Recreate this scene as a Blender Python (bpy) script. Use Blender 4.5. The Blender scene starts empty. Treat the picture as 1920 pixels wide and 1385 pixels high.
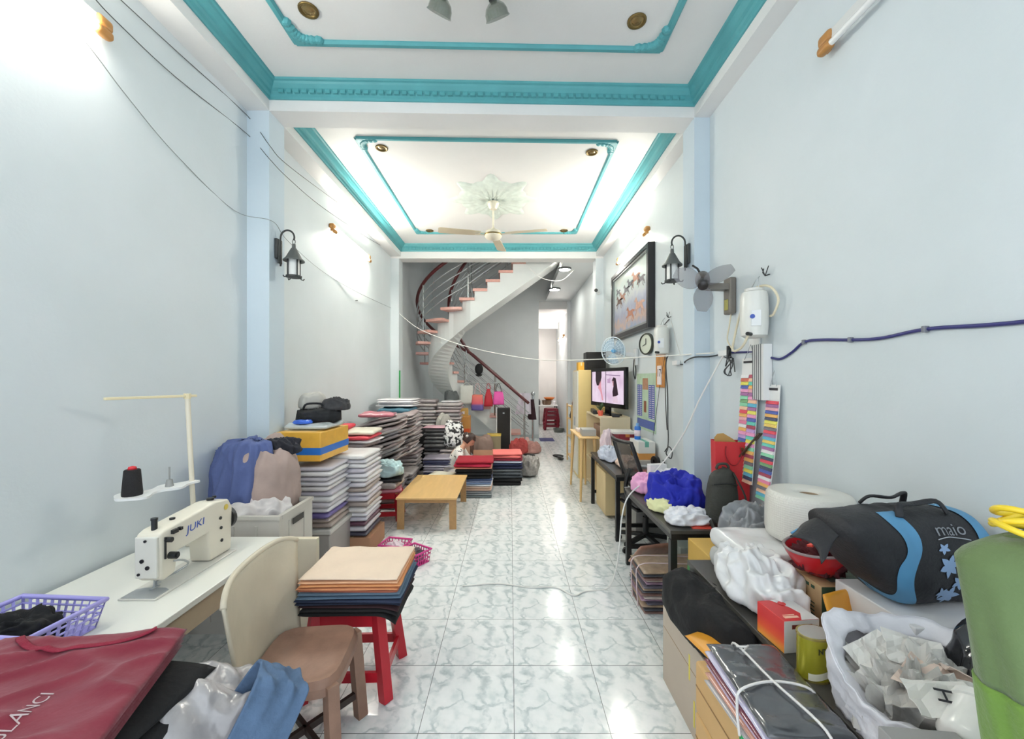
import bpy, bmesh, math, random
from mathutils import Vector, Matrix, Euler, noise
R = math.radians
PI = math.pi
random.seed(7)
SC = bpy.context.scene
COL = SC.collection

# ---------------------------------------------------------------- camera, world, exposure
cam_data = bpy.data.cameras.new('camera')
cam = bpy.data.objects.new('camera', cam_data)
COL.objects.link(cam)
CAM_H = 1.66
FPX = 763.0
cam.location = (0, 0, CAM_H)
cam.rotation_euler = (R(90), 0, 0)
cam_data.sensor_fit = 'HORIZONTAL'
cam_data.sensor_width = 36
cam_data.lens = 36 * FPX / 1920
cam_data.shift_x = 3 / 1920
cam_data.shift_y = 16.5 / 1920
cam_data.clip_start = 0.05
SC.camera = cam

world = bpy.data.worlds.new('daylight')
SC.world = world
world.use_nodes = True
wbg = world.node_tree.nodes['Background']
wbg.inputs[0].default_value = (0.84, 0.92, 1.0, 1)
wbg.inputs[1].default_value = 1.2

SC.view_settings.view_transform = 'Standard'
SC.view_settings.look = 'None'
SC.view_settings.gamma = 1
SC.view_settings.use_curve_mapping = False
SC.view_settings.exposure = 0.92
TUBE_POWER = 55.0

# ---------------------------------------------------------------- helpers
def lin(c):
    out = []
    for v in c:
        v /= 255.0
        out.append(v / 12.92 if v <= 0.04045 else ((v + 0.055) / 1.055) ** 2.4)
    return (out[0], out[1], out[2], 1)

_mats = {}
def M(name, col, rough=0.6, metal=0.0, var=0.06, scale=6.0, bump=0.0, bscale=40.0, coat=0.0, alpha=1.0, emit=0.0, trans=0.0, sheen=0.0, detail=4.0):
    """procedural principled material: noise-mottled colour, optional noise bump"""
    if name in _mats:
        return _mats[name]
    m = bpy.data.materials.new(name)
    m.use_nodes = True
    nt = m.node_tree
    b = nt.nodes['Principled BSDF']
    c = lin(col)
    tc = nt.nodes.new('ShaderNodeTexCoord')
    nz = nt.nodes.new('ShaderNodeTexNoise')
    nz.inputs['Scale'].default_value = scale
    nz.inputs['Detail'].default_value = detail
    nt.links.new(tc.outputs['Object'], nz.inputs['Vector'])
    mx = nt.nodes.new('ShaderNodeMix')
    mx.data_type = 'RGBA'
    mx.inputs['A'].default_value = tuple(max(0, v * (1 - var * 1.6)) for v in c[:3]) + (1,)
    mx.inputs['B'].default_value = tuple(min(1, v * (1 + var * 1.2)) for v in c[:3]) + (1,)
    nt.links.new(nz.outputs['Fac'], mx.inputs['Factor'])
    nt.links.new(mx.outputs['Result'], b.inputs['Base Color'])
    b.inputs['Roughness'].default_value = rough
    b.inputs['Metallic'].default_value = metal
    if coat:
        b.inputs['Coat Weight'].default_value = coat
        b.inputs['Coat Roughness'].default_value = 0.12
    if trans:
        b.inputs['Transmission Weight'].default_value = trans
    if sheen:
        b.inputs['Sheen Weight'].default_value = sheen
    if alpha < 1:
        b.inputs['Alpha'].default_value = alpha
    if emit:
        b.inputs['Emission Color'].default_value = c
        b.inputs['Emission Strength'].default_value = emit
    if bump:
        n2 = nt.nodes.new('ShaderNodeTexNoise')
        n2.inputs['Scale'].default_value = bscale
        n2.inputs['Detail'].default_value = 3
        nt.links.new(tc.outputs['Object'], n2.inputs['Vector'])
        bp = nt.nodes.new('ShaderNodeBump')
        bp.inputs['Strength'].default_value = bump
        bp.inputs['Distance'].default_value = 0.02
        nt.links.new(n2.outputs['Fac'], bp.inputs['Height'])
        nt.links.new(bp.outputs['Normal'], b.inputs['Normal'])
    _mats[name] = m
    return m

def ramp_nodes(nt, stops, interp='LINEAR'):
    r = nt.nodes.new('ShaderNodeValToRGB')
    cr = r.color_ramp
    cr.interpolation = interp
    while len(cr.elements) > 1:
        cr.elements.remove(cr.elements[-1])
    cr.elements[0].position = stops[0][0]
    cr.elements[0].color = lin(stops[0][1])
    for p, c in stops[1:]:
        e = cr.elements.new(p)
        e.color = lin(c)
    return r

class MB:
    """collects shapes in one bmesh; build() links them as ONE mesh object"""
    def __init__(self):
        self.bm = bmesh.new()
    def _mi(self, faces, mi):
        for f in faces:
            f.material_index = mi
    def poly(self, vs, faces, mi=0, mat=None):
        bv = [self.bm.verts.new(mat @ Vector(v) if mat else Vector(v)) for v in vs]
        for f in faces:
            try:
                nf = self.bm.faces.new([bv[i] for i in f])
                nf.material_index = mi
            except ValueError:
                pass
        return self
    def box(self, c, s, rot=None, mi=0, bev=0.0, seg=2):
        tmp = bmesh.new()
        bmesh.ops.create_cube(tmp, size=1)
        for v in tmp.verts:
            v.co = Vector((v.co.x * s[0], v.co.y * s[1], v.co.z * s[2]))
        if bev:
            bmesh.ops.bevel(tmp, geom=list(tmp.edges), offset=min(bev, min(s) * 0.45), segments=seg, affect='EDGES', profile=0.5)
        m = Matrix.Translation(Vector(c))
        if rot:
            m = m @ Euler(rot).to_matrix().to_4x4()
        self._merge(tmp, m, mi)
        return self
    def b2(self, x0, x1, y0, y1, z0, z1, mi=0, bev=0.0, seg=2):
        return self.box(((x0 + x1) / 2, (y0 + y1) / 2, (z0 + z1) / 2), (abs(x1 - x0), abs(y1 - y0), abs(z1 - z0)), None, mi, bev, seg)
    def _merge(self, tmp, m, mi=None):
        vm = {}
        for v in tmp.verts:
            vm[v] = self.bm.verts.new(m @ v.co)
        for f in tmp.faces:
            try:
                nf = self.bm.faces.new([vm[v] for v in f.verts])
                nf.material_index = f.material_index if mi is None else mi
                nf.smooth = f.smooth
            except ValueError:
                pass
        tmp.free()
    def cyl(self, p0, p1, r0, r1=None, n=12, mi=0, cap=True):
        r1 = r0 if r1 is None else r1
        p0, p1 = Vector(p0), Vector(p1)
        d = (p1 - p0).normalized()
        a = d.orthogonal().normalized()
        b = d.cross(a)
        ring0 = [self.bm.verts.new(p0 + (a * math.cos(2 * PI * i / n) + b * math.sin(2 * PI * i / n)) * r0) for i in range(n)]
        ring1 = [self.bm.verts.new(p1 + (a * math.cos(2 * PI * i / n) + b * math.sin(2 * PI * i / n)) * r1) for i in range(n)]
        fs = [self.bm.faces.new((ring0[i], ring0[(i + 1) % n], ring1[(i + 1) % n], ring1[i])) for i in range(n)]
        if cap:
            fs.append(self.bm.faces.new(ring0[::-1]))
            fs.append(self.bm.faces.new(ring1))
        self._mi(fs, mi)
        return self
    def tube(self, pts, r, n=6, mi=0, closed=False, flat=1.0):
        pts = [Vector(p) for p in pts]
        rings = []
        k = len(pts)
        ref = None
        for i, p in enumerate(pts):
            if closed:
                t = pts[(i + 1) % k] - pts[i - 1]
            else:
                t = pts[min(i + 1, k - 1)] - pts[max(i - 1, 0)]
            t.normalize()
            if ref is None:
                ref = t.orthogonal().normalized() if abs(t.z) > 0.9 else Vector((0, 0, 1))
            a = (ref - t * ref.dot(t))
            if a.length < 1e-5:
                a = t.orthogonal()
            a.normalize()
            ref = a
            b = t.cross(a)
            rr = r[i] if isinstance(r, (list, tuple)) else r
            rings.append([self.bm.verts.new(p + (a * math.cos(2 * PI * j / n) * flat + b * math.sin(2 * PI * j / n)) * rr) for j in range(n)])
        fs = []
        for i in range(k if closed else k - 1):
            A, B = rings[i], rings[(i + 1) % k]
            for j in range(n):
                fs.append(self.bm.faces.new((A[j], A[(j + 1) % n], B[(j + 1) % n], B[j])))
        if not closed:
            fs.append(self.bm.faces.new(rings[0][::-1]))
            fs.append(self.bm.faces.new(rings[-1]))
        self._mi(fs, mi)
        return self
    def lathe(self, prof, n=20, mat=None, mi=0):
        rings = []
        for r, z in prof:
            if r < 1e-6:
                v = Vector((0, 0, z))
                rings.append([self.bm.verts.new(mat @ v if mat else v)])
            else:
                ring = []
                for i in range(n):
                    v = Vector((r * math.cos(2 * PI * i / n), r * math.sin(2 * PI * i / n), z))
                    ring.append(self.bm.verts.new(mat @ v if mat else v))
                rings.append(ring)
        for A, B in zip(rings, rings[1:]):
            for i in range(n):
                j = (i + 1) % n
                if len(A) == 1 and len(B) == 1:
                    continue
                if len(A) == 1:
                    f = (A[0], B[j], B[i])
                elif len(B) == 1:
                    f = (A[i], A[j], B[0])
                else:
                    f = (A[i], A[j], B[j], B[i])
                nf = self.bm.faces.new(f)
                nf.material_index = mi
        return self
    def prism(self, pts, h, mat=None, mi=0):
        """polygon in xy extruded 0..h in z, then transformed"""
        n = len(pts)
        vs = [(p[0], p[1], 0) for p in pts] + [(p[0], p[1], h) for p in pts]
        fs = [tuple(range(n))[::-1], tuple(range(n, 2 * n))] + [(i, (i + 1) % n, n + (i + 1) % n, n + i) for i in range(n)]
        return self.poly(vs, fs, mi, mat)
    def surf(self, fn, nu, nv, mi=0, mat=None, closeu=False):
        g = []
        for i in range(nu + (0 if closeu else 1)):
            row = []
            for j in range(nv + 1):
                v = Vector(fn(i / nu, j / nv))
                row.append(self.bm.verts.new(mat @ v if mat else v))
            g.append(row)
        for i in range(nu):
            for j in range(nv):
                A, B = g[i], g[(i + 1) % len(g)]
                f = self.bm.faces.new((A[j], B[j], B[j + 1], A[j + 1]))
                f.material_index = mi
        return self
    def mesh(self, name, mats, smooth=False, weld=0.0, fix=True):
        if weld:
            bmesh.ops.remove_doubles(self.bm, verts=list(self.bm.verts), dist=weld)
        if fix:
            bmesh.ops.recalc_face_normals(self.bm, faces=list(self.bm.faces))
        me = bpy.data.meshes.new(name)
        if smooth:
            for f in self.bm.faces:
                f.smooth = True
        self.bm.to_mesh(me)
        self.bm.free()
        for m in (mats if isinstance(mats, (list, tuple)) else [mats]):
            me.materials.append(m)
        return me
    def build(self, name, mats, parent=None, smooth=False, weld=0.0, loc=None, rot=None, label=None, fix=True, angle=None):
        me = self.mesh(name, mats, smooth, weld, fix)
        if smooth and angle is not None:
            me.set_sharp_from_angle(angle=R(angle))
        o = bpy.data.objects.new(name, me)
        COL.objects.link(o)
        if parent:
            o.parent = parent
        if loc:
            o.location = loc
        if rot:
            o.rotation_euler = rot
        if label:
            o['label'] = label
        return o

def tag(o, label, cat, group=None, kind=None):
    o['label'] = label
    o['category'] = cat
    if group:
        o['group'] = group
    if kind:
        o['kind'] = kind
    return o

def thing(name, label, cat, loc=(0, 0, 0), rz=0.0, group=None):
    o = bpy.data.objects.new(name, None)
    o.empty_display_size = 0.05
    COL.objects.link(o)
    o.location = loc
    o.rotation_euler = (0, 0, rz)
    return tag(o, label, cat, group)

def struct(name, mb, mats, label, cat, parent=None, smooth=False, angle=None, fix=True):
    o = mb.build(name, mats, parent, smooth=smooth, angle=angle, fix=fix)
    if parent is None:
        tag(o, label, cat, kind='structure')
    return o

def copy_tree(src, parent=None):
    c = src.copy()
    COL.objects.link(c)
    if parent:
        c.parent = parent
    for ch in [x for x in COL.objects if x.parent == src]:
        copy_tree(ch, c)
    return c

def lettering(txt, size, mat, parent, matrix, name='lettering', ext=0.0006, align='CENTER', shear=0.0, sx=1.0):
    cu = bpy.data.curves.new(name, 'FONT')
    cu.body = txt
    cu.size = size
    cu.extrude = ext
    cu.align_x = align
    cu.align_y = 'CENTER'
    cu.shear = shear
    ob = bpy.data.objects.new(name, cu)
    COL.objects.link(ob)
    dg = bpy.context.evaluated_depsgraph_get()
    me = bpy.data.meshes.new_from_object(ob.evaluated_get(dg))
    bpy.data.objects.remove(ob)
    me.transform(matrix @ Matrix.Diagonal((sx, 1, 1, 1)))
    me.materials.clear()
    me.materials.append(mat)
    o = bpy.data.objects.new(name, me)
    COL.objects.link(o)
    if parent:
        o.parent = parent
    return o

def P(px, py, d):
    """world point seen at photo pixel (px, py) standing at distance d from the lens plane"""
    return Vector(((px - 957) * d / FPX, d, CAM_H + (709 - py) * d / FPX))

def wall_pt(px, py, X):
    """point of the plane x = X that the photo shows at (px, py)"""
    return P(px, py, X * FPX / (px - 957))

def nz(x, y, z, s=1.0):
    return noise.noise(Vector((x * s, y * s, z * s)))

def smooth_path(pts, per=6):
    pts = [Vector(p) for p in pts]
    out = []
    for i in range(len(pts) - 1):
        p0, p1, p2, p3 = pts[max(i - 1, 0)], pts[i], pts[i + 1], pts[min(i + 2, len(pts) - 1)]
        for k in range(per):
            t = k / per
            out.append(0.5 * ((2 * p1) + (p2 - p0) * t + (2 * p0 - 5 * p1 + 4 * p2 - p3) * t * t + (3 * p1 - p0 - 3 * p2 + p3) * t ** 3))
    out.append(pts[-1])
    return out

ORD = ['topmost', 'second from the top', 'third from the top', 'fourth from the top', 'fifth from the top', 'sixth from the top',
       'seventh from the top', 'eighth from the top', 'ninth from the top', 'tenth from the top', 'eleventh from the top',
       'twelfth from the top', 'thirteenth from the top', 'fourteenth from the top', 'fifteenth from the top', 'sixteenth from the top',
       'seventeenth from the top', 'eighteenth from the top', 'nineteenth from the top', 'twentieth from the top']

def folded(w, d, h, seed=0, amp=0.006, nu=12, nv=10, sag=0.0, p=14.0, crease=0.0):
    """soft slab with rounded rim: a folded garment or a stuffed packet; base at z = 0"""
    mb = MB()
    def warp(t):
        s = 2 * t - 1
        return .5 + .5 * (1 if s > 0 else -1) * (1 - (1 - abs(s)) ** 1.9)
    def prof(u, v):
        u, v = warp(u), warp(v)
        a, b = abs(2 * u - 1), abs(2 * v - 1)
        return max(0.0, (1 - a ** p)) ** 0.5 * max(0.0, (1 - b ** p)) ** 0.5
    def xy(u, v):
        x = (warp(u) - 0.5) * w
        y = (warp(v) - 0.5) * d
        wob = 1 + 0.03 * nz(u * 3, v * 3, seed * 3.1)
        return x * wob, y * (1 + 0.03 * nz(v * 3 + 5, u * 3, seed * 1.7))
    def low(u, v):
        return -sag * (abs(2 * warp(u) - 1) ** 3)
    def top(u, v):
        x, y = xy(u, v)
        z = h * (0.5 + 0.5 * prof(u, v)) + amp * nz(x * 9, y * 9, seed) * prof(u, v) + low(u, v)
        if crease:
            z += crease * (abs(nz(x * 6 + y * 11, y * 5, seed + 4)) - 0.25) * prof(u, v)
        return (x, y, z)
    def bot(u, v):
        x, y = xy(u, v)
        return (x, y, h * (0.5 - 0.5 * prof(u, v)) + low(u, v))
    mb.surf(top, nu, nv)
    mb.surf(bot, nu, nv)
    return mb

def heap(w, d, h, seed=0, nu=60, nv=20, rough=0.25, folds=0.18, flat=0.6, tall=1.0):
    """crumpled cloth or bag: a lobed dome with creased folds and an uneven outline; base at z = 0"""
    mb = MB()
    q = Vector((seed * 1.7, seed * .9, seed * 2.1))
    def ridge(p):
        return (1 - abs(noise.noise(p))) ** 3
    def fn(u, v):
        a = 2 * PI * u
        ca, sa = math.cos(a), math.sin(a)
        rr = 1 + rough * .8 * noise.noise(Vector((ca * 1.3, sa * 1.3, 0)) + q) + .07 * noise.noise(Vector((ca * 4, sa * 4, 3)) + q)
        t = v
        rad = math.sin(min(1.0, t) * PI / 2) ** 0.8
        zz = (1 - t ** (2.2 * tall)) ** flat
        sx, sy = ca * rad, sa * rad
        x, y, z = sx * rr * w / 2, sy * rr * d / 2, h * zz
        # big soft lobes, then creases running in warped directions
        big = noise.noise(Vector((sx * 1.1, sy * 1.1, zz * .6)) + q)
        wp = Vector((sx * 1.6 + .7 * noise.noise(Vector((sx, sy, zz)) * 1.5 + q), sy * 3.0, zz * 1.4)) + q * 1.3
        c1 = ridge(wp) - .45
        c2 = ridge(Vector((sx * 4.2, sy * 3.1, zz * 3.5)) + q * .7) - .45
        n = Vector((sx / max(w, .05) * .3, sy / max(d, .05) * .3, .25 + zz))
        n.normalize()
        amp = min(w, d, h * 1.6)
        p = Vector((x, y, z * (1 + .22 * big))) + n * amp * folds * (.85 * c1 + .38 * c2)
        if t > 0.999:
            p.z = 0
        return (p.x, p.y, max(0, p.z))
    mb.surf(fn, nu, nv, closeu=True)
    bmesh.ops.remove_doubles(mb.bm, verts=list(mb.bm.verts), dist=0.0004)
    es = [e for e in mb.bm.edges if e.is_boundary]
    if es:
        bmesh.ops.holes_fill(mb.bm, edges=es, sides=0)
    return mb

def cloth_obj(name, mb, mat, label, cat, loc, rz=0.0, group=None, parent=None, subsurf=1):
    o = mb.build(name, mat, parent, smooth=True, weld=0.0004, loc=loc, rot=(0, 0, rz))
    if subsurf:
        s = o.modifiers.new('sub', 'SUBSURF')
        s.levels = subsurf
        s.render_levels = subsurf
    if parent is None:
        tag(o, label, cat, group)
    return o

def stack(name, cat, loc, n, size, mats, fmt, group, rz=0.0, jit=0.012, seed=0, amp=0.005, gap=0.0006, heights=None, sag=0.0, tilt=0.0, last=None, crease=0.0):
    """n folded things one upon another, each its own object; fmt takes the place in the pile, counted from the top"""
    rnd = random.Random(seed)
    z = loc[2]
    cache = {}
    objs = []
    for i in range(n):
        h = heights[i] if heights else size[2] * rnd.uniform(0.85, 1.15)
        m = mats[i % len(mats)]
        key = (round(h, 3), m.name, i % 3)
        if key not in cache:
            cache[key] = folded(size[0] * rnd.uniform(.97, 1.03), size[1] * rnd.uniform(.97, 1.03), h, seed * 13 + i, amp, sag=sag, crease=crease).mesh(name, m, smooth=True, weld=0.0003)
        o = bpy.data.objects.new(name, cache[key])
        COL.objects.link(o)
        o.location = (loc[0] + rnd.uniform(-jit, jit), loc[1] + rnd.uniform(-jit, jit), z)
        o.rotation_euler = (0, tilt, rz + rnd.uniform(-1, 1) * jit * 3)
        z += h + gap
        k = n - 1 - i
        word = 'lowest' if (i == 0 and n > 2) else ORD[min(k, len(ORD) - 1)]
        tag(o, fmt % word, cat, group)
        objs.append(o)
    return objs

def bar(mb, p0, p1, w, t=None, mi=0):
    """square bar from p0 to p1"""
    p0, p1 = Vector(p0), Vector(p1)
    d = p1 - p0
    L = d.length
    q = d.to_track_quat('Z', 'Y')
    tmp = bmesh.new()
    bmesh.ops.create_cube(tmp, size=1)
    for v in tmp.verts:
        v.co = Vector((v.co.x * w, v.co.y * (t or w), v.co.z * L))
    mb._merge(tmp, Matrix.Translation((p0 + p1) / 2) @ q.to_matrix().to_4x4(), mi)
    return mb

# ---------------------------------------------------------------- surface materials of the room
def wall_mat(name, col, stain):
    m = bpy.data.materials.new(name)
    m.use_nodes = True
    nt = m.node_tree
    b = nt.nodes['Principled BSDF']
    tc = nt.nodes.new('ShaderNodeTexCoord')
    n1 = nt.nodes.new('ShaderNodeTexNoise'); n1.inputs['Scale'].default_value = 0.9; n1.inputs['Detail'].default_value = 6; n1.inputs['Roughness'].default_value = .6
    n2 = nt.nodes.new('ShaderNodeTexNoise'); n2.inputs['Scale'].default_value = 60; n2.inputs['Detail'].default_value = 3
    nt.links.new(tc.outputs['Object'], n1.inputs['Vector']); nt.links.new(tc.outputs['Object'], n2.inputs['Vector'])
    r = ramp_nodes(nt, [(0.30, stain), (0.62, col)])
    nt.links.new(n1.outputs['Fac'], r.inputs['Fac'])
    nt.links.new(r.outputs['Color'], b.inputs['Base Color'])
    bp = nt.nodes.new('ShaderNodeBump'); bp.inputs['Strength'].default_value = .06; bp.inputs['Distance'].default_value = .01
    nt.links.new(n2.outputs['Fac'], bp.inputs['Height']); nt.links.new(bp.outputs['Normal'], b.inputs['Normal'])
    b.inputs['Roughness'].default_value = .55
    return m

WALL = wall_mat('pale_blue_wall_paint', (216, 223, 226), (208, 216, 218))
COLUMN = wall_mat('light_blue_column_paint', (203, 217, 226), (197, 211, 220))
WHITE = wall_mat('white_ceiling_paint', (231, 230, 228), (224, 223, 221))
GREYW = wall_mat('grey_white_stairwell_paint', (230, 234, 234), (222, 226, 226))
TEAL = M('turquoise_trim_paint', (86, 164, 170), .45, var=.12, scale=5, bump=.05)

def floor_mat():
    m = bpy.data.materials.new('marble_look_floor_tiles')
    m.use_nodes = True
    nt = m.node_tree
    L = nt.links
    b = nt.nodes['Principled BSDF']
    tc = nt.nodes.new('ShaderNodeTexCoord')
    T = 0.45
    mp = nt.nodes.new('ShaderNodeMapping')
    mp.inputs['Location'].default_value = (-0.0185 / T + 20, -1.9027 / T + 20, 0)
    mp.inputs['Scale'].default_value = (1 / T, 1 / T, 1)
    L.new(tc.outputs['Object'], mp.inputs['Vector'])
    fr = nt.nodes.new('ShaderNodeVectorMath'); fr.operation = 'FRACTION'
    L.new(mp.outputs['Vector'], fr.inputs[0])
    # small per-tile drift so that tiles repeat like print runs, not exactly
    fl = nt.nodes.new('ShaderNodeVectorMath'); fl.operation = 'FLOOR'
    L.new(mp.outputs['Vector'], fl.inputs[0])
    wn = nt.nodes.new('ShaderNodeTexWhiteNoise'); wn.noise_dimensions = '3D'
    L.new(fl.outputs['Vector'], wn.inputs['Vector'])
    sc = nt.nodes.new('ShaderNodeVectorMath'); sc.operation = 'SCALE'; sc.inputs['Scale'].default_value = .03
    L.new(wn.outputs['Color'], sc.inputs[0])
    ad = nt.nodes.new('ShaderNodeVectorMath'); ad.operation = 'ADD'
    L.new(fr.outputs['Vector'], ad.inputs[0]); L.new(sc.outputs['Vector'], ad.inputs[1])
    # veins
    nd = nt.nodes.new('ShaderNodeTexNoise'); nd.inputs['Scale'].default_value = 3.2; nd.inputs['Detail'].default_value = 4
    L.new(ad.outputs['Vector'], nd.inputs['Vector'])
    vs = nt.nodes.new('ShaderNodeVectorMath'); vs.operation = 'MULTIPLY_ADD'
    vs.inputs[1].default_value = (.55, .55, 0); L.new(nd.outputs['Color'], vs.inputs[0]); L.new(ad.outputs['Vector'], vs.inputs[2])
    vo = nt.nodes.new('ShaderNodeTexVoronoi'); vo.feature = 'DISTANCE_TO_EDGE'; vo.inputs['Scale'].default_value = 2.6
    L.new(vs.outputs['Vector'], vo.inputs['Vector'])
    rv = nt.nodes.new('ShaderNodeMapRange'); rv.inputs['From Max'].default_value = .075
    L.new(vo.outputs['Distance'], rv.inputs['Value'])
    n2 = nt.nodes.new('ShaderNodeTexNoise'); n2.inputs['Scale'].default_value = 4.5; n2.inputs['Detail'].default_value = 5
    L.new(ad.outputs['Vector'], n2.inputs['Vector'])
    rn = nt.nodes.new('ShaderNodeMapRange'); rn.inputs['From Min'].default_value = .40; rn.inputs['From Max'].default_value = .60
    L.new(n2.outputs['Fac'], rn.inputs['Value'])
    mxv = nt.nodes.new('ShaderNodeMath'); mxv.operation = 'MAXIMUM'
    L.new(rv.outputs['Result'], mxv.inputs[0]); L.new(rn.outputs['Result'], mxv.inputs[1])
    n3 = nt.nodes.new('ShaderNodeTexNoise'); n3.inputs['Scale'].default_value = 7; n3.inputs['Detail'].default_value = 6
    L.new(ad.outputs['Vector'], n3.inputs['Vector'])
    base = ramp_nodes(nt, [(.30, (216, 224, 224)), (.5, (238, 241, 241)), (.75, (245, 247, 247))])
    L.new(n3.outputs['Fac'], base.inputs['Fac'])
    mc = nt.nodes.new('ShaderNodeMix'); mc.data_type = 'RGBA'
    mc.inputs['A'].default_value = lin((182, 194, 196))
    L.new(mxv.outputs['Value'], mc.inputs['Factor']); L.new(base.outputs['Color'], mc.inputs['B'])
    # joints
    sp = nt.nodes.new('ShaderNodeSeparateXYZ'); L.new(fr.outputs['Vector'], sp.inputs[0])
    def edge(sock, w):
        a = nt.nodes.new('ShaderNodeMath'); a.operation = 'SUBTRACT'; a.inputs[1].default_value = .5; L.new(sock, a.inputs[0])
        c = nt.nodes.new('ShaderNodeMath'); c.operation = 'ABSOLUTE'; L.new(a.outputs[0], c.inputs[0])
        g = nt.nodes.new('ShaderNodeMath'); g.operation = 'GREATER_THAN'; g.inputs[1].default_value = .5 - w; L.new(c.outputs[0], g.inputs[0])
        return g.outputs[0]
    ex, ey = edge(sp.outputs['X'], .0035), edge(sp.outputs['Y'], .0035)
    jm = nt.nodes.new('ShaderNodeMath'); jm.operation = 'MAXIMUM'; L.new(ex, jm.inputs[0]); L.new(ey, jm.inputs[1])
    jc = nt.nodes.new('ShaderNodeMix'); jc.data_type = 'RGBA'
    jc.inputs['B'].default_value = lin((112, 118, 118))
    L.new(jm.outputs[0], jc.inputs['Factor']); L.new(mc.outputs['Result'], jc.inputs['A'])
    L.new(jc.outputs['Result'], b.inputs['Base Color'])
    b.inputs['Roughness'].default_value = .13
    b.inputs['Specular IOR Level'].default_value = .55
    return m
FLOOR = floor_mat()

# ---------------------------------------------------------------- room shell
XL, XR = -2.15, 1.67          # wall faces
BL, BR = -1.967, 1.54         # faces of the side beams and columns
ZB, ZC = 3.844, 4.05          # beam underside, ceiling
Y0 = -1.3
SHEAR = 0.025                 # the first cross beam is slightly out of square with the side walls
def sh(x):
    return SHEAR * (x - BL)

struct('floor', MB().b2(-2.4, 2.0, Y0, 17.2, -0.12, 0), FLOOR, 'grey-white glossy marble look floor tiles laid in a square grid', 'floor')
struct('wall_left', MB().b2(XL - .15, XL, Y0, 11.45, 0, 6.6), WALL, 'long pale blue wall behind the sewing table', 'wall')
struct('wall_right', MB().b2(XR, XR + .15, Y0, 17.2, 0, 6.6), WALL, 'long pale blue wall with the hanging thread charts', 'wall')

def pillar(name, x0, x1, y0, y1, z1, label, s0=0.0):
    struct(name, MB().b2(x0, x1, y0 + s0, y1 + s0, 0, z1), COLUMN if 'near' in label or 'first' in label else WALL, label, 'pillar')
pillar('trim_1', XL, BL, 3.32, 3.54, ZB, 'first light blue wall pillar beyond the sewing table')
pillar('trim_2', BR, XR, 3.32, 3.54, ZB, 'first light blue wall pillar beside the nearer black desk', sh(BR))
pillar('trim_3', XL, -2.0, 7.3, 7.55, 3.81, 'white-blue wall pillar with a green strip at the stair hall')
pillar('trim_4', 1.53, XR, 7.3, 7.55, 3.81, 'white-blue wall pillar carrying the small white security camera')

# ceiling slab of the two bays, and of the stair hall passage
struct('ceiling', MB().b2(XL, XR, Y0, 7.3, ZC, ZC + .12), WHITE, 'white plastered ceiling over the two front bays', 'ceiling')
# beams
mb = MB()
mb.b2(XL, BL, Y0, 7.3, ZB, ZC)
struct('trim_5', mb, WHITE, 'white beam running along the top of the sewing table wall', 'beam')
mb = MB()
mb.b2(BR, XR, Y0, 7.3, ZB, ZC)
struct('trim_6', mb, WHITE, 'white beam running along the top of the thread chart wall', 'beam')
mb = MB()
vs = []
for y in (3.32, 3.54):
    for z in (ZB - .002, ZC):
        for x in (BL, BR):
            vs.append((x, y + sh(x), z))
mb.poly(vs, [(0, 1, 3, 2), (4, 6, 7, 5), (0, 4, 5, 1), (2, 3, 7, 6), (0, 2, 6, 4), (1, 5, 7, 3)])
struct('trim_7', mb, WHITE, 'white cross beam between the two ceiling bays', 'beam')
struct('trim_8', MB().b2(XL, XR, 7.3, 7.55, 3.81, 4.6), WHITE, 'white cross beam in front of the staircase', 'beam')

# cornices (turquoise crown mouldings) swept round each bay with mitred corners
PROF = [(0, 0), (.012, 0), (.016, .018), (.03, .03), (.036, .05), (.055, .062), (.075, .085), (.082, .1), (.096, .106), (.1, .12), (0, .12)]
def cornice(name, y0, y1, label, sk0=False, sk1=False, z0=3.93, front=True):
    mb = MB()
    n = len(PROF)
    corners = [(BL, y0, 1, 1, sk0), (BL, y1, 1, -1, sk1), (BR, y1, -1, -1, sk1), (BR, y0, -1, 1, sk0)]
    rings = []
    for x, y, sx, sy, sk in corners:
        ring = []
        for o, z in PROF:
            px = x + sx * o
            py = y + sy * o + (sh(px) if sk else 0)
            ring.append(mb.bm.verts.new((px, py, z0 + z)))
        rings.append(ring)
    segs = [(0, 1), (1, 2), (2, 3)] + ([(3, 0)] if front else [])
    for a, c in segs:
        for i in range(n - 1):
            mb.bm.faces.new((rings[a][i], rings[a][i + 1], rings[c][i + 1], rings[c][i]))
    # dentil blocks along the far run
    k = 54
    for i in range(k):
        x = BL + .12 + (BR - BL - .24) * i / (k - 1)
        mb.box((x, y1 - .042 + (sh(x) if sk1 else 0), z0 + .045), (.04, .02, .028))
    struct(name, mb, TEAL, label, 'cornice', fix=True)
cornice('trim_9', Y0, 3.32, 'turquoise cornice round the nearer ceiling bay', sk1=True, front=False)
cornice('trim_10', 3.54, 7.3, 'turquoise cornice round the ceiling bay with the fan', sk0=True)

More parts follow.
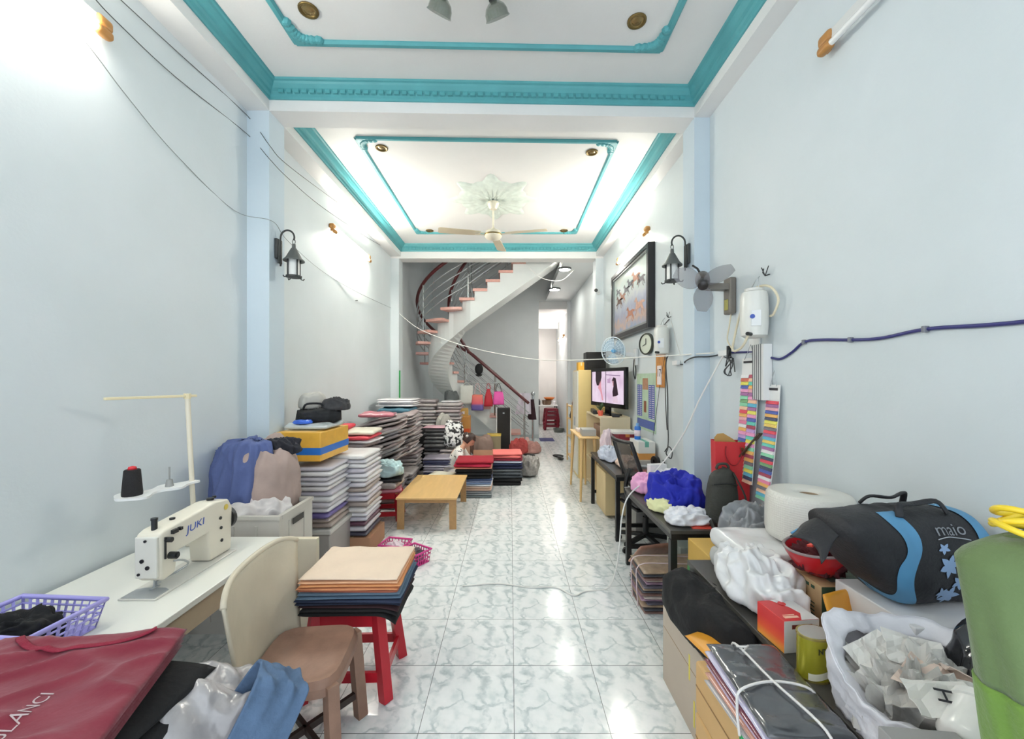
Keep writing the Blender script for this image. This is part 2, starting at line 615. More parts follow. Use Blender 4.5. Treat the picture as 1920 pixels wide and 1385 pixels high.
# turquoise ceiling frames with leafy corner pieces
def ceiling_frame(name, x0, x1, y0, y1, label, far_only=False, sk=(0, 0)):
    mb = MB()
    w, t = .05, .022
    def run(ax, ay, bx, by):
        A, B = Vector((ax, ay, 0)), Vector((bx, by, 0))
        d = (B - A).normalized(); s = Vector((-d.y, d.x, 0))
        prof = [(-w / 2, 0), (-w / 2, -.008), (-w / 4, -t), (w / 4, -t), (w / 2, -.008), (w / 2, 0)]
        ra = [A + s * o + Vector((0, 0, ZC + z)) for o, z in prof]
        rb = [B + s * o + Vector((0, 0, ZC + z)) for o, z in prof]
        vs = ra + rb
        n = len(prof)
        mb.poly(vs, [(i, i + 1, n + i + 1, n + i) for i in range(n - 1)] + [tuple(range(n)), tuple(range(2 * n - 1, n - 1, -1))])
    a, b = (x0, y0 + sk[0] * sh(x0)), (x0, y1 + sk[1] * sh(x0))
    c, d = (x1, y1 + sk[1] * sh(x1)), (x1, y0 + sk[0] * sh(x1))
    run(*a, *b); run(*b, *c); run(*c, *d)
    if not far_only:
        run(*d, *a)
    for (cx, cy), sx, sy in ((a, 1, 1), (b, 1, -1), (c, -1, -1), (d, -1, 1)):
        if far_only and sy > 0:
            continue
        # quarter-ring leaf piece
        k = 9
        for i in range(k):
            th = PI / 2 * i / (k - 1)
            r = .15 - .045 * math.sin(2 * th)
            px, py = cx + sx * (.02 + r * (1 - math.sin(th))), cy + sy * (.02 + r * (1 - math.cos(th)))
            m = Matrix.Translation((px, py, ZC - .012)) @ Matrix.Rotation(-sx * sy * th, 4, 'Z')
            mb.lathe([(0, -.022), (.02, -.018), (.034 + .006 * (i % 2), -.004), (.034, .012)], 8, m)
        mb.box((cx + sx * .03, cy + sy * .03, ZC - .012), (.075, .075, .024), bev=.008)
    struct(name, mb, TEAL, label, 'ceiling moulding')
ceiling_frame('trim_11', -1.52, 1.09, Y0 + .3, 2.88, 'turquoise rectangular ceiling moulding of the nearer bay', True, (0, 1))
ceiling_frame('trim_12', -1.53, 1.07, 4.03, 6.68, 'turquoise rectangular ceiling moulding around the fan', False, (1, 0))

# stair hall: far wall with the passage opening, passage slab, tall stairwell
DX0, DX1, DY = .785, 1.585, 11.3
mb = MB()
mb.b2(XL, DX0, DY, DY + .15, 0, 6.6)
mb.b2(DX1, XR, DY, DY + .15, 0, 3.81)
mb.b2(DX0, XR, DY, DY + .15, 3.81, 6.6)
struct('wall_back', mb, GREYW, 'grey-white wall behind the spiral staircase', 'wall')
mb = MB()
mb.b2(.98, XR, 7.55, DY, 3.81, 3.95)
struct('ceiling_passage', mb, GREYW, 'grey-white ceiling slab over the passage beside the stair', 'ceiling')
struct('ceiling_stairwell', MB().b2(XL, XR, 7.3, 11.45, 6.5, 6.6), GREYW, 'grey ceiling high above the stair', 'ceiling')
struct('wall_stairwell', MB().b2(XL, XR, 7.35, 7.5, 4.6, 6.5), GREYW, 'grey upper wall of the stairwell above the cross beam', 'wall')
# rear room seen through the passage
mb = MB()
mb.b2(.45, .6, DY + .15, 15.0, 0, 4)
mb.b2(.45, XR, 14.8, 15.0, 0, 4)
struct('wall_rear_room', mb, WHITE, 'lilac-white walls of the rear room beyond the passage', 'wall')
mb = MB()
mb.b2(.45, XR, DY + .15, 15.0, 3.6, 3.9)
mb.b2(.6, XR, 14.2, 14.4, 3.4, 3.6)
struct('ceiling_rear_room', mb, WHITE, 'white beamed ceiling of the rear room', 'ceiling')
# skirting tiles
struct('baseboard_right', MB().b2(XR - .012, XR, 3.7, 7.3, 0, .1), M('grey_skirting_tile', (190, 198, 198), .3), 'grey tile skirting along the thread chart wall', 'baseboard')
struct('baseboard_back', MB().b2(XL, DX0, DY - .012, DY, 0, .1), M('grey_skirting_tile', (190, 198, 198), .3), 'grey tile skirting behind the staircase', 'baseboard')
# ---------------------------------------------------------------- fluorescent wall lamps
TUBE_ON = M('lit_tube', (255, 250, 238), .4, emit=TUBE_POWER * 1.4, var=0)
TUBE_MID = M('lit_tube_fan_bay', (255, 250, 237), .4, emit=TUBE_POWER * 3.2, var=0)
TUBE_REAR = M('lit_tube_rear_room', (255, 244, 236), .4, emit=TUBE_POWER * 2.2, var=0)
TUBE_OFF = M('unlit_tube_glass', (236, 236, 234), .25, var=.02)
BATTEN = M('white_enamel_batten', (222, 222, 220), .4, var=.04)
AMBER = M('amber_lamp_holder', (184, 130, 68), .35, var=.15)
CHROME = M('polished_stainless_steel', (205, 208, 210), .18, metal=1.0, var=.04)
STEELD = M('dull_stainless_steel', (184, 188, 190), .4, metal=.6, var=.04)
BLACK = M('black_plastic', (24, 24, 26), .42, var=.15)
BLACKM = M('black_painted_steel', (22, 23, 25), .38, var=.2)
IRON = M('dark_wrought_iron', (52, 55, 55), .55, var=.2, bump=.1)
WHITEP = M('white_plastic', (232, 233, 232), .35, var=.03)
CREAMP = M('cream_enamel', (226, 218, 198), .35, var=.04)
BRASS = M('aged_brass', (122, 102, 60), .35, metal=.8, var=.2)

def tube_lamp(X, side, y0, y1, z, lit, label):
    lit_mat = [TUBE_OFF, TUBE_ON, TUBE_MID, TUBE_REAR][lit]
    """batten with a tube below it, fixed to the side wall; side = +1 when the wall is to the +x side"""
    t = thing('tube_lamp', label, 'lamp', (X, (y0 + y1) / 2, z))
    h = (y1 - y0) / 2
    s = -side
    MB().box((s * .022, 0, .03), (.044, 2 * h - .06, .05), bev=.006).build('batten', BATTEN, t)
    MB().cyl((s * .055, -h + .05, -.03), (s * .055, h - .05, -.03), .016, n=12).build('tube', lit_mat, t, smooth=True, angle=40)
    for e in (-1, 1):
        mb = MB()
        mb.box((s * .03, e * (h - .03), .03), (.062, .085, .062), bev=.02, seg=3)
        mb.box((s * .055, e * (h - .045), -.03), (.046, .085, .046), bev=.018, seg=3)
        mb.box((s * .035, e * (h - .02), 0), (.04, .03, .06))
        mb.build('end_cap', AMBER, t, smooth=True, angle=40)
    return t
tube_lamp(XL, -1, .85, 2.14, 3.47, 1, 'lit fluorescent tube high on the wall over the sewing table')
tube_lamp(XL, -1, 4.82, 6.1, 3.44, 2, 'lit fluorescent tube on the wall beyond the lantern opposite the painting')
tube_lamp(XR, 1, 4.86, 6.18, 3.42, 2, 'lit fluorescent tube fixed just above the framed horse painting')
tube_lamp(XR, 1, .85, 2.13, 3.38, 0, 'unlit fluorescent tube with amber end caps above the thread charts')
tube_lamp(XR, 1, 12.5, 13.7, 2.95, 3, 'lit fluorescent tube inside the rear room beyond the passage')

# ---------------------------------------------------------------- ceiling fan and rosette
ros = MB()
def ros_fn(u, v):
    a = 2 * PI * u
    r = v * (.50 + .07 * math.cos(8 * a) + .03 * math.cos(16 * a))
    z = -.012 - .03 * (1 - v) * (0.6 + .4 * math.cos(18 * v + 2 * math.cos(8 * a))) - .012 * abs(math.sin(12 * a)) * v * (1 - v) * 4
    if v > .999:
        z = 0
    return (r * math.cos(a), r * math.sin(a) * 1.15, z)
ros.surf(ros_fn, 96, 14, closeu=True)
o = ros.build('ceiling_rose', M('pale_green_white_plaster', (216, 226, 218), .6, var=.16, scale=14), None, smooth=True, weld=.0005, loc=(-.23, 5.44, ZC))
tag(o, 'lobed plaster rosette on the ceiling above the cream fan', 'ceiling rose')

fan = thing('ceiling_fan', 'cream three-bladed ceiling fan hanging from the plaster rosette', 'fan', (-.23, 5.44, ZC - .042))
MB().lathe([(0, 0), (.075, 0), (.08, -.03), (.045, -.09), (.02, -.1), (0, -.1)], 20).build('canopy', CREAMP, fan, smooth=True, angle=35)
MB().cyl((0, 0, -.09), (0, 0, -.36), .012, n=10).build('rod', CREAMP, fan, smooth=True, angle=40)
MB().lathe([(0, -.34), (.03, -.345), (.045, -.37), (.10, -.385), (.115, -.41), (.115, -.455), (.095, -.48), (.04, -.50), (0, -.505)], 24).build('motor', CREAMP, fan, smooth=True, angle=35)
MB().lathe([(.1155, -.425), (.118, -.43), (.118, -.44), (.1155, -.445)], 24).build('motor_band', BRASS, fan, smooth=True)
for k, a in enumerate((R(-12), R(192), R(82))):
    mb = MB()
    rot = Matrix.Rotation(a, 4, 'Z') @ Matrix.Translation((0, 0, -.425)) @ Matrix.Rotation(R(9), 4, 'X')
    pts = [(.17, -.05), (.30, -.062), (.70, -.07), (.725, -.05), (.725, .05), (.70, .07), (.30, .062), (.17, .05)]
    mb.prism(pts, .007, rot)
    bl = mb.build('blade', M('cream_fan_blade', (214, 200, 172), .4, var=.06), fan)
    m2 = MB()
    for yy in (-.025, .025):
        m2.prism([(.09, yy - .01), (.24, yy - .012), (.24, yy + .012), (.09, yy + .01)], .006, rot @ Matrix.Translation((0, 0, -.006)))
    m2.build('blade_iron', CREAMP, bl)

# ---------------------------------------------------------------- recessed downlights
DL = [(-1.31, 2.64, 'brass recessed ceiling spotlight at the lantern-less corner over the sewing side, front bay'),
      (.845, 2.72, 'brass recessed ceiling spotlight of the front bay on the desk side'),
      (-1.335, 4.22, 'small recessed ceiling spotlight of the fan bay, sewing side near the cross beam'),
      (.86, 4.3, 'small recessed ceiling spotlight of the fan bay, desk side near the cross beam'),
      (-1.306, 6.58, 'small recessed ceiling spotlight of the fan bay, sewing side near the stairs'),
      (.866, 6.58, 'small recessed ceiling spotlight of the fan bay, desk side near the stairs')]
DL[0] = (-1.31, 2.64, 'brass recessed ceiling spotlight of the front bay on the sewing side')
for x, y, lab in DL:
    t = thing('recessed_spotlight', lab, 'spotlight', (x, y, ZC), 0, 'recessed ceiling spotlights')
    MB().lathe([(.052, 0), (.064, -.002), (.062, -.010), (.05, -.012), (.044, 0)], 22).build('trim_ring', BRASS, t, smooth=True)
    MB().lathe([(0, -.002), (.02, -.009), (.03, -.004), (.044, -.001), (.05, -.006)], 22).build('reflector', M('brown_gold_reflector', (150, 128, 84), .2, metal=.7, var=.25, scale=30), t, smooth=True)

# ---------------------------------------------------------------- glass shade ceiling lamp at the top of the photo
cl = thing('ceiling_lamp', 'multi-arm ceiling lamp with glass tulip shades in the front ceiling bay', 'lamp', (-.23, 2.2, ZC))
MB().lathe([(0, 0), (.17, 0), (.175, -.02), (.12, -.04), (.06, -.07), (.03, -.1), (0, -.105)], 28).build('ceiling_plate', M('pinkish_white_enamel', (226, 218, 216), .35, var=.04), cl, smooth=True, angle=35)
MB().tube([(.24 * math.cos(2 * PI * i / 40), .24 * math.sin(2 * PI * i / 40), -.09) for i in range(40)], .011, 8, closed=True).build('ring', M('pinkish_white_enamel', (226, 218, 216), .35, var=.04), cl, smooth=True)
mb = MB()
for k in range(6):
    a = 2 * PI * k / 6 + R(30)
    mb.tube([(.04 * math.cos(a), .04 * math.sin(a), -.07), (.15 * math.cos(a), .15 * math.sin(a), -.1), (.24 * math.cos(a), .24 * math.sin(a), -.09)], .007, 6)
mb.build('arms', CHROME, cl, smooth=True)
GLASS = M('greenish_glass', (120, 128, 116), .06, var=.03, alpha=.42)
for k, a in enumerate((R(128), R(62), R(0), R(-60), R(-120), R(180))):
    c = Vector((.24 * math.cos(a), .24 * math.sin(a), -.09))
    q = Matrix.Translation(c) @ Matrix.Rotation(a, 4, 'Z') @ Matrix.Rotation(R(140), 4, 'Y')
    mb = MB()
    mb.lathe([(0, -.02), (.02, -.02), (.027, .045), (.018, .066), (0, .07)], 14, q)
    sk = mb.build('lamp_socket', BLACKM, cl, smooth=True, angle=40)
    mb = MB()
    mb.lathe([(.022, .05), (.034, .056), (.058, .075), (.07, .10), (.072, .125), (.078, .135), (.074, .135), (.068, .125), (.066, .10), (.054, .079), (.026, .062)], 20, q)
    mb.build('glass_shade', GLASS, sk, smooth=True)

# ---------------------------------------------------------------- wrought iron lanterns on the two pillars
def lantern(x, y, z, side, label):
    """side: +1 lantern projects to +x"""
    t = thing('wall_lantern', label, 'wall lantern', (x, y, z))
    mb = MB()
    mb.box((side * .012, 0, 0), (.024, .085, .17), bev=.006)
    mb.box((side * .024, 0, -.02), (.016, .05, .2), bev=.004)
    mb.build('wall_plate', IRON, t)
    pts = [(side * .03, 0, -.14), (side * .03, 0, .05)]
    for i in range(9):
        a = PI - PI * 1.12 * i / 8
        pts.append((side * (.03 + .058 + .058 * math.cos(a)), 0, .1 + .062 * math.sin(a)))
    MB().tube(smooth_path(pts, 3), .0075, 8).build('bracket', IRON, t, smooth=True)
    cx = side * .142
    MB().tube([(cx + .012 * math.sin(2 * PI * i / 12), 0, .065 + .022 * math.cos(2 * PI * i / 12)) for i in range(12)], .003, 6, closed=True).build('hanging_ring', IRON, t, smooth=True)
    mb = MB()
    m = Matrix.Translation((cx, 0, 0))
    mb.lathe([(0, .05), (.014, .045), (.016, .012), (.022, .008), (.062, -.07), (.084, -.092), (.084, -.1), (.06, -.092), (0, -.03)], 20, m)
    mb.build('roof', M('grey_hammered_iron', (88, 92, 90), .5, var=.2, bump=.15), t, smooth=True, angle=30)
    MB().lathe([(0, -.085), (.044, -.085), (.044, -.22), (0, -.22)], 20, m).build('glass_cylinder', M('frosted_white_glass', (228, 229, 226), .3, var=.03), t, smooth=True, angle=40)
    for k in range(4):
        a = PI / 4 + k * PI / 2 + .2
        px, py = cx + .052 * math.cos(a), .052 * math.sin(a)
        MB().box((px, py, -.155), (.009, .009, .15)).build('cage_bar', IRON, t)
        ft = MB()
        d = Vector((math.cos(a), math.sin(a), 0))
        b = Vector((px, py, -.228))
        ft.tube([b, b + d * .012 + Vector((0, 0, -.014)), b + d * .03 + Vector((0, 0, -.016)), b + d * .038 + Vector((0, 0, -.004))], .005, 6)
        ft.build('foot_scroll', IRON, t, smooth=True)
    MB().lathe([(.045, -.222), (.062, -.222), (.062, -.236), (.02, -.24), (0, -.24), (0, -.232), (.045, -.23)], 20, m).build('base_ring', IRON, t, smooth=True, angle=40)
    return t
lantern(BL, 3.43, 2.745, 1, 'dark iron wall lantern on the pillar beyond the sewing table')
lantern(BR, 3.43 + sh(BR), 2.73, -1, 'dark iron wall lantern on the pillar between painting and brown wall fan')

# ---------------------------------------------------------------- spiral staircase
SX, SY, SRAD, SW = -.95, 9.02, .75, .37
YL, YU = SY + SRAD, SY - SRAD
def stair_path(s):
    """s in steps: 0..6 lower flight, 6..15 turn, 15..23 upper flight -> (x, y, outward normal, z)"""
    if s <= 6:
        x = .45 - (1.40) * s / 6
        return Vector((x, YL, 0)), Vector((0, 1, 0)), .2 * s
    if s <= 15:
        a = PI / 2 + PI * (s - 6) / 9
        n = Vector((math.cos(a), math.sin(a), 0))
        return Vector((SX, SY, 0)) + n * SRAD, n, 1.2 + .2056 * (s - 6)
    x = SX + .25 * (s - 15)
    return Vector((x, YU, 0)), Vector((0, -1, 0)), 3.05 + .178 * (s - 15)
st = thing('spiral_staircase', 'white curving staircase with pink treads, dark red handrails and steel rails', 'staircase', (0, 0, 0))
NSTEP = 23
mb = MB()
HB = .33
prev = None
sub = 3
for i in range(NSTEP):
    for k in range(sub + 1):
        s = i + k / sub
        c, n, z = stair_path(s)
        zt = stair_path(i + 1)[2] - .05
        zb = max(0.0, z - .30 - (.12 if s > 8 else 0.0))
        if zb > zt - .02:
            zb = zt - .02
        ho = HB - .23 * min(1, max(0, (s - 5) / 1.5)) * min(1, max(0, (15.6 - s) / 1.2))
        a, b = c + n * ho, c - n * HB
        row = [mb.bm.verts.new((a.x, a.y, zb)), mb.bm.verts.new((a.x, a.y, zt)), mb.bm.verts.new((b.x, b.y, zt)), mb.bm.verts.new((b.x, b.y, zb))]
        if prev:
            for j in range(4):
                mb.bm.faces.new((prev[j], prev[(j + 1) % 4], row[(j + 1) % 4], row[j]))
        else:
            mb.bm.faces.new(row[::-1])
        prev = row
mb.bm.faces.new(prev)
mb.build('stringer', M('white_stair_paint', (224, 228, 226), .5, var=.04, scale=3), st)
PINK = M('pink_granite_tread', (226, 172, 160), .35, var=.12, scale=30)
for i in range(NSTEP):
    mb = MB()
    vs = []
    q = 4
    for k in range(q + 1):
        s = i - .12 + 1.12 * k / q
        c, n, _ = stair_path(max(0, s))
        zt = stair_path(i + 1)[2]
        for e, z in ((SW, zt - .05), (SW, zt), (-SW, zt), (-SW, zt - .05)):
            p = c + n * e
            vs.append((p.x, p.y, z))
    fs = [(0, 1, 2, 3)]
    for k in range(q):
        for j in range(4):
            fs.append((k * 4 + j, k * 4 + (j + 1) % 4, k * 4 + 4 + (j + 1) % 4, k * 4 + 4 + j))
    fs.append((q * 4 + 3, q * 4 + 2, q * 4 + 1, q * 4))
    mb.poly(vs, fs)
    mb.build('tread', PINK, st)
MAROON = M('dark_red_varnished_rail', (92, 34, 36), .3, var=.2, scale=20)
for e, s0, s1 in ((-SW + .03, .1, 22.5), (SW - .03, .1, 22.5)):
    path = []
    k = 150
    for i in range(k + 1):
        s = s0 + (s1 - s0) * i / k
        c, n, z = stair_path(s)
        p = c + n * e
        path.append(Vector((p.x, p.y, z + .2)))
    hr = MB()
    hr.tube([p + Vector((0, 0, .86)) for p in path], .034, 10)
    rail = hr.build('handrail', MAROON, st, smooth=True)
    for h in (.16, .32, .48, .64):
        m2 = MB()
        m2.tube([p + Vector((0, 0, h)) for p in path], .012, 6)
        m2.build('rail', STEELD, st, smooth=True)
    step = 0.6
    s = .5
    while s < 22.4:
        c, n, z = stair_path(s)
        p = c + n * e
        zt = stair_path(math.floor(s) + 1)[2]
        MB().cyl((p.x, p.y, zt), (p.x, p.y, z + .2 + .84), .014, n=8).build('baluster', CHROME, st, smooth=True, angle=40)
        s += 3
nw = MB()
nw.cyl((.56, 10.10, 0), (.56, 10.10, 1.22), .032, n=14)
nwo = nw.build('newel_post', CHROME, st, smooth=True, angle=40)
MB().lathe([(0, 0), (.03, .005), (.055, .05), (.055, .07), (.03, .11), (0, .115)], 16, Matrix.Translation((.56, 10.10, 1.22))).build('ball', CHROME, nwo, smooth=True)

# hooks and hanging things on the lower railing (near the middle of the stair)
def rail_front(x):
    """point of the inner, camera-side rail of the lower flight"""
    s = (.45 - x) / 1.40 * 6
    return Vector((x, YL - SW + .03, .2 * s + .2))
hb = MB()
hb.cyl((-1.02, 9.36, 1.55), (-.2, 9.36, 1.55), .012, n=8)
hbo = hb.build('hanging_rod', STEELD, st, smooth=True, angle=40)

def hung_bag(name, x, y, z, w, h, dep, mat, label, handle_mat, seed, taper=.8, hh=.1):
    t = thing(name, label, 'bag', (x, y, z))
    mb = MB()
    def fn(u, v):
        a = 2 * PI * u
        wt = w / 2 * (taper + (1 - taper) * math.sin(v * PI * .55))
        dd = dep / 2 * math.sin(min(1, v * 1.15 + .02) * PI * .62)
        ca, sa = math.cos(a), math.sin(a)
        xx = wt * abs(ca) ** .6 * (1 if ca > 0 else -1)
        yy = dd * abs(sa) ** .8 * (1 if sa > 0 else -1)
        k = .012 * nz(xx * 14 + seed, v * 7, sa * 2 + seed)
        return (xx + k, yy + k, -v * h + .012 * nz(xx * 9, seed, 0))
    mb.surf(fn, 20, 10, closeu=True)
    es = [e for e in mb.bm.edges if e.is_boundary]
    bmesh.ops.holes_fill(mb.bm, edges=es, sides=0)
    mb.build('bag_body', mat, t, smooth=True)
    m2 = MB()
    for s in (-1, 1):
        m2.tube(smooth_path([(-w * .25, s * .008, -.01), (-w * .15, s * .006, hh * .7), (0, s * .003, hh), (w * .15, s * .006, hh * .7), (w * .25, s * .008, -.01)], 4), .006, 6)
    m2.build('handle', handle_mat, t, smooth=True)
    return t
hung_bag('paper_bag', -1.0, 9.28, 1.5, .30, .42, .07, M('white_tote_cloth', (226, 226, 218), .6, bump=.1), 'white tote bag hanging from the stair railing', M('white_tote_cloth', (226, 226, 218)), 1, .98, .06)
dip = M('coral_and_violet_cloth', (232, 120, 110), .6)
if True:
    nt = dip.node_tree
    tcn = [n for n in nt.nodes if n.type == 'TEX_COORD'][0]
    sp = nt.nodes.new('ShaderNodeSeparateXYZ'); nt.links.new(tcn.outputs['Object'], sp.inputs[0])
    mr = nt.nodes.new('ShaderNodeMapRange'); mr.inputs['From Min'].default_value = -.40; mr.inputs['From Max'].default_value = 0
    nt.links.new(sp.outputs['Z'], mr.inputs['Value'])
    rp = ramp_nodes(nt, [(0, (92, 86, 160)), (.38, (120, 100, 170)), (.5, (226, 96, 110)), (1, (240, 130, 112))])
    nt.links.new(mr.outputs['Result'], rp.inputs['Fac'])
    nt.links.new(rp.outputs['Color'], nt.nodes['Principled BSDF'].inputs['Base Color'])
hung_bag('tote_bag', -.75, 9.26, 1.29, .28, .36, .12, dip, 'coral and violet shopping bag hanging from the stair railing', M('pale_pink_strap', (238, 200, 200)), 2, .8, .26)
hung_bag('tote_bag', -.50, 9.27, 1.42, .20, .40, .12, M('red_bag_cloth', (190, 34, 52), .55, bump=.1), 'red drawstring bag between the coral bag and the pink bag', M('red_bag_cloth', (190, 34, 52)), 3, .35, .12)
hung_bag('tote_bag', -.27, 9.27, 1.36, .26, .30, .14, M('pink_bag_cloth', (240, 92, 178), .5, bump=.1), 'bright pink bag with black handles on the stair railing', BLACK, 4, .7, .18)
cap = thing('baseball_cap', 'black cap hanging on the staircase railing above the bags', 'cap', (-.72, 9.34, 1.86))
MB().surf(lambda u, v: (.095 * math.cos(2 * PI * u) * math.sin(v * PI / 2) ** .7, -.015 - .085 * math.cos(v * PI / 2), .01 + .13 * math.sin(2 * PI * u) * math.sin(v * PI / 2) ** .7), 22, 8, closeu=True).build('crown', M('black_cap_cloth', (22, 23, 25), .8), cap, smooth=True)
MB().prism([(.08 * math.cos(a), .055 * math.sin(a) - .0) for a in [PI + PI * i / 10 for i in range(11)]], .006, Matrix.Translation((0, -.03, -.11)) @ Matrix.Rotation(R(70), 4, 'X')).build('peak', M('black_cap_cloth', (22, 23, 25), .8), cap)
# clothes on the newel end
sh1 = thing('hung_shirt', 'lilac-white shirt hanging beside the steel ball post of the stairs', 'shirt', (.36, 9.98, 1.30))
MB().surf(lambda u, v: ((u - .5) * (.26 + .14 * v) - .05 * v, .03 * math.sin(u * 9) + .02 * nz(u * 4, v * 3, 1), -v * .52), 16, 10).build('shirt_body', M('lilac_white_cloth', (222, 216, 228), .8, var=.06), sh1, smooth=True)
MB().tube([(-.02, .01, 0), (0, .01, .03), (.03, .05, .0)], .006, 6).build('hanger_hook', STEELD, sh1, smooth=True)
sh2 = thing('hung_garment', 'dark maroon garment hanging next to the lilac-white shirt', 'garment', (.53, 10.02, 1.14))
MB().surf(lambda u, v: ((u - .5) * (.10 + .13 * v), .025 * math.sin(u * 8) + .02 * nz(u * 4, v * 3, 5), -v * .5), 12, 10).build('garment_body', M('dark_maroon_cloth', (52, 26, 34), .85), sh2, smooth=True)
MB().tube([(0, .0, -.01), (0, .02, .04), (.02, .05, .02)], .006, 6).build('hanger_hook', STEELD, sh2, smooth=True)

# ceiling lamps of the passage, their glow added to brighten the stair hall
for x, y, r, lab in ((1.06, 7.95, .13, 'round dark-rimmed ceiling light of the passage nearer the fan'), (1.06, 9.75, .14, 'round dark-rimmed ceiling light of the passage nearer the doorway')):
    t = thing('ceiling_light', lab, 'ceiling light', (x, y, 3.81))
    MB().lathe([(r * .82, 0), (r, 0), (r, -.02), (r * .86, -.035), (r * .82, -.03)], 26).build('rim', M('dark_grey_enamel', (84, 86, 86), .4), t, smooth=True, angle=40)
    MB().lathe([(0, -.045), (r * .5, -.042), (r * .84, -.03), (r * .84, 0)], 26).build('diffuser', M('opal_diffuser_added_glow', (250, 246, 236), .4, emit=64.0, var=0), t, smooth=True)
# ================================================================ LEFT SIDE
TZ = .68
# ---------------------------------------------------------------- sewing table
tb = thing('sewing_table', 'long white sewing table along the wall carrying the sewing machine', 'table', (0, 0, 0))
TABW = M('white_laminate_table_top', (232, 232, 224), .3, var=.04, scale=3)
TANW = M('tan_plywood', (190, 172, 146), .6, var=.1, scale=9)
MB().b2(-2.12, -1.40, 1.18, 2.52, TZ - .03, TZ, bev=.004).build('table_top', TABW, tb)
MB().b2(-2.10, -1.43, 1.22, 2.50, TZ - .15, TZ - .03).build('apron', TANW, tb)
for y in (1.3, 2.42):
    for x in (-2.04, -1.5):
        MB().b2(x - .025, x + .025, y - .025, y + .025, 0, TZ - .15).build('leg', M('white_steel_leg', (206, 206, 200), .4), tb)
bd = MB().b2(-1.47, -1.22, 2.56, 2.60, 0.0, TZ - .03, bev=.003)
o = bd.build('plywood_board', M('cream_plywood', (214, 204, 180), .55, var=.08))
tag(o, 'cream board standing on edge at the far end of the sewing table', 'board')

# ---------------------------------------------------------------- sewing machine (long axis runs away from the camera)
MACH = M('cream_machine_enamel', (228, 222, 206), .3, var=.03)
sm = thing('sewing_machine', 'cream industrial sewing machine with blue maker lettering on the table', 'sewing machine', (-1.645, 1.90, TZ))
MB().b2(-.085, .085, -.11, .42, 0, .008, bev=.003).build('bed_plate', M('grey_white_bed', (214, 212, 204), .3), sm)
MB().prism([(-.075, -.105), (.075, -.105), (.075, -.03), (.05, -.015), (-.05, -.015), (-.075, -.03)], .003, Matrix.Translation((0, 0, .008))).build('slide_plate', STEELD, sm)
def section(mb, profile, x0, x1, bev=.012):
    """outline in (y, z) extruded across x with soft edges"""
    tmp = MB()
    m = Matrix(((0, 0, 1, x0), (1, 0, 0, 0), (0, 1, 0, 0), (0, 0, 0, 1)))
    tmp.prism(profile, x1 - x0, m)
    bmesh.ops.recalc_face_normals(tmp.bm, faces=list(tmp.bm.faces))
    if bev:
        bmesh.ops.bevel(tmp.bm, geom=list(tmp.bm.edges), offset=bev, segments=3, affect='EDGES', profile=.5)
    mb._merge(tmp.bm, Matrix.Identity(4), 0)
    return mb
mb = section(MB(), [(-.05, .065), (-.03, .05), (.035, .06), (.05, .155), (.24, .165), (.255, .01), (.42, .01), (.43, .25), (.40, .30), (.30, .315), (-.02, .285), (-.055, .27)], -.055, .055)
body = mb.build('machine_body', MACH, sm, smooth=True, angle=35)
MB().b2(-.05, .05, -.066, -.05, .075, .262, bev=.005).build('face_plate', M('pale_enamel_plate', (224, 222, 212), .3), sm)
mb = MB()
for x, z, r in ((.0, .245, .006), (-.015, .155, .009), (.01, .125, .009), (-.03, .095, .006)):
    mb.cyl((x, -.071, z), (x, -.064, z), r, n=10)
mb.build('screws', BLACKM, sm, smooth=True, angle=40)
mb = MB()
mb.cyl((0, -.02, .28), (0, -.02, .325), .012, n=12); mb.cyl((0, -.02, .325), (0, -.02, .335), .014, n=12)
mb.build('pressure_screw', M('dark_steel', (70, 72, 74), .35, metal=.8), sm, smooth=True, angle=40)
mb = MB()
mb.cyl((0, -.02, .07), (0, -.02, .012), .0035, n=8); mb.cyl((0, .005, .07), (0, .005, .022), .005, n=8)
mb.box((0, -.018, .014), (.018, .04, .004)); mb.box((0, .0, .03), (.012, .022, .016))
mb.build('needle_and_foot', STEELD, sm)
mb = MB()
mb.cyl((.055, -.02, .235), (.082, -.02, .235), .012, n=12); mb.cyl((.055, .0, .155), (.09, .0, .155), .016, n=14); mb.cyl((.09, 0, .155), (.096, 0, .155), .009, n=12)
mb.box((.06, -.03, .20), (.006, .006, .1)); mb.box((.062, .02, .26), (.014, .03, .018)); mb.box((.062, .05, .262), (.02, .014, .014))
mb.build('thread_tension', M('dark_steel', (70, 72, 74), .35, metal=.8), sm, smooth=True, angle=40)
MB().tube(smooth_path([(.055, .02, .12), (.075, .05, .11), (.07, .09, .075), (.03, .06, .045), (.01, .02, .04)], 4), .005, 6).build('knee_lever_wire', STEELD, sm, smooth=True)
mb = MB()
for y, r in ((.08, .012), (.33, .018), (.36, .01)):
    mb.cyl((0, y, .292 + (y - .08) * .09), (0, y, .302 + (y - .08) * .09), r, n=12)
mb.build('oil_caps', BLACKM, sm, smooth=True, angle=40)
mb = MB()
for y, z in ((.33, .215), (.335, .16), (.34, .09)):
    mb.cyl((.053, y, z), (.059, y, z), .009, n=10)
mb.build('side_screws', M('dark_steel', (70, 72, 74), .35, metal=.8), sm, smooth=True, angle=40)
mb = MB()
mb.cyl((0, .43, .18), (0, .455, .18), .065, n=24); mb.cyl((0, .455, .18), (0, .475, .18), .045, n=24)
mb.build('hand_wheel', M('dark_steel', (70, 72, 74), .35, metal=.8), sm, smooth=True, angle=40)
face = Matrix.Translation((.0557, .155, .237)) @ Matrix(((0, 0, 1, 0), (1, 0, 0, 0), (0, 1, 0, 0), (0, 0, 0, 1))) @ Matrix.Rotation(R(4), 4, 'Z')
